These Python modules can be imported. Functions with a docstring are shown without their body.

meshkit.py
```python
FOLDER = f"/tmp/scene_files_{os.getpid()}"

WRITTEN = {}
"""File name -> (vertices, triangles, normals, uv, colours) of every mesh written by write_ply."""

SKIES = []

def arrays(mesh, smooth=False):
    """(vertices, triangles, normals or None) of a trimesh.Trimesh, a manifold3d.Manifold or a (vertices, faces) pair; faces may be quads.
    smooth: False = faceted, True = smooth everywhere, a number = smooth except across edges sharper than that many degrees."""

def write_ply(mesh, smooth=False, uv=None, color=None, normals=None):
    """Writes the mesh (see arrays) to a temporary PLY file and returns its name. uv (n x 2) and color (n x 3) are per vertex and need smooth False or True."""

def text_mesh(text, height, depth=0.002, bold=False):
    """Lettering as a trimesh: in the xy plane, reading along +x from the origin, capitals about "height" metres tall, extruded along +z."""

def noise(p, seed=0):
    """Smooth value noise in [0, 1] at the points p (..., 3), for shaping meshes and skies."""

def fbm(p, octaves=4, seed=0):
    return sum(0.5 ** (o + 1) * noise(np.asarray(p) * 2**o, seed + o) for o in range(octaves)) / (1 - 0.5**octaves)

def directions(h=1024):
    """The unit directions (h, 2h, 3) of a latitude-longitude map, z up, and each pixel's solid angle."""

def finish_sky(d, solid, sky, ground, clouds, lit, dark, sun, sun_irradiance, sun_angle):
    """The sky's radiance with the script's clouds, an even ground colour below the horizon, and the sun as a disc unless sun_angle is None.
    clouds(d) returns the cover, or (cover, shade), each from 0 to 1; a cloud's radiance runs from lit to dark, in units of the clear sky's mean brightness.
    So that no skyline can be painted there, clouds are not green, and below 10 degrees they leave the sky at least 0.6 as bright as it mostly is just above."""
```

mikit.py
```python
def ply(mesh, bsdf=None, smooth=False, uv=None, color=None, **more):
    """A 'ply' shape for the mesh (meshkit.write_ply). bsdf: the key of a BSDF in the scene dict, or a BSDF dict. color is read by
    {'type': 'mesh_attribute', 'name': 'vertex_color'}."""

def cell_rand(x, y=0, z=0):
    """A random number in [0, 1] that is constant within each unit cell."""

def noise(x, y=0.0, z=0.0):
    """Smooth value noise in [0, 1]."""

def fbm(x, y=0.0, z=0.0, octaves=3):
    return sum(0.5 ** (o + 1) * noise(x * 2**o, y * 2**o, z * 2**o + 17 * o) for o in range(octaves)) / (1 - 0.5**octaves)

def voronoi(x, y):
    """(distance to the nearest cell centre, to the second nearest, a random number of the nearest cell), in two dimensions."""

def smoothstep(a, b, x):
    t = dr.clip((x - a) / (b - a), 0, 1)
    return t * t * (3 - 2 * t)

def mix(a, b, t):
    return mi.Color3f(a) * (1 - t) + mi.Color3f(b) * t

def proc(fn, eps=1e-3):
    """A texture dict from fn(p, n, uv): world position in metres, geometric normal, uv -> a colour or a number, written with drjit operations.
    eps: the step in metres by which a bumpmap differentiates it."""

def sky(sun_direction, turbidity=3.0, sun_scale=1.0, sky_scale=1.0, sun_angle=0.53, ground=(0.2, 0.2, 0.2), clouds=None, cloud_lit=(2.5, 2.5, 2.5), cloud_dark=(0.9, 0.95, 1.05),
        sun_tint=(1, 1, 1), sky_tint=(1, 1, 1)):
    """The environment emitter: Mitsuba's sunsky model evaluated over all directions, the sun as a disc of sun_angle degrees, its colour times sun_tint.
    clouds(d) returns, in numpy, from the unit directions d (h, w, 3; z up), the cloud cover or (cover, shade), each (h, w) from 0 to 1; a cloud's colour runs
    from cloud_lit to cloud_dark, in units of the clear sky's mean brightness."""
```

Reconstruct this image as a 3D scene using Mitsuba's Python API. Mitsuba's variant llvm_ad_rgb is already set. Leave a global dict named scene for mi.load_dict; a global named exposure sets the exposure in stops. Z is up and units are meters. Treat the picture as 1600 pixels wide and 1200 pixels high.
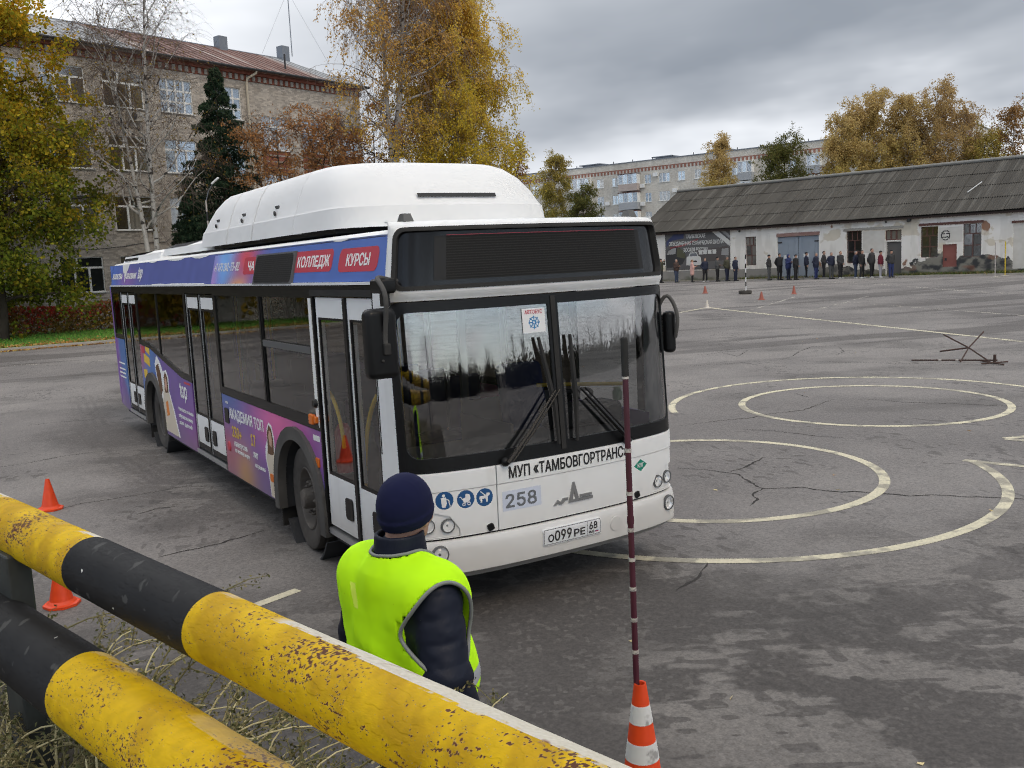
import math, random
import numpy as np
import trimesh
import drjit as dr
import mitsuba as mi
import manifold3d as m3
from shapely.geometry import Polygon, box as sbox, Point, LineString
from shapely import affinity
from shapely.ops import unary_union
import meshkit, mikit
from mikit import proc, noise, fbm, voronoi, cell_rand, smoothstep, mix

T = mi.ScalarTransform4f
scene = {'type': 'scene'}
labels = {}

# ------------------------------------------------------------------ camera, sky, exposure
exposure = 2.72
EYE = np.array([0.0, 0.0, 2.605])
FWD = np.array([0.0, 0.99126769, -0.13186494])
UP = np.array([0.04741638, 0.13171662, 0.99015273])
scene['camera'] = {'type': 'perspective', 'fov': 57.7, 'fov_axis': 'x', 'near_clip': 0.05, 'far_clip': 3000.0,
                   'to_world': T().look_at(origin=EYE.tolist(), target=(EYE + FWD).tolist(), up=UP.tolist())}


def clouds(d):
    """Overcast: brighter towards the zenith, a slate-grey bank across the middle of the view, pale breaks low down, torn blue gaps away from it."""
    x, y, z = d[..., 0], d[..., 1], np.maximum(d[..., 2], 0.0)
    el = np.degrees(np.arcsin(np.clip(z, 0, 1)))
    az = np.degrees(np.arctan2(x, y))
    R = np.array([[0.36, 0.48, -0.80], [-0.80, 0.60, 0.0], [0.48, 0.64, 0.60]])     # turns the noise's lattice out of the horizon
    big = meshkit.fbm((d * [2.2, 2.2, 6.0]) @ R + 3.1, 4, 5)
    fine = meshkit.fbm((d * [6.0, 6.0, 20.0]) @ R + 1.7, 5, 11)
    lum = 0.40 + 0.55 * z                                   # overcast: the zenith is brighter
    lum = lum * (0.50 + 0.86 * big + 0.42 * (fine - 0.5))
    side = np.exp(-((az - 28) / 46) ** 2)                   # the heavy bank of cloud, dark over a bright rim
    edge = 6.5 + 7.0 * (fine - 0.5) + 4.0 * (big - 0.5)
    bank = side * np.clip((el - edge) / 6.0, 0, 1) * np.clip((60 - el) / 25, 0, 1)
    lum = lum * (1 - 0.60 * bank) + 0.02 * bank
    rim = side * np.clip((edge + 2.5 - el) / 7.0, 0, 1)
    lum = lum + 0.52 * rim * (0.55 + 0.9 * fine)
    left = np.exp(-((az + 28) / 26) ** 2) * np.clip((el - 4) / 10, 0, 1) * np.clip((55 - el) / 25, 0, 1)
    lum = lum + 0.42 * left * (0.5 + fine)                  # thinner, brighter cloud to the left
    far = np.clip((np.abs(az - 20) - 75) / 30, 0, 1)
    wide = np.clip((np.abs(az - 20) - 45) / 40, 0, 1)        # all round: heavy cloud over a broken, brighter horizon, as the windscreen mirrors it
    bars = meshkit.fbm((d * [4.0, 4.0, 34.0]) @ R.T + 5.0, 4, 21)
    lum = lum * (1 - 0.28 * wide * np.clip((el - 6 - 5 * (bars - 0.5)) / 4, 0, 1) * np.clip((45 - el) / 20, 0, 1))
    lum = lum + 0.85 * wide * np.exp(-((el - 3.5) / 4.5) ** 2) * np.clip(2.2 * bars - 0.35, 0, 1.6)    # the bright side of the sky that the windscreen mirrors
    gap = far * np.clip((fine - 0.45) * 6, 0, 1) * np.clip((30 - el) / 10, 0, 1)
    gap = np.maximum(gap, wide * np.clip((0.60 - bars) * 7, 0, 1) * np.clip((el - 2.0) / 1.5, 0, 1) * np.clip((12 - el) / 4, 0, 1))
    return 1.0 - 0.9 * gap, np.clip(1 - lum / 1.5, 0, 1)


SUN = (0.35, -0.62, 0.70)
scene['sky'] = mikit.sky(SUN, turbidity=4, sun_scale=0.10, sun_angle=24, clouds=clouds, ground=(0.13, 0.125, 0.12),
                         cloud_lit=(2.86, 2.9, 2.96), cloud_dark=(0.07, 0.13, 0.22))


# ------------------------------------------------------------------ scene helpers
def numbered(name):
    taken = lambda k: k in scene or any(s.startswith(k + '__') for s in scene) or k in labels
    if not taken(name):
        return name
    k = 1
    while taken(f'{name}_{k:03d}'):
        k += 1
    return f'{name}_{k:03d}'


COUNT = {}


def part(parent, name, mesh, mat, smooth=False, **kw):
    """ONE entry of the scene: a part of parent (or a top-level object when parent is None)."""
    base = name if parent is None else f'{parent}__{name}'
    n = COUNT.get(base, 0)
    COUNT[base] = n + 1
    key = base if n == 0 else f'{base}_{n:03d}'
    scene[key] = mesh if isinstance(mesh, dict) else mikit.ply(mesh, mat, smooth=smooth, **kw)
    return key


def thing(name, label, cat, group=None):
    n = COUNT.get(name, 0)
    COUNT[name] = n + 1
    key = name if n == 0 else f'{name}_{n:03d}'
    tag(key, label, cat, group)
    return key


def tag(key, label=None, cat=None, group=None, kind=None):
    labels[key] = {k: v for k, v in (('label', label), ('category', cat), ('group', group), ('kind', kind)) if v}
    return key


def cat(ms):
    return trimesh.util.concatenate([m for m in ms if m is not None and len(m.faces)])


def box(c, s, R=None):
    m = trimesh.creation.box(extents=s)
    if R is not None:
        m.apply_transform(R)
    m.apply_translation(c)
    return m


def b2(x0, x1, y0, y1, z0, z1):
    return box(((x0 + x1) / 2, (y0 + y1) / 2, (z0 + z1) / 2), (x1 - x0, y1 - y0, z1 - z0))


def rbox(x0, x1, y0, y1, z0, z1, r=0.02, seg=8):
    pts = [m3.Manifold.sphere(r, seg).translate((x, y, z)) for x in (x0 + r, x1 - r) for y in (y0 + r, y1 - r) for z in (z0 + r, z1 - r)]
    return totri(m3.Manifold.batch_hull(pts))


def totri(m):
    a = m.to_mesh()
    return trimesh.Trimesh(np.array(a.vert_properties[:, :3]), np.array(a.tri_verts), process=False)


def rotz(a):
    return trimesh.transformations.rotation_matrix(a, [0, 0, 1])


def rot(a, ax):
    return trimesh.transformations.rotation_matrix(a, ax)


def xf(m, M):
    m = m.copy()
    m.apply_transform(M)
    return m


def mv(m, v):
    m = m.copy()
    m.apply_translation(v)
    return m


def tube(pts, radii, sides=6, cap=True):
    p = np.asarray(pts, float)
    n = len(p)
    t = np.gradient(p, axis=0)
    t /= np.linalg.norm(t, axis=1, keepdims=True) + 1e-12
    ref = np.where(np.abs(t[:, 2:]) < 0.9, [0, 0, 1.0], [1.0, 0, 0])
    a = np.cross(t, ref)
    for i in range(1, n):                        # carry the frame along so that the tube does not twist
        a[i] = a[i - 1] - t[i] * (a[i - 1] @ t[i])
    a /= np.linalg.norm(a, axis=1, keepdims=True) + 1e-12
    b = np.cross(t, a)
    ang = np.arange(sides) * 2 * np.pi / sides
    r = np.broadcast_to(radii, (n,))[:, None, None]
    v = (p[:, None] + r * (np.cos(ang)[None, :, None] * a[:, None] + np.sin(ang)[None, :, None] * b[:, None])).reshape(-1, 3)
    i, j = np.meshgrid(np.arange(n - 1), np.arange(sides), indexing='ij')
    q = np.stack([i * sides + j, i * sides + (j + 1) % sides, (i + 1) * sides + (j + 1) % sides, (i + 1) * sides + j], -1).reshape(-1, 4)
    f = np.vstack([q[:, [0, 1, 2]], q[:, [0, 2, 3]]])
    if cap:
        v = np.vstack([v, p[:1], p[-1:]])
        k = np.arange(sides)
        f = np.vstack([f, np.stack([(k + 1) % sides, k, np.full(sides, n * sides)], 1),
                       np.stack([(n - 1) * sides + k, (n - 1) * sides + (k + 1) % sides, np.full(sides, n * sides + 1)], 1)])
    return trimesh.Trimesh(v, f, process=False)


def spline(pts, n=16):
    from scipy.interpolate import CubicSpline
    p = np.asarray(pts, float)
    s = np.r_[0, np.cumsum(np.linalg.norm(np.diff(p, axis=0), axis=1))]
    return CubicSpline(s, p)(np.linspace(0, s[-1], n))


def lathe(profile, seg=32):
    """(radius, height) pairs turned about z."""
    p = np.asarray(profile, float)
    ang = np.arange(seg) * 2 * np.pi / seg
    v = np.stack([p[:, None, 0] * np.cos(ang), p[:, None, 0] * np.sin(ang), np.broadcast_to(p[:, None, 1], (len(p), seg))], -1).reshape(-1, 3)
    i, j = np.meshgrid(np.arange(len(p) - 1), np.arange(seg), indexing='ij')
    q = np.stack([i * seg + j, i * seg + (j + 1) % seg, (i + 1) * seg + (j + 1) % seg, (i + 1) * seg + j], -1).reshape(-1, 4)
    return trimesh.Trimesh(v, np.vstack([q[:, [0, 1, 2]], q[:, [0, 2, 3]]]), process=False)


def ex(poly, depth):
    """A shapely polygon extruded by depth along +z."""
    gs = [g for g in getattr(poly, 'geoms', [poly]) if g.geom_type == 'Polygon' and g.area > 1e-7]
    return cat([trimesh.creation.extrude_polygon(g, depth, engine='earcut') for g in gs])


def frame(O, X, Y, Z):
    M = np.eye(4)
    M[:3, 0], M[:3, 1], M[:3, 2], M[:3, 3] = X, Y, Z, O
    return M


def rrect(x0, y0, x1, y1, r):
    return sbox(x0 + r, y0 + r, x1 - r, y1 - r).buffer(r, quad_segs=5)


def text(s, h, depth=0.002, bold=True, width=None):
    """Lettering in the xy plane; width squeezes it to that many metres."""
    m = meshkit.text_mesh(s, h, depth, bold)
    lo, hi = m.bounds
    m.apply_translation([-lo[0], 0, 0])
    if width:
        m.apply_scale([width / (hi[0] - lo[0]), 1, 1])
    return m


def surfnet(fn, lo, hi, h):
    """A closed surface where fn(points) = 0 (negative inside): naive surface nets on a grid of step h."""
    lo, hi = np.asarray(lo, float), np.asarray(hi, float)
    n = np.ceil((hi - lo) / h).astype(int) + 1
    g = [lo[k] + h * np.arange(n[k]) for k in range(3)]
    P = np.stack(np.meshgrid(*g, indexing='ij'), -1)
    F = fn(P.reshape(-1, 3)).reshape(n)
    corners = np.array([[i, j, k] for i in (0, 1) for j in (0, 1) for k in (0, 1)])
    cell = n - 1
    V = np.stack([F[c[0]:c[0] + cell[0], c[1]:c[1] + cell[1], c[2]:c[2] + cell[2]] for c in corners], -1)
    act = (V.min(-1) < 0) & (V.max(-1) >= 0)
    idx = -np.ones(cell, int)
    ii = np.argwhere(act)
    idx[act] = np.arange(len(ii))
    vals = V[act]
    pos, cnt = np.zeros((len(ii), 3)), np.zeros(len(ii))
    for a in range(8):
        for b in range(a + 1, 8):
            if np.abs(corners[a] - corners[b]).sum() != 1:
                continue
            va, vb = vals[:, a], vals[:, b]
            cr = (va < 0) != (vb < 0)
            t = np.where(cr, va / np.where(cr, va - vb, 1), 0)
            pos += np.where(cr[:, None], corners[a] + t[:, None] * (corners[b] - corners[a]), 0)
            cnt += cr
    verts = lo + h * (ii + pos / cnt[:, None])
    quads = []
    S = F < 0
    for ax in range(3):
        u, w = [(1, 2), (2, 0), (0, 1)][ax]
        a = [slice(None)] * 3
        b = [slice(None)] * 3
        a[ax], b[ax] = slice(0, -1), slice(1, None)
        cr = S[tuple(a)] != S[tuple(b)]
        e = np.argwhere(cr)
        e = e[(e[:, u] > 0) & (e[:, w] > 0) & (e[:, u] < cell[u]) & (e[:, w] < cell[w])]
        du, dw = np.eye(3, dtype=int)[u], np.eye(3, dtype=int)[w]
        q = np.stack([idx[tuple((e - du - dw).T)], idx[tuple((e - dw).T)], idx[tuple(e.T)], idx[tuple((e - du).T)]], 1)
        ins = S[tuple(e.T)]
        q[~ins] = q[~ins][:, ::-1]
        quads.append(q)
    q = np.vstack(quads)
    q = q[(q >= 0).all(1)]
    return trimesh.Trimesh(verts, np.vstack([q[:, [0, 1, 2]], q[:, [0, 2, 3]]]), process=False)


def cap_sdf(P, a, b, ra, rb):
    a, b = np.asarray(a, float), np.asarray(b, float)
    d = b - a
    t = np.clip(((P - a) @ d) / max(d @ d, 1e-9), 0, 1)
    return np.linalg.norm(P - a - t[:, None] * d, axis=1) - (ra + (rb - ra) * t)


def ell_sdf(P, c, r):
    r = np.asarray(r, float)
    k = np.linalg.norm((P - c) / r, axis=1)
    return (k - 1) * r.min()


def smin(a, b, k):
    hh = np.clip(0.5 + 0.5 * (b - a) / k, 0, 1)
    return b + (a - b) * hh - k * hh * (1 - hh)


def submesh(m, mask):
    s = trimesh.Trimesh(m.vertices, m.faces[mask], process=False)
    s.remove_unreferenced_vertices()
    return s


# ------------------------------------------------------------------ plain materials
def mat(name, rgb, rough=0.6, spec=0.5, **kw):
    d = {'type': 'principled', 'base_color': {'type': 'rgb', 'value': list(rgb)} if not isinstance(rgb, dict) else rgb, 'roughness': rough, 'specular': spec, **kw}
    scene[name] = {'type': 'twosided', 'bsdf': d}
    return name


def srgb(r, g, b):
    return [((v / 255 + 0.055) / 1.055) ** 2.4 if v > 10 else v / 255 / 12.92 for v in (r, g, b)]
# ------------------------------------------------------------------ the ground
def gz(x, y):
    """The yard is flat and rises 0.3 m towards its far side."""
    t = np.clip((np.asarray(y, float) - 40) / 18, 0, 1)
    return 0.3 * t * t * (3 - 2 * t)


CRACKS = [[(1.96, 11.09), (2.2, 10.97), (2.43, 10.79), (2.59, 10.63), (2.62, 10.29), (2.68, 9.91), (3.0, 9.88), (3.11, 9.9), (3.3, 9.68), (3.64, 9.58), (3.85, 9.47), (4.05, 9.33), (4.3, 9.33), (4.61, 9.19), (4.84, 9.11), (5.05, 9.04), (5.6, 8.9)],
          [(2.54, 10.77), (2.77, 10.98), (3.1, 11.43)], [(2.68, 9.91), (2.51, 9.67), (2.51, 9.46), (2.38, 9.27)],
          [(2.5, 13.86), (3.16, 14.12), (3.72, 14.25), (4.02, 14.51), (4.63, 14.7), (5.27, 15.41), (5.46, 15.63)],
          [(5.99, 15.46), (6.23, 15.24), (6.4, 14.97), (6.95, 14.7), (7.54, 14.31), (7.84, 14.1)],
          [(3.34, 13.33), (3.77, 13.09), (4.17, 12.61), (4.47, 12.41)], [(5.06, 16.5), (5.15, 15.96)],
          [(6.28, 21.56), (6.75, 22.18), (7.24, 23.16), (7.87, 24.17), (8.47, 24.21), (8.85, 24.37), (9.94, 24.52), (11.16, 23.63)],
          [(8.47, 23.86), (8.18, 22.7), (7.75, 22.0)], [(6.66, 21.12), (7.54, 20.48), (8.59, 19.88), (10.32, 18.59)],
          [(4.03, 21.23), (4.67, 21.31), (5.38, 21.42), (5.6, 20.57)], [(4.71, 23.43), (5.4, 23.73), (5.59, 22.72), (6.16, 24.01)],
          [(-7.43, 13.16), (-7.15, 13.35), (-6.91, 13.63), (-6.71, 13.85), (-6.4, 13.97), (-6.23, 14.19)],
          [(-5.31, 10.45), (-5.14, 10.72), (-4.91, 10.84), (-4.64, 10.99), (-4.44, 11.12), (-4.2, 11.33), (-4.07, 11.41)],
          [(-4.24, 10.08), (-4.12, 10.28), (-3.89, 10.38)], [(-3.39, 8.44), (-3.3, 8.54), (-3.12, 8.66), (-2.94, 8.79), (-2.77, 8.98), (-2.58, 9.21)],
          [(1.6, 7.6), (1.45, 7.25), (1.2, 6.95)], [(-9.0, 17.0), (-8.3, 17.3), (-7.9, 17.2)]]
TRACK = [(-9.7, 20.87), (-8.57, 18.61), (-7.54, 16.57), (-6.58, 14.9), (-5.69, 13.38), (-5.06, 12.46), (-4.55, 11.76), (-4.05, 11.13)]


def seg_dist(x, y, pts):
    d = mi.Float(1e3)
    for (ax, ay), (bx, by) in zip(pts[:-1], pts[1:]):
        ux, uy = bx - ax, by - ay
        t = dr.clip(((x - ax) * ux + (y - ay) * uy) / (ux * ux + uy * uy), 0, 1)
        d = dr.minimum(d, dr.sqrt(dr.square(x - ax - t * ux) + dr.square(y - ay - t * uy)))
    return d


def asphalt(p, n, uv):
    x, y = p.x, p.y
    big = fbm(x * 0.22 + 3, y * 0.22, 0, 3)
    med = fbm(x * 1.1 + 7, y * 1.1 + 2, 0, 4)
    grit = noise(x * 48, y * 48) * 0.5 + noise(x * 110, y * 110) * 0.5
    col = mix((0.150, 0.140, 0.136), (0.205, 0.192, 0.184), smoothstep(0.3, 0.7, big * 0.6 + med * 0.4))
    # worn, damp tarmac close to the barrier and round the lorry lane, with dusty scuffs on it
    damp = smoothstep(8.9, 6.6, y - 0.10 * x + (med - 0.5) * 2.6 + (big - 0.5) * 3)
    damp = dr.maximum(damp, 0.75 * smoothstep(1.9, 0.7, seg_dist(x, y, [(-8.0, 21.5), (-6.2, 15.6), (-4.0, 12.3), (-1.9, 9.4), (0.0, 7.4)]) + (med - 0.5) * 1.8))
    col = mix(col, (0.062, 0.056, 0.053), damp * 0.86)
    dn = fbm(x * 1.3 + 31, y * 2.4 + 4, 0, 6)
    dust = smoothstep(0.495, 0.555, dn) * smoothstep(0.34, 0.50, big + 0.3 * (med - 0.5))
    dust = dust * (1 - smoothstep(0.66, 0.76, noise(x * 8 + 3, y * 15)) * 0.8)
    col = mix(col, (0.20, 0.186, 0.175), damp * dust * 0.72)
    speck = smoothstep(0.60, 0.75, noise(x * 30 + 5, y * 30)) * smoothstep(0.35, 0.6, fbm(x * 4, y * 4, 2.0, 3))
    col = mix(col, (0.22, 0.205, 0.19), speck * 0.22)
    # tyre marks and long streaks where wheels have polished the surface
    tr = seg_dist(x, y, TRACK)
    rib = 0.55 + 0.45 * dr.cos(tr * 42)
    col = mix(col, (0.055, 0.051, 0.05), smoothstep(0.40, 0.16, tr) * 0.36 * rib * smoothstep(0.25, 0.6, med))
    streak = fbm(x * 0.09 + y * 0.03, y * 0.75 - x * 0.25, 3.0, 3)
    col = mix(col, (0.085, 0.078, 0.075), smoothstep(0.54, 0.66, streak) * smoothstep(17, 27, y) * 0.7)
    col = mix(col, (0.07, 0.065, 0.062), smoothstep(0.55, 0.80, fbm(x * 0.5 + 50, y * 0.8, 0, 5)) * 0.5)
    flake = smoothstep(0.70, 0.80, noise(x * 14 + y * 3, y * 9 + 4)) * smoothstep(0.45, 0.8, noise(x * 1.2 + 9, y * 1.2))
    col = mix(col, (0.05, 0.046, 0.043), flake * 0.45)
    return col * (0.68 + 0.64 * grit)


def asphalt_bump(p, n, uv):
    return noise(p.x * 70, p.y * 70) * 0.004 + noise(p.x * 22, p.y * 22) * 0.004


scene['asphalt'] = {'type': 'bumpmap', 'scale': 1.0, 'arbitrary': proc(asphalt_bump, 2e-3),
                    'bsdf': {'type': 'principled', 'base_color': proc(asphalt), 'roughness': 0.75, 'specular': 0.45}}


def paint(p, n, uv):
    worn = fbm(p.x * 5, p.y * 5, 0, 3)
    return mix((0.55, 0.51, 0.38), (0.22, 0.205, 0.175), smoothstep(0.48, 0.68, worn) * 0.75) * (0.85 + 0.3 * noise(p.x * 60, p.y * 60))


mat('line_paint', proc(paint), 0.7)


def old_paint(p, n, uv):
    worn = fbm(p.x * 3, p.y * 3, 0, 4)
    return mix((0.34, 0.32, 0.28), (0.16, 0.15, 0.145), smoothstep(0.35, 0.6, worn))


mat('old_paint', proc(old_paint), 0.7)
mat('crack_fill', (0.038, 0.035, 0.033), 0.9)


def sheet(xs, ys, dz=0.0):
    X, Y = np.meshgrid(xs, ys, indexing='ij')
    v = np.stack([X, Y, gz(X, Y) + dz], -1).reshape(-1, 3)
    a, b = len(xs), len(ys)
    i, j = np.meshgrid(np.arange(a - 1), np.arange(b - 1), indexing='ij')
    q = np.stack([i * b + j, (i + 1) * b + j, (i + 1) * b + j + 1, i * b + j + 1], -1).reshape(-1, 4)
    return trimesh.Trimesh(v, np.vstack([q[:, [0, 1, 2]], q[:, [0, 2, 3]]]), process=False)


tag(part(None, 'ground', sheet(np.r_[-900, -300, -100, np.linspace(-50, 50, 21), 100, 300, 900], np.r_[-900, -200, -50, 0, 20, np.linspace(38, 60, 23), 80, 120, 300, 1500]), 'asphalt', True),
    'grey worn asphalt training yard with cracks and damp patches', kind='structure')


def ribbon(pts, w, dz=0.004, step=0.5, jitter=0.0, rng=None):
    p = np.asarray(pts, float)
    s = np.r_[0, np.cumsum(np.linalg.norm(np.diff(p, axis=0), axis=1))]
    m = max(2, int(s[-1] / step) + 1)
    u = np.linspace(0, s[-1], m)
    q = np.stack([np.interp(u, s, p[:, k]) for k in (0, 1)], 1)
    if jitter:
        q[1:-1] += rng.normal(0, jitter, (m - 2, 2))
    t = np.gradient(q, axis=0)
    t /= np.linalg.norm(t, axis=1, keepdims=True)
    nn = np.stack([-t[:, 1], t[:, 0]], 1)
    ww = np.broadcast_to(w, (m,)) if not callable(w) else w(u / s[-1])
    if jitter:
        ww = ww * rng.uniform(0.35, 1.5, m)
    L, R = q + nn * ww[:, None] / 2, q - nn * ww[:, None] / 2
    v = np.vstack([np.c_[L, gz(L[:, 0], L[:, 1]) + dz], np.c_[R, gz(R[:, 0], R[:, 1]) + dz]])
    k = np.arange(m - 1)
    f = np.vstack([np.stack([k, m + k, m + k + 1], 1), np.stack([k, m + k + 1, k + 1], 1)])
    return trimesh.Trimesh(v, f, process=False)


rng = np.random.default_rng(4)
for c in CRACKS:
    part('ground', 'crack', ribbon(c, lambda u: 0.028 * np.sin(np.pi * np.clip(u, 0.04, 0.96)) ** 0.5, 0.0025, 0.06, 0.010, rng), 'crack_fill')


def arc(c, r, a0, a1, w=0.115):
    t = np.radians(np.linspace(a0, a1, 96))
    return ribbon(np.stack([c[0] + r * np.cos(t), c[1] + r * np.sin(t)], 1), w, 0.004, 0.15)


C1, C2 = (5.861, 15.045), (2.197, 10.734)
part('ground', 'painted_line', arc(C1, 2.048, 0, 360), 'line_paint')
part('ground', 'painted_line', arc(C2, 2.002, 0, 360), 'line_paint')
part('ground', 'painted_line', arc(C1, 3.213, -80.7, 180), 'line_paint')
part('ground', 'painted_line', arc(C2, 3.191, 0.5, -261), 'line_paint')
for a, b, w in (((5.31, 10.79), (7.9, 8.4), 0.11), ((6.38, 11.85), (8.9, 9.3), 0.11), ((-2.32, 6.80), (-1.84, 7.37), 0.10)):
    part('ground', 'painted_line', ribbon([a, b], w), 'line_paint')
for a, b, w in (((9.2, 43.0), (12.76, 22.96), 0.15), ((5.0, 37.1), (9.2, 43.0), 0.15)):
    part('ground', 'painted_line', ribbon([a, b], w), 'line_paint')
for a, b, w in (((10.06, 39.5), (15.3, 48.5), 0.13), ((11.96, 37.35), (17.5, 45.3), 0.13), ((15.45, 41.93), (17.3, 28.5), 0.13),
                ((19.75, 62.0), (23.4, 40.0), 0.15), ((7.2, 46.9), (13.0, 44.6), 0.14), ((-10.5, 14.6), (-8.6, 13.7), 0.10), ((-19.5, 29.5), (-10.5, 30.5), 0.12)):
    part('ground', 'painted_line', ribbon([a, b], w), 'old_paint')

# lawn, kerb and paths along the school
mat('soil', proc(lambda p, n, uv: mix((0.07, 0.055, 0.035), (0.13, 0.10, 0.06), fbm(p.x * 3, p.y * 3, 0, 3))), 0.9)
mat('grass_base', proc(lambda p, n, uv: mix((0.05, 0.12, 0.018), (0.10, 0.18, 0.035), fbm(p.x * 2, p.y * 2, 0, 3))), 0.9)
mat('concrete', proc(lambda p, n, uv: mix((0.27, 0.25, 0.22), (0.40, 0.38, 0.34), fbm(p.x * 4, p.y * 4, p.z * 4, 4))), 0.85)
KERB = np.array([(-70.0, 3.9), (-19.9, 36.2), (-16.5, 38.4), (-8.0, 43.9), (2.0, 52.5), (10.0, 66.0)])
lawn = Polygon(np.vstack([KERB, [(0, 80), (-30, 60), (-90, 20)]]))
lm = trimesh.creation.extrude_polygon(lawn, 0.12, engine='earcut')
tag(part(None, 'lawn', mv(lm, (0, 0, 0.0)), 'grass_base'), 'strip of short green grass between the kerb and the red hedge', kind='structure')
km = []
for a, b in zip(KERB[:-1], KERB[1:]):
    L = np.linalg.norm(b - a)
    ang = math.atan2(*(b - a)[::-1])
    k = mv(xf(b2(0, L, -0.16, 0.0, -0.1, 0.135), rotz(ang)), (*a, 0))
    km.append(k)
tag(part(None, 'kerb', cat(km), 'concrete'), 'low concrete kerb along the grass strip', kind='structure')


def cards(pos, size, rng, up=0.0, col=None, aspect=0.6, normal=None):
    """Leaf-sized rhombi at pos, turned at random; col: a colour per leaf."""
    n = len(pos)
    d = rng.normal(size=(n, 3))
    d[:, 2] += up
    d /= np.linalg.norm(d, axis=1, keepdims=True)
    e = np.cross(d, rng.normal(size=(n, 3)) if normal is None else normal)
    e /= np.linalg.norm(e, axis=1, keepdims=True) + 1e-9
    s = (np.broadcast_to(size, (n,)) * rng.uniform(0.7, 1.3, n))[:, None]
    w = np.cross(d, e)
    v = np.stack([pos - d * s / 2, pos + e * s * aspect / 2 + w * s * 0.08, pos + d * s / 2, pos - e * s * aspect / 2 + w * s * 0.08], 1).reshape(-1, 3)
    k = np.arange(n)[:, None] * 4
    f = np.vstack([k + [0, 1, 2], k + [0, 2, 3]])
    return trimesh.Trimesh(v, f, process=False), (None if col is None else np.repeat(col, 4, axis=0))


scene['leaf'] = {'type': 'twosided', 'bsdf': {'type': 'principled', 'base_color': {'type': 'mesh_attribute', 'name': 'vertex_color'}, 'roughness': 0.7, 'specular': 0.25}}
scene['thin_leaf'] = {'type': 'principledthin', 'base_color': {'type': 'mesh_attribute', 'name': 'vertex_color'}, 'roughness': 0.7, 'diff_trans': 0.8, 'eta': 1.25}


def palette(n, rng, cols, weights=None):
    c = np.array(cols, float)
    w = None if weights is None else np.array(weights) / sum(weights)
    k = rng.choice(len(c), n, p=w)
    return c[k] * rng.uniform(0.75, 1.25, (n, 1))


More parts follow.
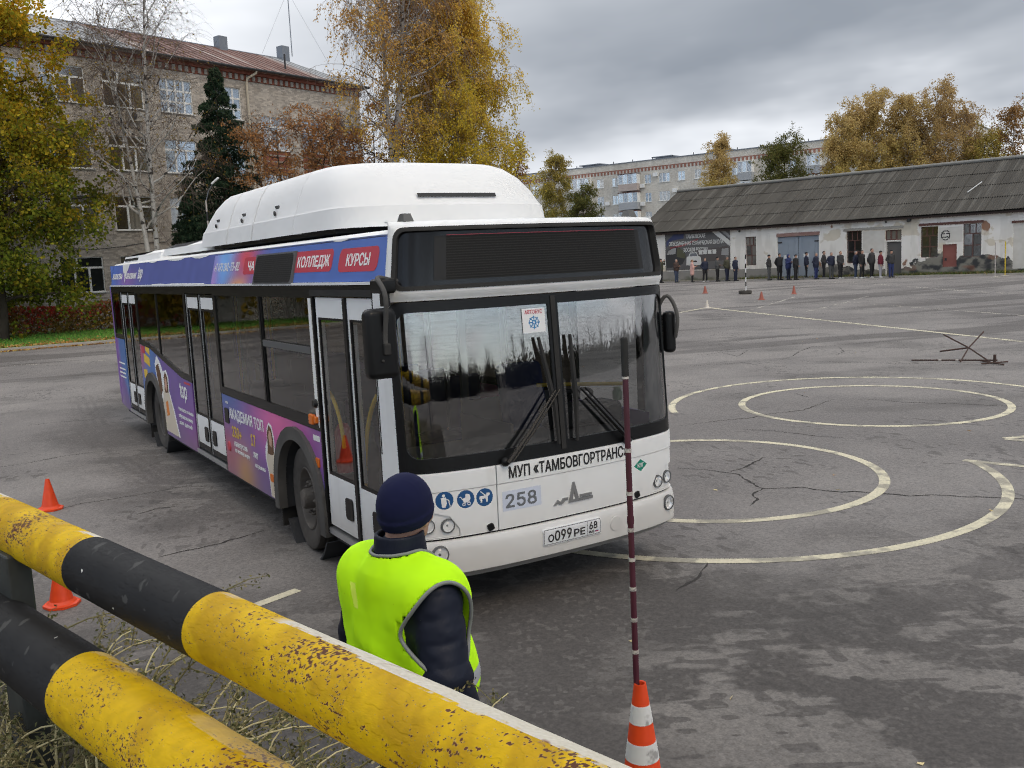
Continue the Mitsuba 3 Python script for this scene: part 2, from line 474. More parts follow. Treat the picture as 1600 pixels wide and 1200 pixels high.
def in_poly(poly, n, rng):
    from shapely import contains_xy
    x0, y0, x1, y1 = poly.bounds
    out = np.zeros((0, 2))
    while len(out) < n:
        q = rng.uniform((x0, y0), (x1, y1), (n * 2, 2))
        out = np.vstack([out, q[contains_xy(poly, q[:, 0], q[:, 1])]])
    return out[:n]


rng = np.random.default_rng(11)
strip = Polygon([(-30, 29.8), (-19.9, 36.3), (-16.5, 38.5), (-12.5, 41.1), (-15, 48), (-20, 46), (-24, 43), (-36, 33)])
q = in_poly(strip, 9000, rng)
bl, bc = cards(np.c_[q, 0.16 + 0.03 * rng.random(len(q))], 0.13, rng, 3.0, palette(len(q), rng, [(0.08, 0.24, 0.03), (0.12, 0.29, 0.04), (0.17, 0.25, 0.05)]), 0.25)
tag(part(None, 'grass', bl, 'leaf', True, color=bc), 'short green grass blades on the strip before the hedge', 'grass', kind='stuff')
a, b = np.array((-30.0, 29.8)), np.array((-12.0, 41.3))
u = rng.random(5200)
w = rng.exponential(0.7, 5200)
nrm = np.array((-0.54, 0.84))
q = a + (b - a) * u[:, None] + nrm * (w - 0.35)[:, None]
z = np.where(w < 0.36, 0.02, 0.16) + 0.02 * rng.random(len(q))
ll, lc = cards(np.c_[q, z], 0.10, rng, 0, palette(len(q), rng, [(0.36, 0.17, 0.04), (0.45, 0.28, 0.07), (0.28, 0.12, 0.04), (0.5, 0.36, 0.12)]), 0.7)
tag(part(None, 'fallen_leaves', ll, 'leaf', True, color=lc), 'fallen orange and brown leaves lying along the kerb', 'leaves', kind='stuff')
n = 70
q = np.c_[rng.uniform(-7, 9, n), 3.6 + rng.gamma(2.0, 5.0, n)]
ll, lc = cards(np.c_[q, np.full(n, 0.012)], 0.06, rng, -0.2, palette(n, rng, [(0.5, 0.36, 0.15), (0.4, 0.22, 0.08), (0.55, 0.45, 0.25)]), 0.6)
ll.vertices[:, 2] = np.maximum(ll.vertices[:, 2] * 0.4, 0.004)
ll.vertices[:, 2] += gz(ll.vertices[:, 0], ll.vertices[:, 1])
tag(part(None, 'scattered_leaves', ll, 'leaf', True, color=lc), 'single dry leaves scattered over the asphalt', 'leaves', kind='stuff')

# raised terrace that the barrier and the viewer stand on
mat('bank_soil', proc(lambda p, n, uv: mix((0.045, 0.038, 0.030), (0.10, 0.085, 0.065), fbm(p.x * 9, p.y * 9, p.z * 9, 4))), 0.95)
PD = np.array([0.7189, -0.6951])                     # along the barrier, to the right
PN = np.array([0.6951, 0.7189])                      # across it, towards the yard
prof = [(-9.0, 0.98), (0.10, 0.98), (0.26, 0.93), (0.42, 0.70), (0.60, 0.30), (0.78, -0.02)]
aa = np.linspace(-9, 6, 61)
rng = np.random.default_rng(5)
V = []
for a_ in aa:
    for w_, z_ in prof:
        P2 = PN * (0.954 + w_) + PD * a_
        V.append((*P2, z_ + (0.03 * rng.standard_normal() if 0.1 < w_ < 0.7 else 0)))
k = len(prof)
i, j = np.meshgrid(np.arange(len(aa) - 1), np.arange(k - 1), indexing='ij')
q = np.stack([i * k + j, (i + 1) * k + j, (i + 1) * k + j + 1, i * k + j + 1], -1).reshape(-1, 4)
tag(part(None, 'embankment', trimesh.Trimesh(V, np.vstack([q[:, [0, 1, 2]], q[:, [0, 2, 3]]]), process=False), 'bank_soil', True), 'dark earth bank under the striped barrier', kind='structure')
# ------------------------------------------------------------------ buildings
scene['pane'] = {'type': 'twosided', 'bsdf': {'type': 'blendbsdf', 'weight': 0.26, 'a': {'type': 'diffuse', 'reflectance': {'type': 'rgb', 'value': [0.022, 0.024, 0.026]}},
                                             'b': {'type': 'roughconductor', 'alpha': 0.015, 'specular_reflectance': {'type': 'rgb', 'value': [0.88, 0.93, 1.0]}}}}
scene['pane_lit'] = {'type': 'twosided', 'bsdf': {'type': 'blendbsdf', 'weight': 0.42, 'a': {'type': 'diffuse', 'reflectance': {'type': 'rgb', 'value': [0.05, 0.055, 0.06]}},
                                                 'b': {'type': 'roughconductor', 'alpha': 0.02, 'specular_reflectance': {'type': 'rgb', 'value': [0.85, 0.93, 1.0]}}}}
scene['pane_curtain'] = {'type': 'twosided', 'bsdf': {'type': 'blendbsdf', 'weight': 0.2, 'a': {'type': 'diffuse', 'reflectance': proc(lambda p, n, uv: mix((0.10, 0.10, 0.095), (0.26, 0.25, 0.23), noise(p.x * 6 + p.y * 6, p.z * 0.7)))},
                                                     'b': {'type': 'roughconductor', 'alpha': 0.015}}}
mat('pvc', (0.74, 0.75, 0.74), 0.35)
mat('grey_metal', (0.20, 0.22, 0.25), 0.45, metallic=0.3)
mat('dark_metal', (0.03, 0.03, 0.032), 0.5)
mat('old_wood', proc(lambda p, n, uv: mix((0.085, 0.036, 0.03), (0.15, 0.075, 0.062), fbm(p.x * 5 + p.y * 5, p.z * 5, 0, 3))), 0.75)


def axis_of(az):
    return np.array([math.sin(az), math.cos(az), 0.0])


DA = axis_of(math.radians(37.9))
QA = np.array([-22.184, 49.348, 0.0])
DG = -axis_of(math.radians(-46.5))
QG = np.array([24.262, 64.758, 0.0])
DP = -axis_of(math.radians(-52.5))
QP = np.array([19.597, 145.528, 0.0])
ZU = np.array([0, 0, 1.0])


def fr(Q, D):
    return frame(Q, D, ZU, np.cross(D, ZU))                # x along the wall, y up, z out of the wall


FA, FG, FP = fr(QA, DA), fr(QG, DG), fr(QP, DP)


def brick(D, w, h, cols, mortar):
    def fn(p, n, uv):
        s = p.x * float(D[0]) + p.y * float(D[1])
        r = dr.floor(p.z / h)
        c = s / w + 0.5 * (r - 2 * dr.floor(r / 2))
        k = cell_rand(dr.floor(c), r, 3)
        fx, fz = c - dr.floor(c), p.z / h - r
        joint = dr.maximum(smoothstep(0.46, 0.5, dr.abs(fx - 0.5)), smoothstep(0.38, 0.48, dr.abs(fz - 0.5)))
        dirt = fbm(s * 0.35, p.z * 0.35, 4.0, 4)
        streak = fbm(s * 2.0, p.z * 0.12, 9.0, 3)
        col = mix(cols[0], cols[1], k) * (0.72 + 0.36 * dirt + 0.25 * streak)
        return mix(col, mortar, joint * 0.45)
    return fn


mat('school_brick', proc(brick(DA, 0.26, 0.088, ((0.30, 0.27, 0.235), (0.52, 0.475, 0.42)), (0.26, 0.245, 0.22))), 0.9)
mat('red_brick', proc(brick(DA, 0.26, 0.088, ((0.17, 0.052, 0.034), (0.27, 0.09, 0.06)), (0.22, 0.17, 0.14))), 0.9)
mat('apartment_brick', proc(brick(DP, 0.26, 0.09, ((0.46, 0.44, 0.39), (0.57, 0.55, 0.50)), (0.43, 0.415, 0.38))), 0.9)


def wall_mesh(F, outline, holes, th=0.35):
    return xf(mv(ex(outline.difference(unary_union(holes)) if holes else outline, th), (0, 0, -th)), F)


def rect(F, x0, x1, y0, y1, z0, z1):
    return xf(b2(x0, x1, y0, y1, z0, z1), F)


WR = np.random.default_rng(21)


def window(b, F, x0, x1, z0, z1, kind='three', frame_mat='pvc', panes=('pane',), deep=0.13, sill='pvc', bar=0.07, out=0.10):
    bar = 0.105 if bar == 0.07 else bar
    """A window set into its opening: frame with mullions, panes each slightly out of true, sill."""
    W, H = x1 - x0, z1 - z0
    zt = z0 + H * 0.70
    g = []
    if kind == 'three':
        third = W / 3
        g = [(x0, x0 + third, z0, zt), (x0 + third, x0 + 2 * third, z0, zt), (x0 + 2 * third, x1, z0, zt), (x0, x0 + W * 0.4, zt, z1), (x0 + W * 0.4, x1, zt, z1)]
    elif kind == 'two':
        g = [(x0, x0 + W / 2, z0, z1), (x0 + W / 2, x1, z0, z1)]
    elif kind == 'triple':
        g = [(x0 + W * k / 3, x0 + W * (k + 1) / 3, z0, z1) for k in range(3)]
    elif kind == 'four':
        g = [(x0 + W * k / 4, x0 + W * (k + 1) / 4, z0, z1) for k in range(4)]
    elif kind == 'grid':
        g = [(x0 + W * k / 4, x0 + W * (k + 1) / 4, z0 + H * r / 3, z0 + H * (r + 1) / 3) for k in range(4) for r in range(3)]
    elif kind == 'muntin':
        g = [(x0 + W * k / 2, x0 + W * (k + 1) / 2, z0 + (zt - z0) * r / 2, z0 + (zt - z0) * (r + 1) / 2) for k in range(2) for r in range(2)] + [(x0 + W * k / 3, x0 + W * (k + 1) / 3, zt, z1) for k in range(3)]
    h = bar / 2
    ps = [sbox(a + h, c + h, b_ - h, d - h) for a, b_, c, d in g]
    fmesh = ex(sbox(x0, z0, x1, z1).difference(unary_union(ps)), 0.07)
    w = part(b, 'window', xf(mv(fmesh, (0, 0, -deep)), F), frame_mat)
    pm = panes[WR.integers(len(panes))]
    for a, b_, c, d in g:
        t = WR.normal(0, 0.006, 2)
        m = b2(-(b_ - a) / 2 + h * 0.6, (b_ - a) / 2 - h * 0.6, -(d - c) / 2 + h * 0.6, (d - c) / 2 - h * 0.6, -0.006, 0)
        m = xf(m, rot(t[0], [1, 0, 0]) @ rot(t[1], [0, 1, 0]))
        part(w, 'pane', xf(mv(m, ((a + b_) / 2, (c + d) / 2, -deep + 0.03)), F), pm if WR.random() < 0.75 else panes[WR.integers(len(panes))])
    if sill:
        part(w, 'sill', rect(F, x0 - 0.07, x1 + 0.07, z0 - 0.05, z0 - 0.003, -deep - 0.02, out), sill)
    return w


# --- the four-storey school
SC = thing('school_building', 'four storey grey brick building with a rusty red metal roof and white framed windows', 'building')
SX0, SX1 = -27.0, 20.6
bays = [(-25.6, -23.3), (-22.1, -19.8), (-18.6, -16.3), (-15.1, -12.8), (-11.5, -9.2), (-8.0, -5.8), (-4.5, -2.2), (-1.25, 1.12), (2.08, 4.42), (5.42, 7.5), (8.7, 10.85)]
rows = [(1.97, 3.82), (5.22, 7.05), (8.42, 10.25), (11.76, 13.60)]
half = [(12.2, 14.25), (15.4, 17.4), (18.3, 20.3)]
hrows = [(3.55, 5.35), (6.85, 8.66), (10.12, 12.15)]
holes = [sbox(a, c, b, d) for a, b in bays for c, d in rows] + [sbox(a, c, b, d) for a, b in half for c, d in hrows]
part(SC, 'wall', wall_mesh(FA, sbox(SX0, 0, SX1, 14.1), holes, 0.4), 'school_brick')
part(SC, 'end_wall', cat([rect(FA, SX0 + 0.005, SX0 + 0.4, 0, 14.1, -11.0, -0.405), rect(FA, SX1 - 0.4, SX1 - 0.005, 0, 14.1, -11.0, -0.405), rect(FA, SX0, SX1, 0, 14.1, -11.4, -11.005)]), 'school_brick')
part(SC, 'floor_slabs', cat([rect(FA, SX0 + 0.5, SX1 - 0.5, z - 0.2, z, -10.9, -0.45) for z in (1.2, 4.4, 7.7, 10.9, 14.0)] + [rect(FA, SX0 + 0.5, SX1 - 0.5, 0, 14, -5.2, -5.0)]), 'concrete')
for a, b in bays:
    for r, (c, d) in enumerate(rows):
        window(SC, FA, a, b, c, d, 'grid' if (r == 3 and (a > 5 or 5 < a < 8)) else 'three', 'pvc', ('pane_lit',) if r >= 2 else ('pane', 'pane_curtain', 'pane_curtain'))
for a, b in half:
    for c, d in hrows:
        window(SC, FA, a, b, c, d, 'three', 'pvc', ('pane', 'pane_lit', 'pane_curtain'))
    for z0, z1 in ((8.74, 10.04), (5.45, 6.76)):
        pan = part(SC, 'brick_panel', rect(FA, a - 0.06, b + 0.06, z0, z1, -0.02, 0.03), 'red_brick')
        for k in range(3):
            z = z0 + 0.25 + k * 0.38
            part(pan, 'white_course', rect(FA, a - 0.06, b + 0.06, z, z + 0.075, 0.0, 0.036), 'concrete')
part(SC, 'cornice', cat([rect(FA, SX0, SX1, 14.102, 14.45, -11.4, 0.06), rect(FA, SX0, SX1, 14.453, 14.80, -11.4, 0.22)]), 'red_brick')
tag(part(SC, 'dentils', cat([rect(FA, s, s + 0.2, 14.13, 14.43, 0.0, 0.115) for s in np.arange(SX0 + 0.1, SX1, 0.42)]), 'concrete'), kind='stuff')


def rusty(p, n, uv):
    s = p.x * float(DA[0]) + p.y * float(DA[1]) - float(QA @ DA)
    grey = mix((0.26, 0.27, 0.28), (0.36, 0.37, 0.38), noise(s * 1.6, p.z * 1.2))
    k = fbm(s * 1.1, p.z * 0.35, 2.0, 4)
    rust = mix((0.115, 0.055, 0.043), (0.20, 0.105, 0.082), k)
    rust = mix(rust, (0.40, 0.34, 0.31), smoothstep(0.56, 0.72, fbm(s * 3.2, p.z * 0.25 + 3, 5.0, 3)))
    g = dr.maximum(smoothstep(4.9, 4.1, s + noise(s, p.z) * 0.6), smoothstep(17.2, 18.4, s + 0.6 * noise(s * 2, p.z)))
    return mix(rust, grey, g)


mat('roof_metal', proc(rusty), 0.55, metallic=0.0)
RW, RZ, EZ = 5.7, 17.35, 14.86
def roof_pt(s, w, z):
    return (FA @ np.array([s, z, -w, 1]))[:3]
e0, e1, r0, r1 = roof_pt(SX0 - 0.5, -0.55, EZ - 0.1), roof_pt(SX1 + 0.5, -0.55, EZ - 0.1), roof_pt(SX0 + 5, RW, RZ), roof_pt(SX1 - 2.0, RW, RZ)
f0, f1 = roof_pt(SX0 - 0.5, 11.9, EZ - 0.1), roof_pt(SX1 + 0.5, 11.9, EZ - 0.1)
dn = np.array([0, 0, -0.12])
rv = [e0, e1, r0, r1, f0, f1] + [q_ + dn for q_ in (e0, e1, f0, f1)]
rf = [(0, 1, 3), (0, 3, 2), (4, 2, 5), (2, 3, 5), (0, 2, 4), (1, 5, 3), (0, 6, 7), (0, 7, 1), (1, 7, 9), (1, 9, 5), (5, 9, 8), (5, 8, 4), (4, 8, 6), (4, 6, 0), (6, 8, 9), (6, 9, 7)]
roof = part(SC, 'roof', trimesh.Trimesh(rv, rf, process=False), 'roof_metal')
seams = []
for s in np.arange(SX0, SX1 + 0.3, 0.62):
    t0, t1 = roof_pt(s, -0.55, EZ - 0.08), roof_pt(s, RW, RZ + 0.02)
    if s > SX1 - 2.0:
        k = (SX1 + 0.5 - s) / 2.5
        t1 = t0 + (t1 - t0) * k
    if s < SX0 + 5:
        t1 = t0 + (t1 - t0) * max(0.05, (s - SX0 + 0.5) / 5.5)
    seams.append(tube([t0, t1], 0.022, 4))
tag(part(roof, 'seams', cat(seams), 'roof_metal'), kind='stuff')
part(roof, 'ridge_cap', tube([r0, r1], 0.06, 6), 'grey_metal')
part(SC, 'gutter', tube([roof_pt(SX0 - 0.5, -0.60, EZ - 0.14), roof_pt(SX1 + 0.5, -0.60, EZ - 0.14)], 0.075, 8), 'dark_metal')
for s, w, zb, zt in ((13.7, 5.4, 16.6, 18.0), (18.9, 5.5, 16.9, 18.15)):
    ch = part(roof, 'chimney', rect(FA, s - 0.32, s + 0.32, zb, zt, -w - 0.3, -w + 0.3), 'grey_metal')
part(roof, 'vent_pipe', tube([roof_pt(15.6, 1.4, 15.4), roof_pt(15.6, 1.4, 16.5)], 0.06, 6), 'dark_metal')
dp = [(11.75, 0.55, 14.72), (11.75, 0.5, 14.55), (11.3, 0.16, 14.22), (11.25, 0.15, 13.9), (11.25, 0.15, 9.0), (11.25, 0.15, 0.3)]
part(SC, 'downpipe', tube([roof_pt(s, -o, z) for s, o, z in dp], 0.075, 8), mat('cream_paint', (0.52, 0.47, 0.38), 0.5))
part(SC, 'mast', tube([roof_pt(19.7, 5.5, 17.6), roof_pt(19.7, 5.5, 24.5)], 0.035, 5), 'grey_metal')
for sgn in (-1, 1):
    part(SC, 'guy_wire', tube([roof_pt(19.7, 5.5, 22.0), roof_pt(19.7 + sgn * 3.0, 5.0, 17.3)], 0.008, 4), 'dark_metal')
ac = part(SC, 'air_conditioner', rect(FA, 3.2, 4.0, 11.05, 11.55, 0.03, 0.36), 'concrete')
part(ac, 'grille', xf(mv(lathe([(0.001, 0.01), (0.19, 0.01), (0.2, 0.0)], 16), (3.5, 11.3, 0.362)), FA), 'dark_metal')
part(SC, 'cable', tube([(FA @ np.array([s, z, 0.03, 1]))[:3] for s, z in ((-1.2, 4.35), (0.6, 4.2), (2.4, 4.35), (3.5, 4.5), (4.9, 4.55), (5.6, 5.0))], 0.016, 4), 'dark_metal')

# --- apartment block far behind
AP = thing('apartment_block', 'long pale brick apartment block with glazed balconies behind the low garage', 'building')
PX0, PX1 = -22.0, 48.0
cols = []
base = [(-18.6, -17.3), (-16.2, -14.9), (-11.17, -10.0), (-6.05, -4.75), (-3.25, -2.08), (2.53, 3.63), (4.92, 6.75), (8.12, 9.27), (10.82, 11.84), (14.2, 15.4), (16.65, 17.5), (22.4, 23.5), (24.8, 26.0), (31.2, 32.4), (34.0, 35.2), (37.5, 38.7), (41.0, 42.2), (44.5, 45.7)]
prow = [(1.9, 3.25), (4.75, 6.10), (7.62, 8.95), (10.42, 11.80), (13.18, 14.50)]
holes = [sbox(a, c, b, d) for a, b in base for c, d in prow]
part(AP, 'wall', wall_mesh(FP, sbox(PX0, 0, PX1, 16.55), holes, 0.4), 'apartment_brick')
part(AP, 'end_wall', cat([rect(FP, PX0 + 0.005, PX0 + 0.4, 0, 16.55, -12, -0.405), rect(FP, PX1 - 0.4, PX1 - 0.005, 0, 16.55, -12, -0.405), rect(FP, PX0 + 0.4, PX1 - 0.4, 15.9, 16.2, -12, -0.405), rect(FP, PX0, PX1, 0, 16.55, -12.4, -12.005)]), 'apartment_brick')
part(AP, 'parapet_cap', rect(FP, PX0 - 0.1, PX1 + 0.1, 16.553, 16.68, -12.4, 0.1), 'grey_metal')
tag(part(AP, 'red_dentils', cat([rect(FP, s, s + 0.3, 15.05, 15.5, -0.01, 0.06) for s in np.arange(PX0, PX1, 0.6)] + [rect(FP, PX0, PX1, 15.5, 15.62, -0.01, 0.05)]), mat('red_band', (0.26, 0.125, 0.095), 0.9)), kind='stuff')
for a, b in base:
    for r, (c, d) in enumerate(prow):
        if r < 2 and a > 2:
            continue
        window(AP, FP, a, b, c, d, 'triple' if b - a > 1.5 else 'two', 'pvc', ('pane', 'pane_lit', 'pane_lit', 'pane_curtain'), 0.12, 'pvc', 0.12)
mat('balcony_panel', (0.42, 0.36, 0.33), 0.7)
mat('balcony_blue', (0.34, 0.36, 0.38), 0.6)
mat('balcony_white', (0.62, 0.63, 0.63), 0.6)
for k, (x0, x1) in enumerate(((-1.52, 1.75), (-9.9, -6.9), (17.95, 20.0), (27.8, 29.6))):
    for r, zf in enumerate((12.25, 9.45, 6.65, 3.85)):
        if r > 2 and k != 0:
            continue
        m = ('balcony_panel', 'balcony_blue', 'balcony_white')[(r + (0 if k == 0 else 2 if k == 1 else 1)) % 3]
        bal = part(AP, 'balcony', cat([rect(FP, x0, x1, zf, zf + 1.05, 0.98, 1.05), rect(FP, x0, x0 + 0.07, zf, zf + 1.05, 0.0, 0.977), rect(FP, x1 - 0.07, x1, zf, zf + 1.05, 0.0, 0.977), rect(FP, x0 + 0.07, x1 - 0.07, zf, zf + 0.14, 0.0, 0.977)]), m)
        part(bal, 'roof', rect(FP, x0 - 0.08, x1 + 0.08, zf + 2.52, zf + 2.62, 0.0, 1.16), 'old_wood' if k == 0 else 'pvc')
        W = x1 - x0
        npn = 4 if W > 2.5 else 3
        bars = [rect(FP, x0 + W * q_ / npn - 0.05, x0 + W * q_ / npn + 0.05, zf + 1.053, zf + 2.517, 0.97, 1.04) for q_ in range(npn + 1)]
        part(bal, 'glazing_frame', cat(bars + [rect(FP, x0 - 0.04, x1 + 0.04, zf + 1.053, zf + 1.12, 0.98, 1.08), rect(FP, x1 - 0.07, x1 - 0.01, zf + 1.05, zf + 2.51, 0.0, 0.96)]), 'pvc')
        for q_ in range(npn):
            part(bal, 'glazing', rect(FP, x0 + W * q_ / npn + 0.06, x0 + W * (q_ + 1) / npn - 0.06, zf + 1.13, zf + 2.5, 1.0, 1.01), ('pane', 'pane_lit', 'pane', 'pane_lit')[(q_ + r) % 4])
for x, z in ((2.2, 12.6), (2.2, 9.9), (4.5, 14.1), (-4.0, 10.4), (7.7, 11.5)):
    part(AP, 'air_conditioner', rect(FP, x - 0.38, x + 0.38, z, z + 0.55, 0.02, 0.35), 'pvc')
for x, w in ((-8.8, 3.2), (4.2, 2.6), (13.5, 2.4)):
    hh = part(AP, 'roof_hatch', cat([rect(FP, x - w / 2, x + w / 2, 16.2, 17.15, -6.0, -3.0), rect(FP, x - w / 2 - 0.5, x + w / 2 + 0.3, 17.153, 17.3, -6.3, -2.6)]), 'grey_metal')
for x in np.arange(PX0 + 2, PX1, 3.4):
    part(AP, 'rail_post', rect(FP, x, x + 0.09, 16.683, 17.0, -0.25, -0.16), 'dark_metal')

# --- the long low garage
def plaster(p, n, uv):
    s = (p.x - float(QG[0])) * float(DG[0]) + (p.y - float(QG[1])) * float(DG[1])
    z = p.z
    a = fbm(s * 0.55 + 4, z * 0.9, 1.0, 4)
    b = fbm(s * 1.9 + 14, z * 2.3, 6.0, 4)
    col = mix((0.74, 0.715, 0.66), (0.82, 0.80, 0.76), b)
    patch = smoothstep(0.585, 0.62, a * 0.65 + b * 0.35)
    col = mix(col, mix((0.50, 0.42, 0.28), (0.62, 0.56, 0.45), b), patch * 0.7)
    spot = smoothstep(0.765, 0.80, fbm(s * 1.1 + 40, z * 0.9 + 3, 2.0, 3) + 0.05 * b)
    col = mix(col, (0.30, 0.16, 0.10), spot)
    col = mix(col, (0.30, 0.28, 0.25), smoothstep(0.52, 0.68, fbm(s * 2.4 + 3, z * 0.5, 8.0, 3)) * 0.18)
    edge = smoothstep(-4.5, 0.0, s)
    top = 1.12 + 0.05 * (b - 0.5) + edge * ((a - 0.5) * 1.3 + (b - 0.5) * 1.1) + 0.25 * smoothstep(3.0, 5.0, s)
    stone = mix((0.045, 0.047, 0.050), (0.22, 0.21, 0.18), smoothstep(0.30, 0.66, fbm(s * 2.6, z * 3.4, 2.0, 3)))
    stone = mix(stone, (0.21, 0.085, 0.05), 0.6 * smoothstep(0.70, 0.76, fbm(s * 0.8 + 9, z * 1.2, 1.0, 2)) * smoothstep(2, 5, s))
    plinth = mix(mix((0.235, 0.23, 0.215), (0.30, 0.29, 0.27), b), stone, edge)
    col = mix(plinth, col, smoothstep(-0.03, 0.03, z - top))
    return mix(col, (0.06, 0.075, 0.03), smoothstep(0.70, 0.42, z + 0.5 * (b - 0.5)) * 0.6)


mat('plaster', proc(plaster), 0.95)
GA = thing('garage_building', 'long low garage with peeling white plaster and a grey corrugated slate roof', 'building')
GX0, GX1, GZ0 = -18.0, 20.0, 0.0
openings = {'window': [(-8.55, -7.68, 1.38, 3.50), (-0.75, 0.33, 1.30, 3.50), (4.26, 5.36, 1.50, 3.50), (6.90, 8.0, 1.45, 3.54)]}
gate = (-5.97, -2.76, 0.30, 3.36)
door = (1.95, 3.02, 0.35, 2.68)
tran = (1.95, 3.02, 2.74, 3.42)
rdoor = (5.66, 6.54, 0.85, 2.30)
blind = (9.82, 12.2, 0.62, 3.42)
ops = openings['window'] + [gate, door, tran, rdoor, blind]
part(GA, 'wall', wall_mesh(FG, sbox(GX0, -0.3, GX1, 4.25), [sbox(a, c, b, d) for a, b, c, d in ops], 0.45), 'plaster')
gab = Polygon([(0, -0.3), (12.0, -0.3), (12.0, 4.2), (6.0, 7.55), (0, 4.2)])
for x in (GX0 + 0.005, GX1 - 0.3):
    part(GA, 'gable_wall', xf(ex(affinity.translate(gab, 0.455, 0), 0.29), FG @ frame((x, 0, 0), (0, 0, -1), (0, 1, 0), (1, 0, 0))), 'plaster')
part(GA, 'rear_wall', rect(FG, GX0, GX1, -0.3, 4.2, -12.9, -12.46), 'plaster')
for k, o in enumerate(openings['window']):
    window(GA, FG, *o[:2], o[2], o[3], 'muntin', 'old_wood', ('pane', 'pane', 'pane_curtain') if k != 2 else ('pane',), 0.2, None, 0.055)
part(GA, 'lintel', rect(FG, -0.95, 3.15, 3.505, 3.68, -0.02, 0.05), 'concrete')
part(GA, 'lintel', rect(FG, 4.15, 8.12, 3.56, 3.72, -0.02, 0.06), 'old_wood')
part(GA, 'lintel', rect(FG, -6.02, -2.7, 3.365, 3.62, -0.03, 0.03), mat('faded_red', proc(lambda p, n, uv: mix((0.22, 0.10, 0.085), (0.38, 0.27, 0.24), fbm(p.x * 4, p.y * 4, p.z * 6, 3))), 0.8))
part(GA, 'lintel', rect(FG, 9.75, 12.3, 3.425, 3.56, -0.02, 0.05), 'old_wood')
part(GA, 'infill', rect(FG, *blind[:2], *blind[2:], -0.3, -0.06), mat('whitewash', proc(lambda p, n, uv: mix((0.52, 0.50, 0.45), (0.66, 0.64, 0.60), fbm(p.x * 3, p.y * 3, p.z * 3, 4))), 0.9))
part(GA, 'infill', rect(FG, 0.40, 1.90, 1.95, 3.42, -0.02, 0.012), 'whitewash')
part(GA, 'infill', rect(FG, 5.40, 6.86, 2.42, 3.40, -0.02, 0.014), 'whitewash')
for sx in (0, 1):
    g0 = gate[0] + sx * (gate[1] - gate[0]) / 2
    g1 = g0 + (gate[1] - gate[0]) / 2
    lf = part(GA, 'gate_leaf', rect(FG, g0 + 0.02, g1 - 0.02, gate[2], gate[3] - 0.03, -0.16, -0.1), mat('gate_paint', proc(lambda p, n, uv: mix((0.22, 0.265, 0.32), (0.31, 0.35, 0.40), fbm(p.x * 1.5, p.y * 1.5, p.z * 1.2, 4))), 0.6) if 'gate_paint' not in scene else 'gate_paint')
    for q_ in range(3):
        part(lf, 'rib', rect(FG, g0 + 0.3 + q_ * 0.48, g0 + 0.34 + q_ * 0.48, gate[2] + 0.1, gate[3] - 0.12, -0.1, -0.075), 'gate_paint')
    for z in (0.8, 2.9):
        part(lf, 'hinge', rect(FG, g0 + (0.02 if sx == 0 else 1.25), g0 + (0.35 if sx == 0 else 1.58), z, z + 0.1, -0.1, -0.06), 'dark_metal')
wk = part(GA, 'wicket_door', rect(FG, -4.2, -3.15, 0.32, 2.35, -0.1, -0.072), 'gate_paint')
part(wk, 'paper_sign', cat([rect(FG, -3.95, -3.55, 1.85, 2.08, -0.072, -0.066), rect(FG, -5.5, -5.2, 1.78, 2.02, -0.1, -0.094), rect(FG, -4.75, -4.42, 1.72, 1.95, -0.1, -0.094)]), 'pvc')
dl = part(GA, 'door', rect(FG, door[0] + 0.08, door[1] - 0.04, door[2], door[3] - 0.06, -0.2, -0.14), mat('door_grey', (0.11, 0.105, 0.10), 0.6))
part(dl, 'door_frame', cat([rect(FG, door[0], door[0] + 0.077, door[2], door[3], -0.2, -0.02), rect(FG, door[0] + 0.08, door[1], door[3] - 0.057, door[3] + 0.04, -0.2, -0.02)]), 'whitewash')
part(dl, 'handle', rect(FG, door[0] + 0.14, door[0] + 0.18, 1.25, 1.45, -0.14, -0.09), 'grey_metal')
window(GA, FG, *tran[:2], tran[2], tran[3], 'triple', 'old_wood', ('pane_curtain',), 0.15, None, 0.11)
rd = part(GA, 'door', rect(FG, rdoor[0], rdoor[1], rdoor[2], rdoor[3], -0.15, -0.08), mat('red_door', proc(lambda p, n, uv: mix((0.19, 0.058, 0.045), (0.27, 0.10, 0.08), fbm(p.x * 3, p.y * 3, p.z * 3, 3))), 0.55))
labels[rd] = {'label': 'small rusty red metal door set above the ground'}
part(rd, 'lock', rect(FG, 5.78, 5.9, 1.25, 1.42, -0.08, -0.06), 'dark_metal')
part(GA, 'camera_housing', xf(tube([(3.58, 4.0, 0.02), (3.58, 3.98, 0.32)], [0.10, 0.13], 10), FG), 'dark_metal')
# the painted board with lorry, car and bus
MU = part(GA, 'painted_board', rect(FG, -15.7, -9.85, 1.20, 4.12, 0.0, 0.035), mat('board_grey', proc(lambda p, n, uv: mix((0.085, 0.085, 0.09), (0.15, 0.145, 0.14), fbm(p.x * 1.2, p.y * 1.2, p.z * 1.6, 3))), 0.7))


def decal(F, parent, name, poly, mtl, z):
    return part(parent, name, xf(mv(ex(poly, 0.004), (0, 0, z)), F), mtl)


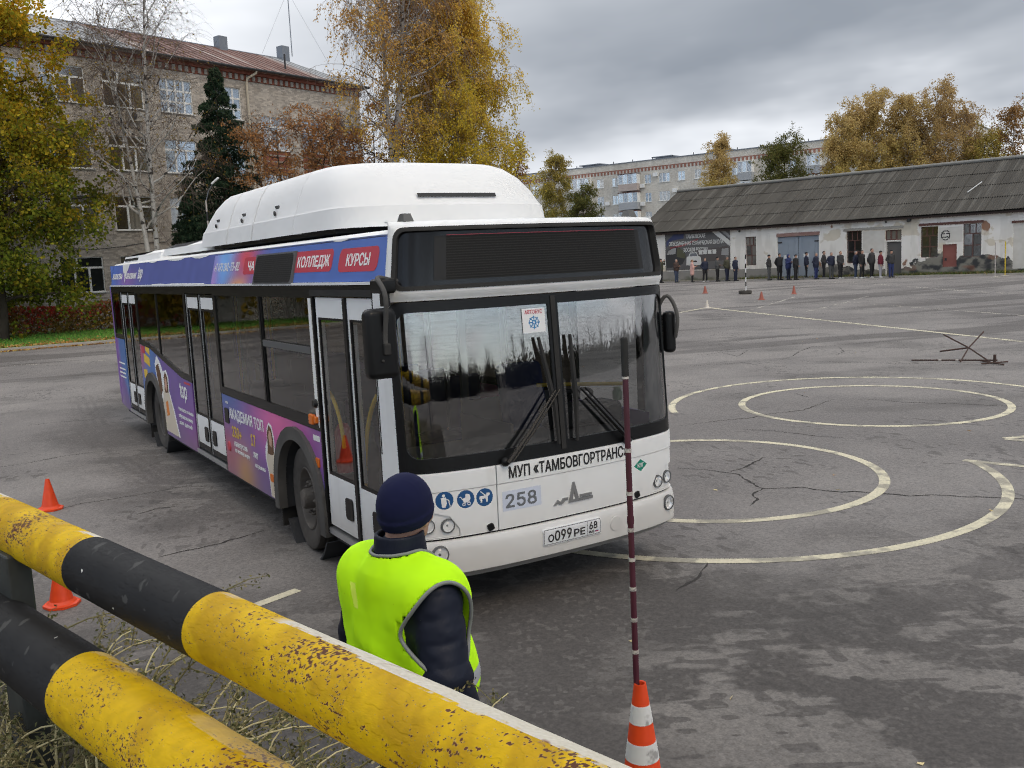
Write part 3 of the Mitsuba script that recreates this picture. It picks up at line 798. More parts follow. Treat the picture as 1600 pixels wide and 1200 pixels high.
for nm, c in (('d_white', (0.62, 0.62, 0.60)), ('d_grey', (0.30, 0.30, 0.30)), ('d_dark', (0.035, 0.035, 0.037)), ('d_olive', (0.085, 0.085, 0.05)), ('d_blue', (0.045, 0.055, 0.13)), ('d_red', (0.30, 0.05, 0.05)), ('d_bus', (0.09, 0.08, 0.078)), ('d_brown', (0.12, 0.06, 0.03)), ('d_cream', (0.55, 0.48, 0.38)), ('d_skin', (0.48, 0.30, 0.22)), ('d_yellow', (0.62, 0.42, 0.06)), ('d_orange', (0.60, 0.20, 0.05)), ('d_steel', (0.16, 0.17, 0.19))):
    mat(nm, c, 0.6)
O = lambda pts: Polygon([(-15.7 + x * 5.85, 1.2 + y * 2.92) for x, y in pts])
board = sbox(-15.7, 1.2, -9.85, 4.12)
decal(FG, MU, 'picture_field', O([(0.02, 0.62), (0.10, 0.80), (0.30, 0.85), (0.30, 0.97), (0.14, 0.97), (0.02, 0.78)]), 'd_blue', 0.036)
decal(FG, MU, 'picture_band', O([(0.08, 0.585), (0.30, 0.645), (0.52, 0.79), (0.52, 0.825), (0.29, 0.68), (0.08, 0.62)]), 'd_red', 0.0372)
decal(FG, MU, 'picture_band', O([(0.72, 1.0), (0.82, 1.0), (1.0, 0.72), (1.0, 0.58)]), 'd_white', 0.0365)
decal(FG, MU, 'picture_band', O([(0.86, 1.0), (0.92, 1.0), (1.0, 0.86), (1.0, 0.78)]), 'd_grey', 0.0374)
decal(FG, MU, 'picture_lorry', O([(0.0, 0.36), (0.04, 0.54), (0.13, 0.62), (0.20, 0.62), (0.31, 0.50), (0.33, 0.34), (0.27, 0.16), (0.16, 0.07), (0.02, 0.07)]), 'd_dark', 0.0378)
decal(FG, MU, 'picture_lorry_cab', O([(0.18, 0.36), (0.19, 0.61), (0.27, 0.55), (0.32, 0.42), (0.32, 0.30)]), 'd_olive', 0.0390)
decal(FG, MU, 'picture_lorry_window', O([(0.02, 0.42), (0.05, 0.53), (0.13, 0.60), (0.175, 0.60), (0.165, 0.44)]), 'd_grey', 0.0392)
decal(FG, MU, 'picture_bus', O([(0.49, 0.44), (0.52, 0.53), (0.84, 0.56), (0.95, 0.60), (0.99, 0.55), (1.0, 0.22), (0.52, 0.20)]), 'd_bus', 0.0376)
for k in range(4):
    x = 0.53 + k * 0.07
    decal(FG, MU, 'picture_bus_window', O([(x, 0.40), (x + 0.055, 0.40), (x + 0.055, 0.50 + 0.005 * k), (x, 0.50 + 0.005 * k)]), 'd_white', 0.0388)
decal(FG, MU, 'picture_bus_window', O([(0.87, 0.36), (0.98, 0.34), (0.98, 0.54), (0.88, 0.52)]), 'd_grey', 0.0388)
decal(FG, MU, 'picture_car', O([(0.33, 0.12), (0.34, 0.34), (0.37, 0.36), (0.39, 0.46), (0.50, 0.46), (0.52, 0.36), (0.56, 0.33), (0.57, 0.12)]), 'd_white', 0.0396)
decal(FG, MU, 'picture_car_window', O([(0.385, 0.36), (0.40, 0.44), (0.49, 0.44), (0.505, 0.36)]), 'd_steel', 0.0410)
decal(FG, MU, 'picture_car_grille', O([(0.40, 0.20), (0.50, 0.20), (0.50, 0.24), (0.40, 0.24)]), 'd_dark', 0.0410)
for s_, w_, x_, z_ in (('ТАМБОВСКАЯ', 1.75, -13.75, 3.66), ('ОБЪЕДИНЕННАЯ ТЕХНИЧЕСКАЯ ШКОЛА', 4.95, -15.35, 3.14), ('ДОСААФ РОССИИ', 2.2, -14.0, 2.62)):
    part(MU, 'lettering', xf(mv(text(s_, 0.30, 0.006, True, w_), (x_, z_, 0.042)), FG), 'd_white')
# stencilled face on the white infill
part(GA, 'wall_drawing', xf(mv(cat([ex(LineString(l).buffer(0.035), 0.004) for l in ([(5.62, 3.05), (5.75, 3.16), (5.92, 3.17), (6.06, 3.10)], [(5.6, 2.98), (5.78, 3.0)], [(5.9, 3.0), (6.08, 2.99)], [(5.62, 2.70), (5.72, 2.78), (5.84, 2.75), (5.96, 2.80), (6.06, 2.70)], [(5.70, 2.62), (5.84, 2.58), (5.98, 2.63)], [(5.58, 2.95), (5.60, 2.75)], [(6.10, 2.95), (6.08, 2.74)])]), (0, 0, 0.015)), FG), 'd_dark')


def slate(p, n, uv):
    s = (p.x - float(QG[0])) * float(DG[0]) + (p.y - float(QG[1])) * float(DG[1])
    w = fbm(s * 2.2, p.z * 0.55, 1.0, 4)
    k = cell_rand(dr.floor(s / 1.1), dr.floor(p.z * 1.15), 2)
    col = mix((0.056, 0.052, 0.045), (0.088, 0.083, 0.074), w) * (0.86 + 0.28 * k)
    pale = smoothstep(0.62, 0.74, fbm(s * 5.5, p.z * 0.4 + 2, 4.0, 3))
    return mix(col, (0.16, 0.155, 0.14), pale * 0.4)


mat('slate', proc(slate), 0.85)
RISE, RUN = 7.75 - 4.28, 6.45
SL = math.hypot(RISE, RUN)
ux = np.linspace(0, 1.17, 33)
uz = 0.028 * np.cos(ux / 1.17 * 2 * np.pi * 8)
def sheet_mesh(L):
    v = np.vstack([np.c_[ux, np.zeros(33), uz], np.c_[ux, np.full(33, L), uz], np.c_[ux, np.zeros(33), uz - 0.012]])
    i = np.arange(32)
    f = np.vstack([np.stack([i, i + 1, i + 34], 1), np.stack([i, i + 34, i + 33], 1), np.stack([i + 66, i + 67, i + 1], 1), np.stack([i + 66, i + 1, i], 1)])
    return trimesh.Trimesh(v, f, process=False)
ROOF = part(GA, 'roof', xf(trimesh.Trimesh([(GX0 - 0.2, 4.16, 0.32), (GX1 + 0.2, 4.16, 0.32), (GX1 + 0.2, 7.60, -6.2), (GX0 - 0.2, 7.60, -6.2), (GX1 + 0.2, 4.16, -12.9), (GX0 - 0.2, 4.16, -12.9)],
                                       [(0, 1, 2), (0, 2, 3), (3, 2, 4), (3, 4, 5), (0, 3, 5), (1, 4, 2)], process=False), FG), 'slate')
sl_ply = {k: mikit.ply(sheet_mesh(L), 'slate', smooth=40) for k, L in (('a', 1.98),)}
RR = np.random.default_rng(8)
for r in range(4):
    for c in range(35):
        x = GX0 - 0.35 + c * 1.105 + 0.02 * RR.standard_normal()
        d = r * (SL / 4)
        base_ = np.array([x, 4.24 + d * RISE / SL + 0.035 * 0 + 0.0, 0.42 - d * RUN / SL])
        up = np.array([0, RISE / SL, -RUN / SL])
        up = up + np.array([0.004 * RR.standard_normal(), 0, 0])
        out = np.array([0, RUN / SL, RISE / SL])
        M = FG @ frame(base_ + out * (0.05 + 0.012 * (c % 2) + 0.004 * RR.standard_normal()) , (1, 0, 0), up - out * 0.017, out)
        key = f'{ROOF}__sheet' + ('' if r + c == 0 else f'_{r * 35 + c:03d}')
        scene[key] = {**sl_ply['a'], 'to_world': T(M.tolist())}
part(ROOF, 'ridge_cap', xf(tube([(GX0 - 0.4, 7.86, -6.06), (GX1 + 0.3, 7.86, -6.06)], 0.12, 8), FG), mat('ridge_grey', (0.24, 0.235, 0.22), 0.85))
part(GA, 'eaves_board', rect(FG, GX0 - 0.25, GX1 + 0.25, 4.06, 4.2, 0.24, 0.30), mat('eaves_brown', (0.045, 0.028, 0.024), 0.8))
for x in (-9.0, 2.0, 13.0):
    part(GA, 'downpipe_bracket', rect(FG, x, x + 0.04, 3.9, 4.05, 0.0, 0.2), 'dark_metal')
part(ROOF, 'snow_hook', xf(tube([(6.6, 5.6, -1.7), (7.1, 6.25, -2.9)], 0.03, 4), FG), 'pvc')
part(GA, 'aerial', xf(tube([(11.0, 7.8, -6.0), (10.6, 9.3, -6.0)], 0.04, 5), FG), 'dark_metal')
# earth verge and kerb in front of it
vm = xf(ex(Polygon([(GX0 - 2, 0.0), (GX1 + 4, 0.0), (GX1 + 4, 1.5), (GX0 - 2, 1.5)]), 0.40), frame(QG, DG, np.cross(DG, ZU), ZU))
if np.cross(DG, np.cross(DG, ZU))[2] < 0:
    vm = xf(b2(GX0 - 2, GX1 + 4, 0.0, 0.37, 0.0, 1.5), FG)
tag(part(None, 'earth_verge', vm, 'soil'), 'strip of bare earth along the garage wall', kind='structure')
tag(part(None, 'garage_kerb', xf(b2(GX0 - 2, GX1 + 4, 0.0, 0.41, 1.503, 1.65), FG), 'concrete'), 'low concrete edge of the earth strip by the garage', kind='structure')
GR = np.random.default_rng(3)
n = 2600
gx = np.where(GR.random(n) < 0.75, GR.uniform(4, 14, n), GR.uniform(-9, 4, n))
gp = np.c_[gx, 0.38 + 0.10 * GR.random(n), 0.05 + GR.exponential(0.28, n)]
gp = (FG @ np.c_[gp, np.ones(n)].T).T[:, :3]
gm, gc = cards(gp, 0.22, GR, 2.5, palette(n, GR, [(0.06, 0.10, 0.025), (0.11, 0.12, 0.04), (0.17, 0.14, 0.06)]), 0.25)
tag(part(None, 'wall_grass', gm, 'leaf', True, color=gc), 'tufts of rough grass along the foot of the garage wall', 'grass', kind='stuff')
# ------------------------------------------------------------------ the bus
BYAW = -1.0186
BC, BS = math.cos(BYAW), math.sin(BYAW)
BO = np.array([0.373, 6.937, 0.0])
FB = frame(BO - 12 * np.array([BC, BS, 0]), (BC, BS, 0), (-BS, BC, 0), (0, 0, 1))      # x to the front, y to its left, z up


def bus_local(p):
    dx, dy = p.x - float(FB[0, 3]), p.y - float(FB[1, 3])
    return dx * BC + dy * BS, -dx * BS + dy * BC, p.z


def dirt_white(p, n, uv):
    x, y, z = bus_local(p)
    g = smoothstep(0.95, 0.25, z + 0.35 * (fbm(x * 2, y * 2 + z * 1.5, z * 2, 4) - 0.5))
    st = smoothstep(0.60, 0.78, fbm(x * 6 + y * 6, z * 0.8, 2.0, 3))
    c = mix((0.75, 0.755, 0.75), (0.46, 0.43, 0.39), g * 0.65)
    return mix(c, (0.55, 0.54, 0.50), st * 0.22)


mat('bus_white', proc(dirt_white), 0.32, 0.5, clearcoat=0.5, clearcoat_gloss=0.85)
mat('cover_white', proc(lambda p, n, uv: mix((0.70, 0.70, 0.69), (0.78, 0.78, 0.775), fbm(p.x * 1.5, p.y * 1.5, p.z * 4, 3))), 0.45)


def blob(x, z, cx, cz, rx, rz):
    return dr.exp(-(dr.square((x - cx) / rx) + dr.square((z - cz) / rz)))


def wrap(p, n, uv):
    x, y, z = bus_local(p)
    # cove above the windows
    c = mi.Color3f(0.080, 0.152, 0.448)
    c = mix(c, (0.096, 0.120, 0.344), smoothstep(0.9, 1.6, x) * smoothstep(6.95, 6.90, x))
    c = mix(c, (0.272, 0.136, 0.384), blob(x, z, 1.5, 2.58, 0.8, 0.16) * 0.8)
    c = mix(c, (0.192, 0.448, 0.880), blob(x, z, 7.35, 2.75, 0.55, 0.3) * smoothstep(6.88, 6.92, x))
    c = mix(c, (0.432, 0.256, 0.608), blob(x, z, 6.95, 2.5, 0.22, 0.35) * smoothstep(6.88, 6.92, x) * 0.85)
    c = mix(c, (0.640, 0.088, 0.120), blob(x, z, 8.15, 2.75, 0.42, 0.22))
    c = mix(c, (0.768, 0.352, 0.096), blob(x, z, 7.98, 2.48, 0.35, 0.09) * 0.8)
    # side below the windows
    a = mi.Color3f(0.128, 0.068, 0.284)
    a = mix(a, (0.061, 0.155, 0.405), smoothstep(3.9, 3.1, x) * smoothstep(1.2, 1.6, x + z))
    a = mix(a, (0.203, 0.101, 0.351), smoothstep(0.45, 0.10, x))
    a = mix(a, (0.432, 0.081, 0.135), blob(x, z, 2.25, 1.45, 0.35, 0.3) * 0.9)
    a = mix(a, (0.284, 0.088, 0.297), blob(x, z, 5.6, 0.4, 1.1, 0.5) * 0.8)
    f = smoothstep(6.9, 6.95, x)
    b = mi.Color3f(0.149, 0.074, 0.290)
    b = mix(b, (0.054, 0.128, 0.365), blob(x, z, 7.1, 1.25, 0.85, 0.42))
    b = mix(b, (0.621, 0.115, 0.317), blob(x, z, 9.0, 1.15, 0.85, 0.34))
    b = mix(b, (0.405, 0.101, 0.162), blob(x, z, 7.05, 0.55, 0.55, 0.38))
    b = mix(b, (0.567, 0.270, 0.095), blob(x, z, 7.72, 0.38, 0.36, 0.34))
    b = mix(b, (0.068, 0.155, 0.567), smoothstep(9.98, 10.2, x) * smoothstep(0.9, 0.45, z))
    a = mix(a, b, f)
    c = mix(a, c, smoothstep(2.40, 2.45, z))
    dirt = smoothstep(0.75, 0.30, z + 0.25 * (fbm(x * 3, z * 3, 1.0, 4) - 0.5))
    return mix(c, (0.20, 0.175, 0.155), dirt * 0.45) * (0.93 + 0.14 * noise(x * 5, z * 5))


mat('bus_wrap', proc(wrap), 0.35, 0.5, clearcoat=0.4, clearcoat_gloss=0.8)
mat('black_trim', (0.0065, 0.0065, 0.007), 0.35, 0.28)
mat('black_rubber', proc(lambda p, n, uv: mix((0.009, 0.009, 0.009), (0.026, 0.024, 0.022), fbm(p.x * 6, p.y * 6, p.z * 6, 3))), 0.75)
mat('flare', proc(lambda p, n, uv: mix((0.035, 0.034, 0.033), (0.10, 0.094, 0.086), fbm(p.x * 5, p.y * 5, p.z * 3, 4))), 0.7)
mat('tyre', proc(lambda p, n, uv: mix((0.028, 0.026, 0.024), (0.095, 0.085, 0.075), fbm(p.x * 7, p.y * 7, p.z * 7, 4))), 0.9)
mat('rim', proc(lambda p, n, uv: mix((0.055, 0.048, 0.042), (0.13, 0.115, 0.10), fbm(p.x * 9, p.y * 9, p.z * 9, 3))), 0.7)
mat('chrome', (0.75, 0.76, 0.78), 0.18, metallic=1.0)
mat('lamp_bowl', (0.88, 0.89, 0.90), 0.28, metallic=0.75)
mat('white_film', (0.68, 0.68, 0.67), 0.5)
mat('letter_black', (0.012, 0.012, 0.013), 0.5)
mat('letter_grey', (0.13, 0.14, 0.155), 0.5)
mat('letter_white', (0.72, 0.72, 0.72), 0.5)
mat('sign_blue', (0.012, 0.075, 0.21), 0.45)
mat('sign_red', (0.46, 0.045, 0.070), 0.45)
mat('amber', (0.62, 0.14, 0.01), 0.25)
mat('rail_yellow', (0.66, 0.46, 0.02), 0.35)
mat('alu', (0.55, 0.56, 0.57), 0.35, metallic=0.8)
mat('cabin_grey', (0.085, 0.087, 0.09), 0.8)
mat('cabin_dark', (0.030, 0.031, 0.034), 0.7)
mat('cabin_light', (0.10, 0.10, 0.10), 0.7)
mat('seat_blue', (0.02, 0.03, 0.10), 0.9)
scene['tinted_glass'] = {'type': 'thindielectric', 'int_ior': 1.30, 'specular_transmittance': {'type': 'rgb', 'value': [0.12, 0.105, 0.085]}}
scene['door_glass'] = {'type': 'thindielectric', 'int_ior': 1.33, 'specular_transmittance': {'type': 'rgb', 'value': [0.66, 0.66, 0.63]}}
scene['lamp_glass'] = {'type': 'thindielectric', 'int_ior': 1.5}
scene['screen_glass'] = {'type': 'thindielectric', 'int_ior': 2.05, 'specular_transmittance': {'type': 'rgb', 'value': [0.36, 0.38, 0.39]}}

BUS = thing('bus', 'white city bus in a blue and purple advertising wrap with a big roof fairing', 'bus')


def bp(name, mesh, m, smooth=False, parent=BUS):
    return part(parent, name, xf(mesh, FB), m, smooth)


FS = frame((0, 0, 0), (1, 0, 0), (0, 0, 1), (0, -1, 0))      # side plane: poly (x, z) -> local, +depth towards the right-hand side (-y)


def side(poly, y0, y1):
    """A slab of the right-hand side between y0 (outer) and y1 (inner); both negative numbers."""
    return xf(mv(ex(poly, y1 - y0), (0, 0, -y1)), FS)


def pane(poly, y):
    """A single sheet of glass in the right-hand side."""
    v2, f2 = trimesh.creation.triangulate_polygon(poly, engine='earcut')
    return trimesh.Trimesh(np.c_[v2[:, 0], np.full(len(v2), y), v2[:, 1]], f2, process=False)


def mirror_y(m):
    m = m.copy()
    m.vertices[:, 1] *= -1
    m.faces = m.faces[:, ::-1]
    return m


W0 = -1.25
XR, XF = 3.03, 9.50
RA = 0.585
Pg = Polygon
arch_r, arch_f = Point(XR, 0.50).buffer(RA, 24), Point(XF, 0.50).buffer(RA, 24)
low_r = arch_r.union(sbox(XR - RA, 0, XR + RA, 0.5))
low_f = arch_f.union(sbox(XF - RA, 0, XF + RA, 0.5))
sk = 0.345
p_rear = Pg([(0.06, sk + 0.05), (0.84, sk), (0.84, 1.58), (0.0, 1.58), (0.0, 0.6)])
p_mid = Pg([(2.23, sk), (5.53, sk), (5.53, 1.245), (4.98, 1.265), (3.0, 1.545), (2.23, 1.575)]).difference(low_r)
p_front = Pg([(6.97, sk), (10.17, sk), (10.17, 1.225), (6.97, 1.25)]).difference(low_f)
for poly in (p_rear, p_mid, p_front):
    bp('side_panel', side(poly, W0, W0 + 0.03), 'bus_wrap')
for poly in (p_rear, p_mid, p_front):                         # the other side, out of the picture
    pass
left_low = sbox(0.0, sk, 11.55, 1.245).difference(unary_union([low_r, low_f]))
bp('side_panel', mirror_y(side(left_low, W0, W0 + 0.03)), 'bus_wrap')
# window bands
D_R, D_M, D_F = (0.88, 2.20), (5.57, 6.94), (10.20, 11.44)
doors = [sbox(a, 0.3, b, 2.385) for a, b in (D_R, D_M, D_F)]
glz = [Pg([(0.10, 1.66), (0.78, 1.66), (0.78, 2.36), (0.10, 2.36)]),
       Pg([(2.30, 1.66), (3.03, 1.625), (3.74, 1.525), (3.74, 2.37), (2.30, 2.37)]),
       Pg([(3.80, 1.517), (4.99, 1.345), (5.46, 1.335), (5.46, 2.37), (3.80, 2.37)]),
       sbox(7.04, 1.335, 8.66, 2.37), sbox(8.75, 1.335, 10.09, 1.885), sbox(8.75, 1.96, 10.09, 2.37)]
band = Pg([(0.0, 1.585), (0.84, 1.585), (2.23, 1.58), (3.0, 1.55), (4.98, 1.27), (5.53, 1.25), (6.97, 1.255), (10.17, 1.23), (11.45, 1.23), (11.45, 2.475), (0.0, 2.475)])
frame_r = band.difference(unary_union(doors + [g.buffer(0.0) for g in glz]))
frame_r = frame_r.difference(sbox(2.2, 0, 2.25, 1.5))
bp('window_surround', side(frame_r, W0 - 0.004, W0 + 0.03), 'black_trim')
for g in glz:
    bp('side_window', pane(g.buffer(0.004), W0 + 0.008), 'tinted_glass')
bp('window_bar', side(sbox(8.76, 1.893, 10.09, 1.952), W0 - 0.016, W0 + 0.01), mat('bar_grey', (0.09, 0.092, 0.095), 0.45))
for xx in (8.705,):
    bp('window_bar', side(sbox(xx - 0.02, 1.34, xx + 0.02, 2.37), W0 - 0.012, W0 - 0.005), 'black_trim')
lg = [sbox(a, 1.33, b, 2.37) for a, b in ((0.12, 1.9), (2.0, 3.7), (3.8, 5.5), (5.6, 7.3), (7.4, 9.1), (9.2, 10.4))] + [sbox(10.5, 1.25, 11.4, 2.37)]
bp('window_surround', mirror_y(side(sbox(0, 1.25, 11.5, 2.475).difference(unary_union(lg)), W0 - 0.004, W0 + 0.03)), 'black_trim')
for k, g in enumerate(lg):
    bp('side_window', mirror_y(pane(g.buffer(0.004), W0 + 0.008)), 'tinted_glass' if k < 6 else 'lamp_glass')
# cove panels over the windows, leaning in a little, and the roof
def cove(x0, x1, z0, z1, out=0.0):
    dy = 0.09
    v = [(x, W0 - out + dy * (z - 2.475) / 0.355, z) for x in (x0, x1) for z in (z0, z1)]
    vi = [(x, y + 0.025, z) for x, y, z in v]
    return trimesh.convex.convex_hull(np.array(v + vi))
bp('cove_panel', cove(0.06, 6.89, 2.50, 2.83), 'bus_wrap')
bp('cove_panel', cove(6.895, 11.70, 2.50, 2.815), 'bus_wrap')
bp('drip_rail', side(sbox(0.02, 2.477, 11.55, 2.498), W0 - 0.012, W0 + 0.02), 'bus_white')
bp('cove_panel', mirror_y(cove(0.06, 11.7, 2.477, 2.83)), 'bus_wrap')
prof = [(-1.158, 2.832), (-1.135, 2.852), (-1.05, 2.868), (-0.7, 2.890), (0.0, 2.905), (0.7, 2.890), (1.05, 2.868), (1.135, 2.852), (1.158, 2.832)]
rm = ex(Pg(prof + [(1.1, 2.80), (-1.1, 2.80)]), 11.6)
bp('roof', xf(rm, frame((0.05, 0, 0), (0, 1, 0), (0, 0, 1), (1, 0, 0))), 'bus_white', 40)
# peeling top edge of the wrap: white tears
TR_ = np.random.default_rng(17)
tears = []
for xx, ww, hh in ((1.25, 0.62, 0.17), (1.32, 0.26, 0.26), (4.9, 0.9, 0.022), (6.2, 0.8, 0.022), (10.7, 0.3, 0.012), (3.4, 0.5, 0.015)):
    t = np.linspace(0, 1, 9)
    tears.append(Pg([(xx - ww / 2, 2.834)] + [(xx - ww / 2 + ww * k, 2.825 - hh * (math.sin(math.pi * k) ** 0.7) * TR_.uniform(0.7, 1.1)) for k in t] + [(xx + ww / 2, 2.834)]).buffer(0))
tears.append(Pg([(3.6, 2.499), (3.6, 2.508), (4.1, 2.512), (4.5, 2.506), (5.0, 2.513), (6.6, 2.509), (6.6, 2.499)]))
tm = side(unary_union(tears), W0 - 0.004, W0 + 0.004)
tm.vertices[:, 1] += 0.09 * (tm.vertices[:, 2] - 2.475) / 0.355
bp('torn_wrap', tm, 'bus_white')
# rear
bp('rear_panel', b2(0.0, 0.04, -1.22, 1.22, 0.4, 2.83), 'bus_wrap')
bp('rear_window', b2(-0.006, -0.002, -1.0, 1.0, 1.7, 2.4), 'black_trim')
bp('corner_post', side(Pg([(-0.03, 0.62), (0.03, 0.42), (0.06, 0.42), (0.06, 2.474), (-0.03, 2.474)]), W0 - 0.006, W0 + 0.06), 'bus_wrap')
# underbody and floor
ub = sbox(0.1, -1.17, 11.5, 1.17).difference(unary_union([sbox(xx - 0.66, s_ * 0.62, xx + 0.66, s_ * 1.3) if s_ > 0 else sbox(xx - 0.66, -1.3, xx + 0.66, -0.62) for xx in (XR, XF) for s_ in (-1, 1)]))
bp('underbody', cat([mv(ex(ub, 0.08), (0, 0, 0.26)), b2(0.15, 2.3, -1.15, 1.15, 0.341, 1.0), b2(3.75, 5.5, -1.1, -1.0, 0.2, 0.259)]), 'cabin_dark')
bp('cabin_floor', mv(ex(ub.intersection(sbox(0.1, -1.2, 11.6, 1.2)), 0.035), (0, 0, 0.345)), 'cabin_dark')
for xx in (XR, XF):
    wb = Point(xx, 0.5).buffer(RA + 0.02, 16).union(sbox(xx - RA - 0.02, 0.3, xx + RA + 0.02, 0.5))
    ring = wb.difference(Point(xx, 0.5).buffer(RA, 16).union(sbox(xx - RA, 0.2, xx + RA, 0.5)))
    bp('wheel_box', cat([side(ring, W0 + 0.03, W0 + 0.62), side(wb, W0 + 0.621, W0 + 0.63)]), 'cabin_dark')
bp('ceiling', b2(0.1, 11.5, -1.15, 1.15, 2.70, 2.74), 'cabin_light')
# wheel arch flares
for xx, leg in ((XR, 0.34), (XF, 0.30)):
    a = Point(xx, 0.50).buffer(RA + 0.105, 6).union(sbox(xx - RA - 0.105, leg, xx + RA + 0.105, 0.5)).intersection(sbox(xx - 2, leg, xx + 2, 2))
    b_ = Point(xx, 0.50).buffer(RA - 0.02, 24).union(sbox(xx - RA + 0.02, 0, xx + RA - 0.02, 0.5))
    bp('wheel_arch', side(a.difference(b_), W0 - 0.035, W0 + 0.05), 'flare')
    bp('wheel_arch', mirror_y(side(a.difference(b_), W0 - 0.035, W0 + 0.05)), 'flare')
    bp('mud_flap', b2(xx - RA - 0.09, xx - RA - 0.07, -1.23, -0.85, 0.10, 0.5), 'black_rubber')
# wheels
def wheel(xx, y, sgn, steer=0.0, rear=False):
    M = FB @ frame((xx, y, 0.485), (1, 0, 0), (0, 0, 1), (0, -1, 0)) @ rot(steer, [0, 1, 0])
    if sgn < 0:
        M = M @ rot(math.pi, [0, 1, 0])
    R = 0.485
    ty = lathe([(0.30, -0.26), (0.40, -0.275), (0.46, -0.26), (R - 0.004, -0.21), (R, -0.19), (R, -0.06), (R - 0.006, -0.055), (R - 0.006, -0.035), (R, -0.03), (R - 0.008, 0.012), (0.462, 0.022), (0.40, 0.022), (0.34, 0.012), (0.295, -0.004)], 64)
    w = part(BUS, 'wheel', xf(ty, M), 'tyre', 40)
    dish = [(0.297, 0.0), (0.285, 0.008), (0.272, -0.005), (0.262, -0.05), (0.235, -0.10), (0.185, -0.115), (0.17, -0.06), (0.10, -0.05), (0.095, 0.035), (0.08, 0.055), (0.0, 0.058)] if not rear else [(0.297, 0.0), (0.285, 0.006), (0.272, -0.01), (0.262, -0.10), (0.24, -0.155), (0.13, -0.165), (0.12, -0.05), (0.0, -0.045)]
    part(w, 'rim', xf(lathe(dish, 48), M), 'rim', 40)
    for k in range(10):
        a = k * 2 * math.pi / 10
        rr, z = (0.148, -0.05) if not rear else (0.175, -0.155)
        part(w, 'nut', xf(mv(lathe([(0.019, -0.01), (0.019, 0.028), (0.009, 0.045), (0.0, 0.045)], 6), (rr * math.cos(a), rr * math.sin(a), z)), M), 'rim')
wheel(XR - 0.06, -1.15, 1, 0, True)
wheel(XF - 0.06, -1.16, 1, math.radians(-5))
wheel(XR - 0.10, 1.10, -1, 0, True)
wheel(XF - 0.06, 1.13, -1, math.radians(-5))

# doors on the kerb side
def leaf(x0, x1, kind, hside):
    y0 = W0 + 0.012
    zt, zb = 2.375, 0.43
    if kind == 'front':
        gl = sbox(x0 + 0.055, 0.90, x1 - 0.05, 2.19)
        fr_ = sbox(x0, zb, x1, zt).difference(sbox(x0 + 0.028, 0.875, x1 - 0.022, 2.21))
        lf = bp('door', side(fr_, y0, y0 + 0.03), 'bus_white')
        part(lf, 'glass_seal', xf(side(sbox(x0 + 0.028, 0.875, x1 - 0.022, 2.21).difference(gl), y0 + 0.004, y0 + 0.026), FB), 'black_trim')
        part(lf, 'glass_rail', xf(side(sbox(x0 + 0.06, 0.92, x0 + 0.085, 2.17), y0 + 0.02, y0 + 0.04), FB), 'alu')
        part(lf, 'glass', xf(pane(gl.buffer(0.003), y0 + 0.012), FB), 'door_glass')
    else:
        gl = sbox(x0 + 0.03, 0.88, x1 - 0.03, 2.18)
        fr_ = sbox(x0, zb, x1, zt).difference(unary_union([gl, sbox(x0 + 0.03, 2.205, x1 - 0.03, 2.34), sbox(x0 + 0.02, 0.50, x1 - 0.02, 0.86)]))
        lf = bp('door', side(fr_, y0, y0 + 0.03), 'black_trim')
        part(lf, 'top_panel', xf(side(sbox(x0 + 0.03, 2.205, x1 - 0.03, 2.34), y0 + 0.003, y0 + 0.02), FB), 'white_film')
        part(lf, 'bottom_panel', xf(side(sbox(x0 + 0.02, 0.50, x1 - 0.02, 0.86), y0 + 0.003, y0 + 0.02), FB), 'bus_white')
        part(lf, 'edge_strip', xf(side(sbox(x0 + 0.004, zb, x0 + 0.016, zt), y0 - 0.008, y0 - 0.001), FB), 'alu')
        part(lf, 'glass', xf(pane(gl.buffer(0.003), y0 + 0.012), FB), 'tinted_glass')
    hx = x0 + 0.17 if hside < 0 else x1 - 0.17
    hb = part(lf, 'handle_box', xf(side(rrect(hx - 0.075, 0.56, hx + 0.075, 0.74, 0.03), y0 - 0.012, y0 + 0.001), FB), 'black_trim')
    return lf
def door_pair(a, b, kind):
    m = (a + b) / 2
    if kind == 'front':
        leaf(a + 0.03, m - 0.028 + 0.07, kind, 1)
        leaf(m + 0.028 + 0.07, b - 0.02, kind, 1)
        bp('door_rubber', side(sbox(m + 0.044, 0.40, m + 0.096, 2.375), W0 - 0.006, W0 + 0.02), 'black_trim')
    else:
        leaf(a + 0.02, m - 0.02, kind, 1)
        leaf(m + 0.02, b - 0.02, kind, -1)
        bp('door_rubber', side(sbox(m - 0.018, 0.43, m + 0.018, 2.375), W0 - 0.004, W0 + 0.03), 'black_trim')
door_pair(*D_R, 'rear')
door_pair(*D_M, 'rear')
door_pair(*D_F, 'front')
bp('door_beam', side(sbox(10.17, 2.388, 11.45, 2.44), W0 - 0.014, W0 - 0.005), 'black_rubber')
bp('door_pillar', side(Pg([(10.10, 1.36), (10.165, 1.26), (10.165, 2.37), (10.10, 2.37)]), W0 - 0.009, W0 + 0.02), 'bus_white')
bp('door_pillar', side(sbox(10.172, sk, 10.198, 2.38), W0 - 0.006, W0 + 0.03), 'black_trim')
for a, b in (D_R, D_M, D_F):
    bp('door_step', b2(a, b, W0 - 0.0, W0 + 0.3, 0.345, 0.395), 'alu')
for a, b in ((D_R), (D_M)):
    bp('step_edge', side(sbox(a, 0.36, b, 0.41), W0 - 0.012, W0 - 0.001), 'alu')
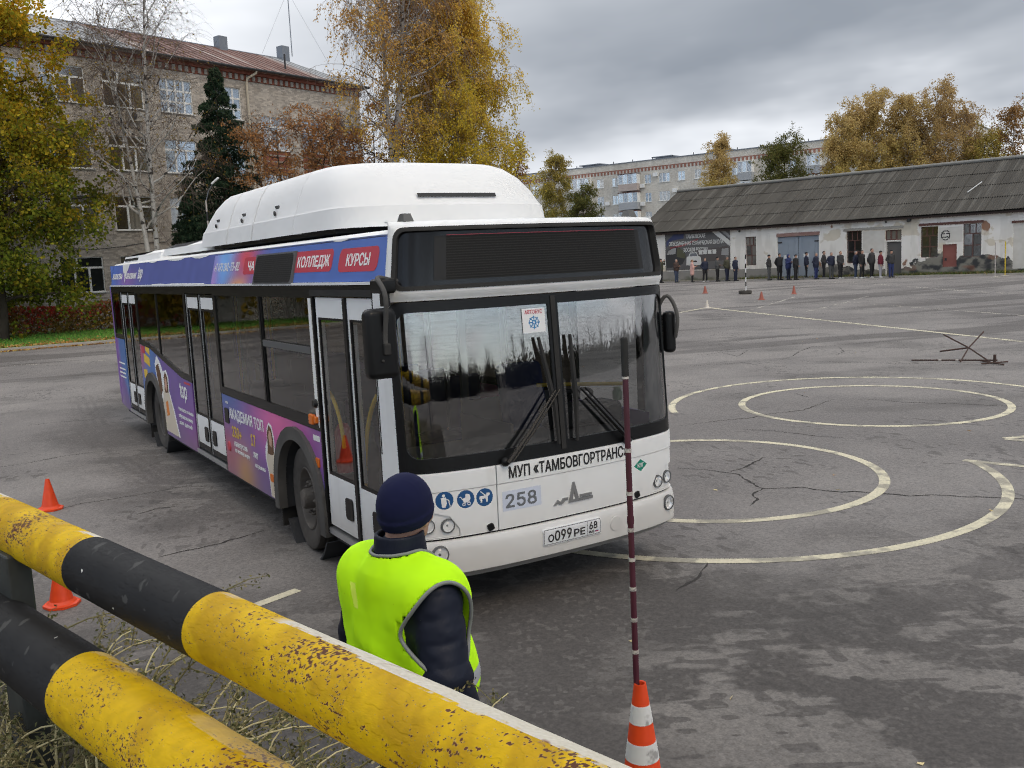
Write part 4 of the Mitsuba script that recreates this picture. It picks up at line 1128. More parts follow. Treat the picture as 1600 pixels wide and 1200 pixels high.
# side lamps, handles and small fittings
bp('side_lamp', cat([rbox(9.99, 10.09, W0 - 0.045, W0 - 0.004, 1.28, 1.37, 0.012), rbox(10.11, 10.16, W0 - 0.04, W0 - 0.01, 1.30, 1.36, 0.01)]), 'amber')
bp('reflector', side(rrect(9.985 + 0.02, 0.90, 10.09, 0.98, 0.01), W0 - 0.012, W0 - 0.001), 'amber')
bp('reflector', side(rrect(8.62, 0.52, 8.72, 0.60, 0.02), W0 - 0.009, W0 - 0.001), 'amber')
bp('door_button', xf(mv(lathe([(0.001, 0.03), (0.03, 0.03), (0.04, 0.0)], 16), (10.13, 1.47, 1.259)), FS), 'black_trim')
bp('small_label', side(sbox(9.97, 1.13, 10.13, 1.18), W0 - 0.004, W0 - 0.001), 'white_film')
bp('filler_flap', side(rrect(7.06, 0.93, 7.22, 1.10, 0.02), W0 - 0.010, W0 - 0.001), 'black_trim')
bp('socket', xf(mv(lathe([(0.001, 0.01), (0.05, 0.012), (0.06, 0.0)], 16), (7.13, 0.66, 1.2505)), FS), 'sign_red')

# print on the wrap: letters, tags, figures
def slet(s, x, z, h, w, m, dz=0.0025, parent=BUS, name='lettering', shear=0.0):
    t = text(s, h, 0.0016, True, w)
    t.apply_translation((x, z, -W0 + dz))
    return tag(bp(name, xf(t, FS), m), kind='stuff')
def clet(s, x, z, h, w, m, name='lettering'):
    t = xf(mv(text(s, h, 0.0016, True, w), (x, z, -W0 + 0.003)), FS)
    t.vertices[:, 1] += 0.09 * (t.vertices[:, 2] - 2.475) / 0.355
    return tag(bp(name, t, m), kind='stuff')
def cdec(poly, m, dz, name):
    t = xf(mv(ex(poly, 0.0015), (0, 0, -W0 + dz)), FS)
    t.vertices[:, 1] += 0.09 * (t.vertices[:, 2] - 2.475) / 0.355
    return bp(name, t, m)
cdec(rrect(9.4, 2.585, 10.60, 2.765, 0.05), 'sign_red', 0.0010, 'printed_badge')
cdec(rrect(10.74, 2.575, 11.50, 2.755, 0.06), 'sign_red', 0.0010, 'printed_badge')
cdec(rrect(8.12, 2.59, 8.7, 2.76, 0.04), 'sign_red', 0.0010, 'printed_badge')
clet('КОЛЛЕДЖ', 9.77, 2.63, 0.088, 0.77, 'letter_white')
clet('КУРСЫ', 10.90, 2.622, 0.088, 0.45, 'letter_white')
clet('ЧА', 8.27, 2.63, 0.085, 0.22, 'letter_white')
clet('+7 475 242-73-82', 6.97, 2.635, 0.085, 0.98, 'letter_white')
clet('ЭКОСИСТЕМА', 0.12, 2.60, 0.085, 0.95, 'letter_white')
clet('ОБРАЗОВАНИЯ', 1.42, 2.60, 0.085, 0.85, 'letter_white')
clet('top', 2.42, 2.60, 0.17, 0.34, 'letter_white')
slet('АКАДЕМИЯ ТОП', 7.24, 1.005, 0.115, 1.26, 'letter_white')
slet('230+', 7.30, 0.80, 0.115, 0.36, 'd_yellow')
slet('кампусов', 7.35, 0.70, 0.062, 0.50, 'letter_white')
slet('по всему миру', 7.36, 0.63, 0.045, 0.56, 'letter_white')
slet('17', 8.02, 0.80, 0.12, 0.16, 'd_yellow')
slet('лет', 8.07, 0.68, 0.075, 0.17, 'letter_white')
slet('на рынке', 8.10, 0.58, 0.045, 0.36, 'letter_white')
slet('top', 4.82, 1.00, 0.20, 0.40, 'letter_white')
for k, s in enumerate(('топовое очное', 'образование', 'для детей')):
    slet(s, 4.62, 0.80 - k * 0.095, 0.05, 0.85 - 0.06 * k, 'letter_white')
slet('топ', 7.10, 1.155, 0.035, 0.12, 'letter_white')
bp('printed_badge', side(sbox(5.1, 1.20, 5.45, 1.225), W0 - 0.003, W0 - 0.001), 'sign_red')
for x, z, w, h, r, m in ((2.36, 1.45, 0.24, 0.11, 0, 'sign_red'), (2.66, 1.47, 0.30, 0.11, -12, 'd_yellow'), (2.50, 1.29, 0.42, 0.13, -8, 'd_yellow'), (2.40, 1.07, 0.26, 0.13, 3, 'd_yellow')):
    bp('speech_tag', side(affinity.rotate(affinity.translate(sbox(0, 0, w, h), x, z), r), W0 - 0.003, W0 - 0.001), m)
for x, z in ((0.14, 1.14), (0.14, 1.04), (0.14, 0.97), (0.14, 0.90)):
    bp('print_line', side(sbox(x, z, x + 0.55, z + 0.025), W0 - 0.003, W0 - 0.001), 'letter_white')


def figure(name, pts, m, dz):
    bp(name, side(Pg(pts).buffer(0.01).buffer(-0.01), W0 - dz, W0 - dz + 0.0014), m)
# a young woman in a cream coat by the front wheel
figure('printed_figure', [(8.60, 0.36), (8.56, 0.60), (8.50, 0.74), (8.52, 0.86), (8.59, 0.93), (8.61, 1.06), (8.68, 1.125), (8.77, 1.10), (8.82, 0.98), (8.82, 0.86), (8.86, 0.80), (8.90, 0.60), (8.90, 0.36)], 'letter_white', 0.0024)
figure('printed_coat', [(8.62, 0.36), (8.58, 0.60), (8.53, 0.75), (8.60, 0.86), (8.78, 0.84), (8.86, 0.74), (8.88, 0.36)], 'd_cream', 0.0042)
figure('printed_hair', [(8.60, 0.80), (8.62, 1.02), (8.69, 1.10), (8.76, 1.07), (8.80, 0.95), (8.79, 0.82), (8.73, 0.80)], 'd_brown', 0.0060)
figure('printed_face', [(8.68, 0.90), (8.66, 0.99), (8.70, 1.05), (8.75, 1.03), (8.77, 0.96), (8.74, 0.88)], 'd_skin', 0.0078)
# a group over the rear wheel
figure('printed_figure', [(3.66, 0.40), (3.62, 0.80), (3.35, 1.10), (3.28, 1.34), (3.45, 1.47), (3.66, 1.38), (3.80, 1.26), (4.02, 1.30), (4.14, 1.20), (4.12, 1.0), (4.34, 0.76), (4.58, 0.40)], 'letter_white', 0.0024)
figure('printed_coat', [(3.70, 0.40), (3.66, 0.82), (3.78, 1.06), (4.10, 0.98), (4.30, 0.74), (4.52, 0.40)], 'd_cream', 0.0042)
figure('printed_coat', [(3.40, 1.12), (3.34, 1.30), (3.52, 1.36), (3.66, 1.22), (3.70, 0.98), (3.58, 0.90)], 'd_brown', 0.0042)
figure('printed_hair', [(3.86, 0.96), (3.84, 1.18), (3.96, 1.27), (4.08, 1.20), (4.08, 0.98)], 'd_brown', 0.0060)
figure('printed_face', [(3.90, 1.04), (3.89, 1.14), (3.96, 1.20), (4.03, 1.14), (4.02, 1.03), (3.96, 0.99)], 'd_skin', 0.0078)
figure('printed_bag', [(3.86, 0.62), (3.84, 0.82), (3.98, 0.86), (4.04, 0.66)], 'd_orange', 0.0060)
# side display over the windows
sd = bp('side_display', cove(8.57, 9.72, 2.49, 2.775, 0.022), 'bar_grey')
t = xf(mv(ex(rrect(8.60, 2.505, 9.69, 2.76, 0.05), 0.003), (0, 0, -W0 + 0.0225)), FS)
t.vertices[:, 1] += 0.09 * (t.vertices[:, 2] - 2.475) / 0.355
part(sd, 'screen', xf(t, FB), mat('led_dark', proc(lambda p, n, uv: mix((0.012, 0.0115, 0.011), (0.026, 0.025, 0.024), smoothstep(0.25, 0.4, dr.abs(p.z * 55 - dr.floor(p.z * 55) - 0.5)))), 0.6, 0.2))

# --- the rounded front, worked out as (u, z): u runs along the plan curve
NN = 3.4
cy = 1.25 * np.sin(np.linspace(-math.pi / 2, math.pi / 2, 2881))
cx = 11.68 + 0.255 * np.maximum(1 - np.abs(cy / 1.25) ** NN, 0) ** (1 / NN) + 0.065 * (1 - (cy / 1.25) ** 2)
cs = np.r_[0, np.cumsum(np.hypot(np.diff(cx), np.diff(cy)))]
cs -= cs[1440]
ULIM = cs[-1]
PZ = [(0.31, -0.06), (0.35, -0.02), (0.385, 0.035), (0.56, 0.045), (0.63, 0.02), (0.645, 0.0), (1.10, 0.0), (1.14, -0.006), (2.345, -0.088), (2.37, -0.078), (2.405, -0.052), (2.46, -0.060), (2.85, -0.085), (2.882, -0.105), (2.900, -0.16), (2.915, -0.27)]


def front_xyz(u, z, off):
    y = np.interp(u, cs, cy)
    x = np.interp(u, cs, cx)
    du = 0.01
    ty = np.interp(u + du, cs, cy) - np.interp(u - du, cs, cy)
    tx = np.interp(u + du, cs, cx) - np.interp(u - du, cs, cx)
    L = np.hypot(tx, ty) + 1e-12
    nx, ny = ty / L, -tx / L
    pz = np.interp(z, [a for a, _ in PZ], [b for _, b in PZ])
    k = np.clip((x - 11.68) / 0.14, 0, 1) ** 0.7                 # the rake fades out where the front meets the sides
    return np.stack([x + pz * k + nx * off, y * (1 - 0.045 * np.clip((z - 2.475) / 0.40, 0, 1)) + ny * off, z], -1)


def front(poly, off=0.0, th=0.012, du=0.025, dz=None):
    """A patch of the front: the (u, z) polygon laid on it at height off, th thick."""
    ms = []
    u0, z0, u1, z1 = poly.bounds
    zs = sorted({z0, z1} | {a for a, _ in PZ if z0 < a < z1})
    us = np.arange(math.floor(u0 / du) * du, u1 + du, du)
    V, Fc = [], []
    for a in us:
        for za, zb in zip(zs[:-1], zs[1:]):
            g = poly.intersection(sbox(a, za, a + du, zb))
            for q in getattr(g, 'geoms', [g]):
                if q.geom_type != 'Polygon' or q.area < 1e-7:
                    continue
                v2, f2 = trimesh.creation.triangulate_polygon(q, engine='earcut')
                V.append(v2)
                Fc.append(f2 + sum(len(k) for k in V[:-1]))
    v2, f2 = np.vstack(V), np.vstack(Fc)
    key = np.round(v2, 5)
    un, inv = np.unique(key, axis=0, return_inverse=True)
    f2 = inv.ravel()[f2]
    area = (un[f2[:, 1]] - un[f2[:, 0]])
    cr = area[:, 0] * (un[f2[:, 2]] - un[f2[:, 0]])[:, 1] - area[:, 1] * (un[f2[:, 2]] - un[f2[:, 0]])[:, 0]
    f2 = np.where((cr < 0)[:, None], f2[:, ::-1], f2)
    outer = front_xyz(un[:, 0], un[:, 1], off)
    ms.append(trimesh.Trimesh(outer, f2, process=False))
    for g in getattr(poly, 'geoms', [poly]):
        for rng_ in [g.exterior, *g.interiors]:
            c = np.array(LineString(rng_.coords).segmentize(0.05).coords)
            o, i_ = front_xyz(c[:, 0], c[:, 1], off), front_xyz(c[:, 0], c[:, 1], off - th)
            n = len(c)
            k = np.arange(n - 1)
            ms.append(trimesh.Trimesh(np.vstack([o, i_]), np.vstack([np.stack([k, n + k, k + 1], 1), np.stack([k + 1, n + k, n + k + 1], 1)]), process=False))
    return cat(ms)


def fp(name, poly, m, off=0.0, th=0.012, parent=BUS, smooth=35):
    return part(parent, name, xf(front(poly, off, th), FB), m, smooth)


def U(y):
    return float(np.interp(y, cy, cs))


UE = ULIM - 0.002
hl_cut = unary_union([Pg([(-UE, 0.65), (U(-0.90), 0.65), (U(-0.90), 0.70), (U(-0.97), 0.80), (U(-1.10), 0.845), (-UE, 0.85)])])
hl_cutR = affinity.scale(hl_cut, -1, 1, origin=(0, 0))
fp('bumper', sbox(-UE, 0.385, UE, 0.628), 'bus_white', 0.0, 0.04)
fp('bumper_lip', sbox(-UE + 0.03, 0.325, UE - 0.03, 0.38), mat('lip_grey', (0.30, 0.295, 0.28), 0.6), 0.0, 0.03)
g = 0.004
fp('front_flap', sbox(-0.60 + g, 0.645, 0.66 - g, 0.985), 'bus_white', 0.004, 0.03)
fp('front_flap', sbox(-0.60 + g, 0.99, 0.66 - g, 1.128), 'bus_white', 0.010, 0.03)
fp('corner_panel', sbox(-UE, 0.645, -0.60 - g, 0.985).difference(hl_cut.buffer(0.003)), 'bus_white', 0.002, 0.03)
fp('corner_panel', sbox(-UE, 0.99, -0.60 - g, 1.128), 'bus_white', 0.007, 0.03)
fp('corner_panel', sbox(0.66 + g, 0.645, UE, 0.985).difference(hl_cutR.buffer(0.003)), 'bus_white', 0.002, 0.03)
fp('corner_panel', sbox(0.66 + g, 0.99, UE, 1.128), 'bus_white', 0.007, 0.03)
fp('lamp_bay', hl_cut, 'bus_white', -0.012, 0.02)
fp('lamp_bay', hl_cutR, 'bus_white', -0.012, 0.02)
fp('front_backing', sbox(-UE, 0.32, UE, 1.14), 'black_trim', -0.045, 0.0)
# windscreen and its black surround
ws_ = rrect(-UE + 0.06, 1.165, UE - 0.06, 2.285, 0.13)
gl_l = rrect(-UE + 0.135, 1.235, -0.045, 2.272, 0.10).union(sbox(-0.3, 1.235, -0.045, 2.272))
gl_r = affinity.scale(gl_l, -1, 1, origin=(0, 0))
fp('windscreen_surround', sbox(-UE + 0.05, 1.135, UE - 0.05, 2.345).intersection(rrect(-UE + 0.05, 1.0, UE - 0.05, 2.355, 0.14).union(sbox(-UE + 0.05, 1.13, UE - 0.05, 1.9))).difference(unary_union([gl_l, gl_r])), 'black_trim', 0.004, 0.03)
WSC = [fp('windscreen', q.buffer(0.004), 'screen_glass', -0.006, 0.0, BUS, True) for q in (gl_l, gl_r)]
fp('windscreen_pillar', sbox(-0.02, 1.17, 0.02, 2.33), 'black_rubber', 0.012, 0.008)
pil = sbox(-UE - 0.0, 1.13, -UE + 0.055, 2.40)
fp('corner_pillar', pil, 'bus_white', 0.0, 0.03)
fp('corner_pillar', affinity.scale(pil, -1, 1, origin=(0, 0)), 'bus_white', 0.0, 0.03)
for s in (1, -1):
    m = side(sbox(11.45, 0.36, 11.685, 2.475), W0, W0 + 0.03)
    bp('corner_post', m if s == 1 else mirror_y(m), 'bus_white')
# header with the destination display
head = sbox(-UE, 2.352, UE, 2.913)
disp = rrect(U(-1.225), 2.432, U(1.225), 2.862, 0.08)
fp('header', head.difference(disp), 'bus_white', 0.0, 0.008)
bz = disp.buffer(0.005).difference(rrect(U(-1.205), 2.456, U(1.205), 2.838, 0.06))
fp('display_frame', bz, 'black_rubber', 0.008, 0.06)
DSP = fp('destination_display', disp.buffer(-0.006), mat('display_black', (0.006, 0.006, 0.007), 0.14, 0.35), -0.035, 0.0)
fp('led_panel', sbox(U(-0.86), 2.490, U(0.93), 2.800), 'led_dark', -0.031, 0.0, DSP)
for a, b in ((0.93, 0.98), (-0.95, -0.86)):
    fp('panel_end', sbox(U(a), 2.490, U(b), 2.800), mat('panel_grey', (0.03, 0.03, 0.031), 0.6, 0.2) if 'panel_grey' not in scene else 'panel_grey', -0.031, 0.0, DSP)
fp('panel_edge', sbox(U(-0.86), 2.802, U(0.93), 2.806), 'sign_red', -0.030, 0.0, DSP)
rfp = Pg(prof + [(1.1, 2.80), (-1.1, 2.80)])
bp('roof_front', cat([xf(ex(rfp, 0.09), frame((11.5, 0, -0.004), (0, 1, 0), (0, 0, 1), (1, 0, 0))), xf(ex(rfp.intersection(sbox(-0.95, 2.84, 0.95, 3)), 0.19), frame((11.592, 0, -0.002), (0, 1, 0), (0, 0, 1), (1, 0, 0)))]), 'bus_white', 40)
for y in (-1.02, 1.02):
    lampm = trimesh.convex.convex_hull(np.vstack([np.array([(dx, dy, 0) for dx in (-0.07, 0.07) for dy in (-0.045, 0.045)]), np.array([(dx, dy, 0.085) for dx in (-0.035, 0.03) for dy in (-0.028, 0.028)])]))
    bp('marker_lamp', mv(lampm, (11.60, y, 2.885)), mat('lamp_smoke', (0.09, 0.09, 0.085), 0.3) if 'lamp_smoke' not in scene else 'lamp_smoke')
# lettering and badges on the front
def flet(s, y, z, h, w, m, off=0.012, name='lettering'):
    t = text(s, h, 0.0016, True, w)
    v = t.vertices
    t.vertices = front_xyz(U(y) + v[:, 0], z + v[:, 1], off + v[:, 2])
    return tag(part(BUS, name, xf(t, FB), m), kind='stuff')
flet('МУП «ТАМБОВГОРТРАНС»', -0.50, 1.020, 0.085, 1.12, 'letter_black', 0.0125)
fp('number_sticker', sbox(-0.56, 0.775, -0.23, 0.925), mat('sticker_pale', (0.56, 0.60, 0.70), 0.5), 0.0062, 0.001)
flet('258', -0.535, 0.80, 0.098, 0.265, 'letter_grey', 0.0078)
badge = unary_union([Pg([(0.015, 0.745), (0.06, 0.90), (0.075, 0.90), (0.115, 0.745), (0.085, 0.745), (0.067, 0.83), (0.045, 0.745)]), sbox(0.035, 0.745, 0.10, 0.765),
                     Pg([(-0.125, 0.745), (-0.085, 0.785), (-0.06, 0.765), (-0.035, 0.79), (0.01, 0.79), (0.005, 0.768), (-0.02, 0.768), (-0.05, 0.745), (-0.07, 0.745), (-0.09, 0.762), (-0.105, 0.745)]),
                     sbox(0.125, 0.772, 0.235, 0.792), sbox(0.115, 0.745, 0.245, 0.766)])
bm = front(badge, 0.016, 0.012)
part(BUS, 'badge', xf(bm, FB), mat('badge_grey', (0.30, 0.30, 0.30), 0.35, metallic=0.6))
PL = fp('number_plate', rrect(U(-0.255), 0.462, U(0.285), 0.588, 0.012), mat('plate_white', (0.66, 0.67, 0.68), 0.4), 0.012, 0.012)
fp('plate_border', rrect(U(-0.25), 0.467, U(0.28), 0.583, 0.010).difference(rrect(U(-0.246), 0.471, U(0.276), 0.579, 0.008)), 'letter_black', 0.0128, 0.0, PL)
fp('plate_divider', sbox(0.150, 0.471, 0.154, 0.579), 'letter_black', 0.0128, 0.0, PL)
for s_, y_, z_, h_, w_ in (('О', -0.215, 0.488, 0.055, 0.052), ('099', -0.155, 0.488, 0.076, 0.155), ('РЕ', 0.022, 0.488, 0.055, 0.105), ('68', 0.168, 0.514, 0.054, 0.078), ('RUS', 0.166, 0.482, 0.02, 0.05)):
    flet(s_, y_, z_, h_, w_, 'letter_black', 0.0136, 'plate_lettering')
for k, m in enumerate(('letter_white', 'sign_blue', 'sign_red')):
    fp('plate_flag', sbox(0.225, 0.497 - k * 0.006, 0.258, 0.503 - k * 0.006), m, 0.0134, 0.0, PL)
# three round blue pictograms
def pic(y, z, shapes):
    c = Point(U(y), z).buffer(0.066, 16)
    k = fp('pictogram_sticker', c, 'sign_blue', 0.0035, 0.001)
    fp('rim_line', c.buffer(0.004).difference(c), 'letter_white', 0.0033, 0.0, k)
    fp('symbol', unary_union(shapes(U(y), z)).intersection(c.buffer(-0.004)), 'letter_white', 0.0052, 0.0, k)
pic(-1.0, 0.925, lambda u, z: [Point(u - 0.006, z + 0.036).buffer(0.011), Pg([(u - 0.026, z + 0.022), (u + 0.010, z + 0.024), (u + 0.016, z - 0.02), (u + 0.006, z - 0.05), (u - 0.02, z - 0.05), (u - 0.024, z - 0.01)]), LineString([(u + 0.01, z + 0.012), (u + 0.03, z), (u + 0.038, z - 0.045)]).buffer(0.0035)])
pic(-0.845, 0.915, lambda u, z: [Pg([(u - 0.028, z + 0.006), (u - 0.005, z + 0.012), (u + 0.0, z + 0.04), (u + 0.03, z + 0.034), (u + 0.036, z), (u + 0.024, z - 0.02), (u - 0.018, z - 0.02)]), LineString([(u - 0.045, z + 0.018), (u - 0.036, z + 0.02), (u - 0.026, z)]).buffer(0.003), Point(u - 0.016, z - 0.036).buffer(0.013).difference(Point(u - 0.016, z - 0.036).buffer(0.007)), Point(u + 0.022, z - 0.034).buffer(0.013).difference(Point(u + 0.022, z - 0.034).buffer(0.007)), LineString([(u - 0.016, z - 0.026), (u + 0.02, z - 0.018)]).buffer(0.003)])
pic(-0.70, 0.908, lambda u, z: [Pg([(u - 0.04, z + 0.012), (u + 0.008, z + 0.014), (u + 0.018, z + 0.034), (u + 0.044, z + 0.026), (u + 0.04, z + 0.012), (u + 0.026, z + 0.006), (u + 0.022, z - 0.036), (u + 0.010, z - 0.036), (u + 0.008, z - 0.010), (u - 0.020, z - 0.010), (u - 0.022, z - 0.036), (u - 0.034, z - 0.036), (u - 0.036, z - 0.002), (u - 0.046, z - 0.012)]), LineString([(u - 0.03, z + 0.046), (u + 0.004, z + 0.014)]).buffer(0.0035)])
dm = Pg([(U(0.695), 0.912), (U(0.77), 0.962), (U(0.845), 0.912), (U(0.77), 0.862)])
k = fp('gas_sticker', dm, mat('gas_green', (0.0, 0.20, 0.13), 0.45), 0.0035, 0.001)
t = text('КПГ', 0.032, 0.001, True, 0.072)
t.vertices = front_xyz(U(0.77) - 0.036 + t.vertices[:, 0], 0.897 + t.vertices[:, 1], 0.0045 + t.vertices[:, 2])
part(k, 'lettering', xf(t, FB), 'letter_white')
fp('tow_cover', Point(U(0.445), 0.505).buffer(0.058, 16), 'bus_white', 0.007, 0.008)
for y in (-0.66, 0.66 + 0.06):
    fp('flap_catch', affinity.rotate(rrect(U(y) - 0.03, 0.655, U(y) + 0.02, 0.705, 0.012), 20), 'black_trim', 0.016, 0.014)
# head and fog lamps
def lamp(y, z, r, off=-0.01):
    p0 = front_xyz(np.array([U(y)]), np.array([z]), off)[0]
    p1 = front_xyz(np.array([U(y)]), np.array([z]), off + 0.1)[0]
    nrm = (p1 - p0) * np.array([1, 0.5, 1])
    nrm /= np.linalg.norm(nrm)
    X = np.cross((0, 0, 1), nrm)
    X /= np.linalg.norm(X)
    M = FB @ frame(p0, X, np.cross(nrm, X), nrm)
    L = part(BUS, 'head_lamp', xf(lathe([(r * 0.84, -0.01), (r * 0.88, 0.022), (r, 0.020), (r * 1.06, 0.0)], 28), M), 'bar_grey', 40)
    part(L, 'bowl', xf(lathe([(r * 0.86, 0.012), (r * 0.72, -0.006), (r * 0.45, -0.022), (0.0, -0.030)], 28), M), 'lamp_bowl', True)
    part(L, 'bulb', xf(mv(trimesh.creation.icosphere(2, r * 0.26), (0, 0, -0.012)), M), 'lamp_smoke', True)
    part(L, 'lens', xf(lathe([(r * 0.86, 0.014), (r * 0.6, 0.026), (r * 0.3, 0.031), (0.0001, 0.033)], 28), M), 'lamp_glass', True)
for s in (-1, 1):
    lamp(s * 1.125, 0.745, 0.052)
    lamp(s * 0.985, 0.735, 0.050)
    lamp(s * 1.07, 0.545, 0.062, 0.0)
# wipers
def wiper(pts, blade):
    w = part(BUS, 'wiper', xf(tube([front_xyz(np.array([U(y)]), np.array([z]), 0.075)[0] for y, z in pts], [0.018, 0.014, 0.008], 6), FB), 'black_trim')
    part(w, 'second_arm', xf(tube([front_xyz(np.array([U(y + 0.05)]), np.array([z]), 0.06)[0] for y, z in pts], 0.007, 5), FB), 'black_trim')
    part(w, 'blade', xf(tube([front_xyz(np.array([U(y)]), np.array([z]), 0.035)[0] for y, z in blade], [0.014, 0.022, 0.022, 0.014], 6), FB), 'black_rubber')
    part(w, 'pivot', xf(mv(trimesh.creation.icosphere(2, 0.035), front_xyz(np.array([U(pts[0][0])]), np.array([pts[0][1]]), 0.03)[0]), FB), 'black_trim', True)
wiper([(-0.53, 1.15), (-0.32, 1.36), (-0.08, 1.63)], [(-0.17, 2.03), (-0.125, 1.80), (-0.07, 1.52), (-0.06, 1.22)])
wiper([(0.60, 1.15), (0.38, 1.38), (0.15, 1.62)], [(0.115, 2.03), (0.12, 1.80), (0.125, 1.52), (0.11, 1.22)])
# winter sticker in the windscreen
ST = fp('windscreen_sticker', sbox(-0.275, 2.065, -0.075, 2.245), 'letter_white', 0.001, 0.0)
t = text('АВТОБУС', 0.028, 0.0008, True, 0.155)
t.vertices = front_xyz(-0.252 + t.vertices[:, 0], 2.205 + t.vertices[:, 1], 0.002 + t.vertices[:, 2])
part(ST, 'lettering', xf(t, FB), 'sign_red')
c0 = Point(-0.175, 2.14)
flake = [c0.buffer(0.018).difference(c0.buffer(0.009))] + [affinity.rotate(unary_union([sbox(-0.179, 2.152, -0.171, 2.19), affinity.rotate(sbox(-0.19, 2.176, -0.160, 2.182), 0)]), 45 * q, origin=c0) for q in range(8)]
fp('snowflake', unary_union(flake), mat('flake_blue', (0.02, 0.18, 0.42), 0.5), 0.0025, 0.0, ST)
# mirrors
def bpt(x, y, z):
    return (x, y, z)
MR = part(BUS, 'door_mirror', xf(rbox(11.93, 12.06, -1.56, -1.34, 1.86, 2.33, 0.045, 12), FB), 'black_trim', 30)
part(MR, 'arm', xf(tube(spline([(11.72, -1.17, 2.50), (11.80, -1.30, 2.52), (11.95, -1.42, 2.52), (12.08, -1.435, 2.44), (12.085, -1.44, 2.25), (12.06, -1.44, 2.08)], 20), 0.017, 8), FB), 'flare')
part(MR, 'bracket', xf(cat([rbox(11.66, 11.86, -1.36, -1.24, 2.42, 2.52, 0.02), b2(11.74, 11.84, -1.32, -1.29, 2.33, 2.43)]), FB), 'black_trim', 30)
part(MR, 'clamp', xf(cat([rbox(12.05, 12.085, -1.46, -1.41, 2.02, 2.10, 0.01), mv(trimesh.creation.icosphere(1, 0.012), (12.07, -1.47, 1.985))]), FB), 'black_rubber')
part(MR, 'glass', xf(b2(11.924, 11.929, -1.535, -1.365, 1.90, 2.29), FB), 'chrome')
ML = part(BUS, 'door_mirror', xf(rbox(11.70, 11.80, 1.25, 1.345, 1.77, 2.12, 0.035, 12), FB), 'black_trim', 30)
part(ML, 'arm', xf(tube(spline([(11.66, 1.20, 2.08), (11.72, 1.24, 2.20), (11.76, 1.27, 2.25), (11.80, 1.31, 2.18), (11.83, 1.32, 2.02), (11.80, 1.32, 1.90)], 20), 0.016, 8), FB), 'flare')
part(ML, 'glass', xf(b2(11.692, 11.697, 1.265, 1.335, 1.81, 2.09), FB), 'chrome')

# --- roof fairing over the gas bottles
def ring_poly(x0, x1, w, bow, r, n=9):
    """Plan outline: square at the rear, bowed at the front."""
    pts = [(x0, -w), (x1 - bow, -w)]
    for t in np.linspace(-math.pi / 2, math.pi / 2, 2 * n + 1)[1:-1]:
        pts.append((x1 - bow + bow * math.cos(t) ** 0.62, w * np.sign(t) * abs(math.sin(t)) ** 0.62))
    return np.array(pts + [(x1 - bow, w), (x0, w)])
def loft(levels):
    V, n = [], len(levels[0][1])
    for z, pts in levels:
        V.append(np.c_[pts, np.broadcast_to(z, (n,))])
    v = np.vstack(V)
    f = []
    for a in range(len(levels) - 1):
        for i in range(n):
            j = (i + 1) % n
            f += [(a * n + i, a * n + j, (a + 1) * n + j), (a * n + i, (a + 1) * n + j, (a + 1) * n + i)]
    k = (len(levels) - 1) * n
    f += [(k, k + i, k + i + 1) for i in range(1, n - 1)]
    return trimesh.Trimesh(v, f, process=False)
X0, XK, X1 = 5.95, 9.35, 10.68
FA_ = BUS + '__roof_fairing'
LV = [(2.93, 1.085, 0.0), (3.10, 1.055, 0.015), (3.12, 1.04, 0.035), (3.24, 1.000, 0.12), (3.36, 0.950, 0.25), (3.46, 0.885, 0.42), (3.50, 0.84, 0.54), (3.522, 0.70, 0.85)]
cap = loft([(z, ring_poly(XK, X1 - d, w, min(0.75, X1 - d - XK - 0.02), 0)) for z, w, d in LV])
FA_ = bp('roof_fairing', cap, 'cover_white', 24)
edges = [X0, 7.1, 8.05, XK]
for k, (a, b) in enumerate(zip(edges[:-1], edges[1:])):
    sq = lambda w: np.array([(a + 0.022, -w), (b - 0.008, -w), (b - 0.008, w), (a + 0.022, w)])
    sl = 0.30 if k == 0 else 0.0
    def sqs(w, s):
        return np.array([(a + 0.022 + s, -w), (b - 0.008, -w), (b - 0.008, w), (a + 0.022 + s, w)])
    seg = loft([(z, sqs(w, sl * q_)) for (z, w, d), q_ in zip(LV, (0, 0.1, 0.2, 0.6, 1.1, 1.7, 2.0, 2.6))])
    sgk = part(FA_, 'side_cover', xf(seg, FB), 'cover_white', 24)
    part(FA_, 'latch', xf(mv(xf(lathe([(0.001, 0.014), (0.022, 0.012), (0.026, 0.0)], 10), rot(math.pi / 2, [1, 0, 0])), ((a + b) / 2 + 0.06, -1.040, 3.16)), FB), 'dark_metal')
    part(FA_, 'latch_plate', xf(box(((a + b) / 2 + 0.06, -1.012, 3.22), (0.10, 0.014, 0.03), rot(0.35, [1, 0, 0])), FB), 'bar_grey')
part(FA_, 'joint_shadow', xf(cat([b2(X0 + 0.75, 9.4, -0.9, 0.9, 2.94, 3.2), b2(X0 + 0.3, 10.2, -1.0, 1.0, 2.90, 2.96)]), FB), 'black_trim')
for y in (-0.42, 0.0, 0.42):
    part(FA_, 'top_lug', xf(rbox(9.3, 9.55, y - 0.10, y + 0.10, 3.49, 3.52, 0.012), FB), 'cover_white')
slot = []
for u in np.linspace(-0.42, 0.34, 14):
    xx = np.interp(abs(u), [0, 0.3, 0.6], [X1 - 0.062, X1 - 0.064, X1 - 0.085])
    slot.append((xx, u))
sp = np.array(slot)
sv = np.vstack([np.c_[sp + [0.012, 0], np.full(14, 3.165)], np.c_[sp + [-0.010, 0], np.full(14, 3.198)]])
kk = np.arange(13)
part(FA_, 'vent_slot', xf(trimesh.Trimesh(sv, np.vstack([np.stack([kk, kk + 1, kk + 15], 1), np.stack([kk, kk + 15, kk + 14], 1)]), process=False), FB), 'letter_black')
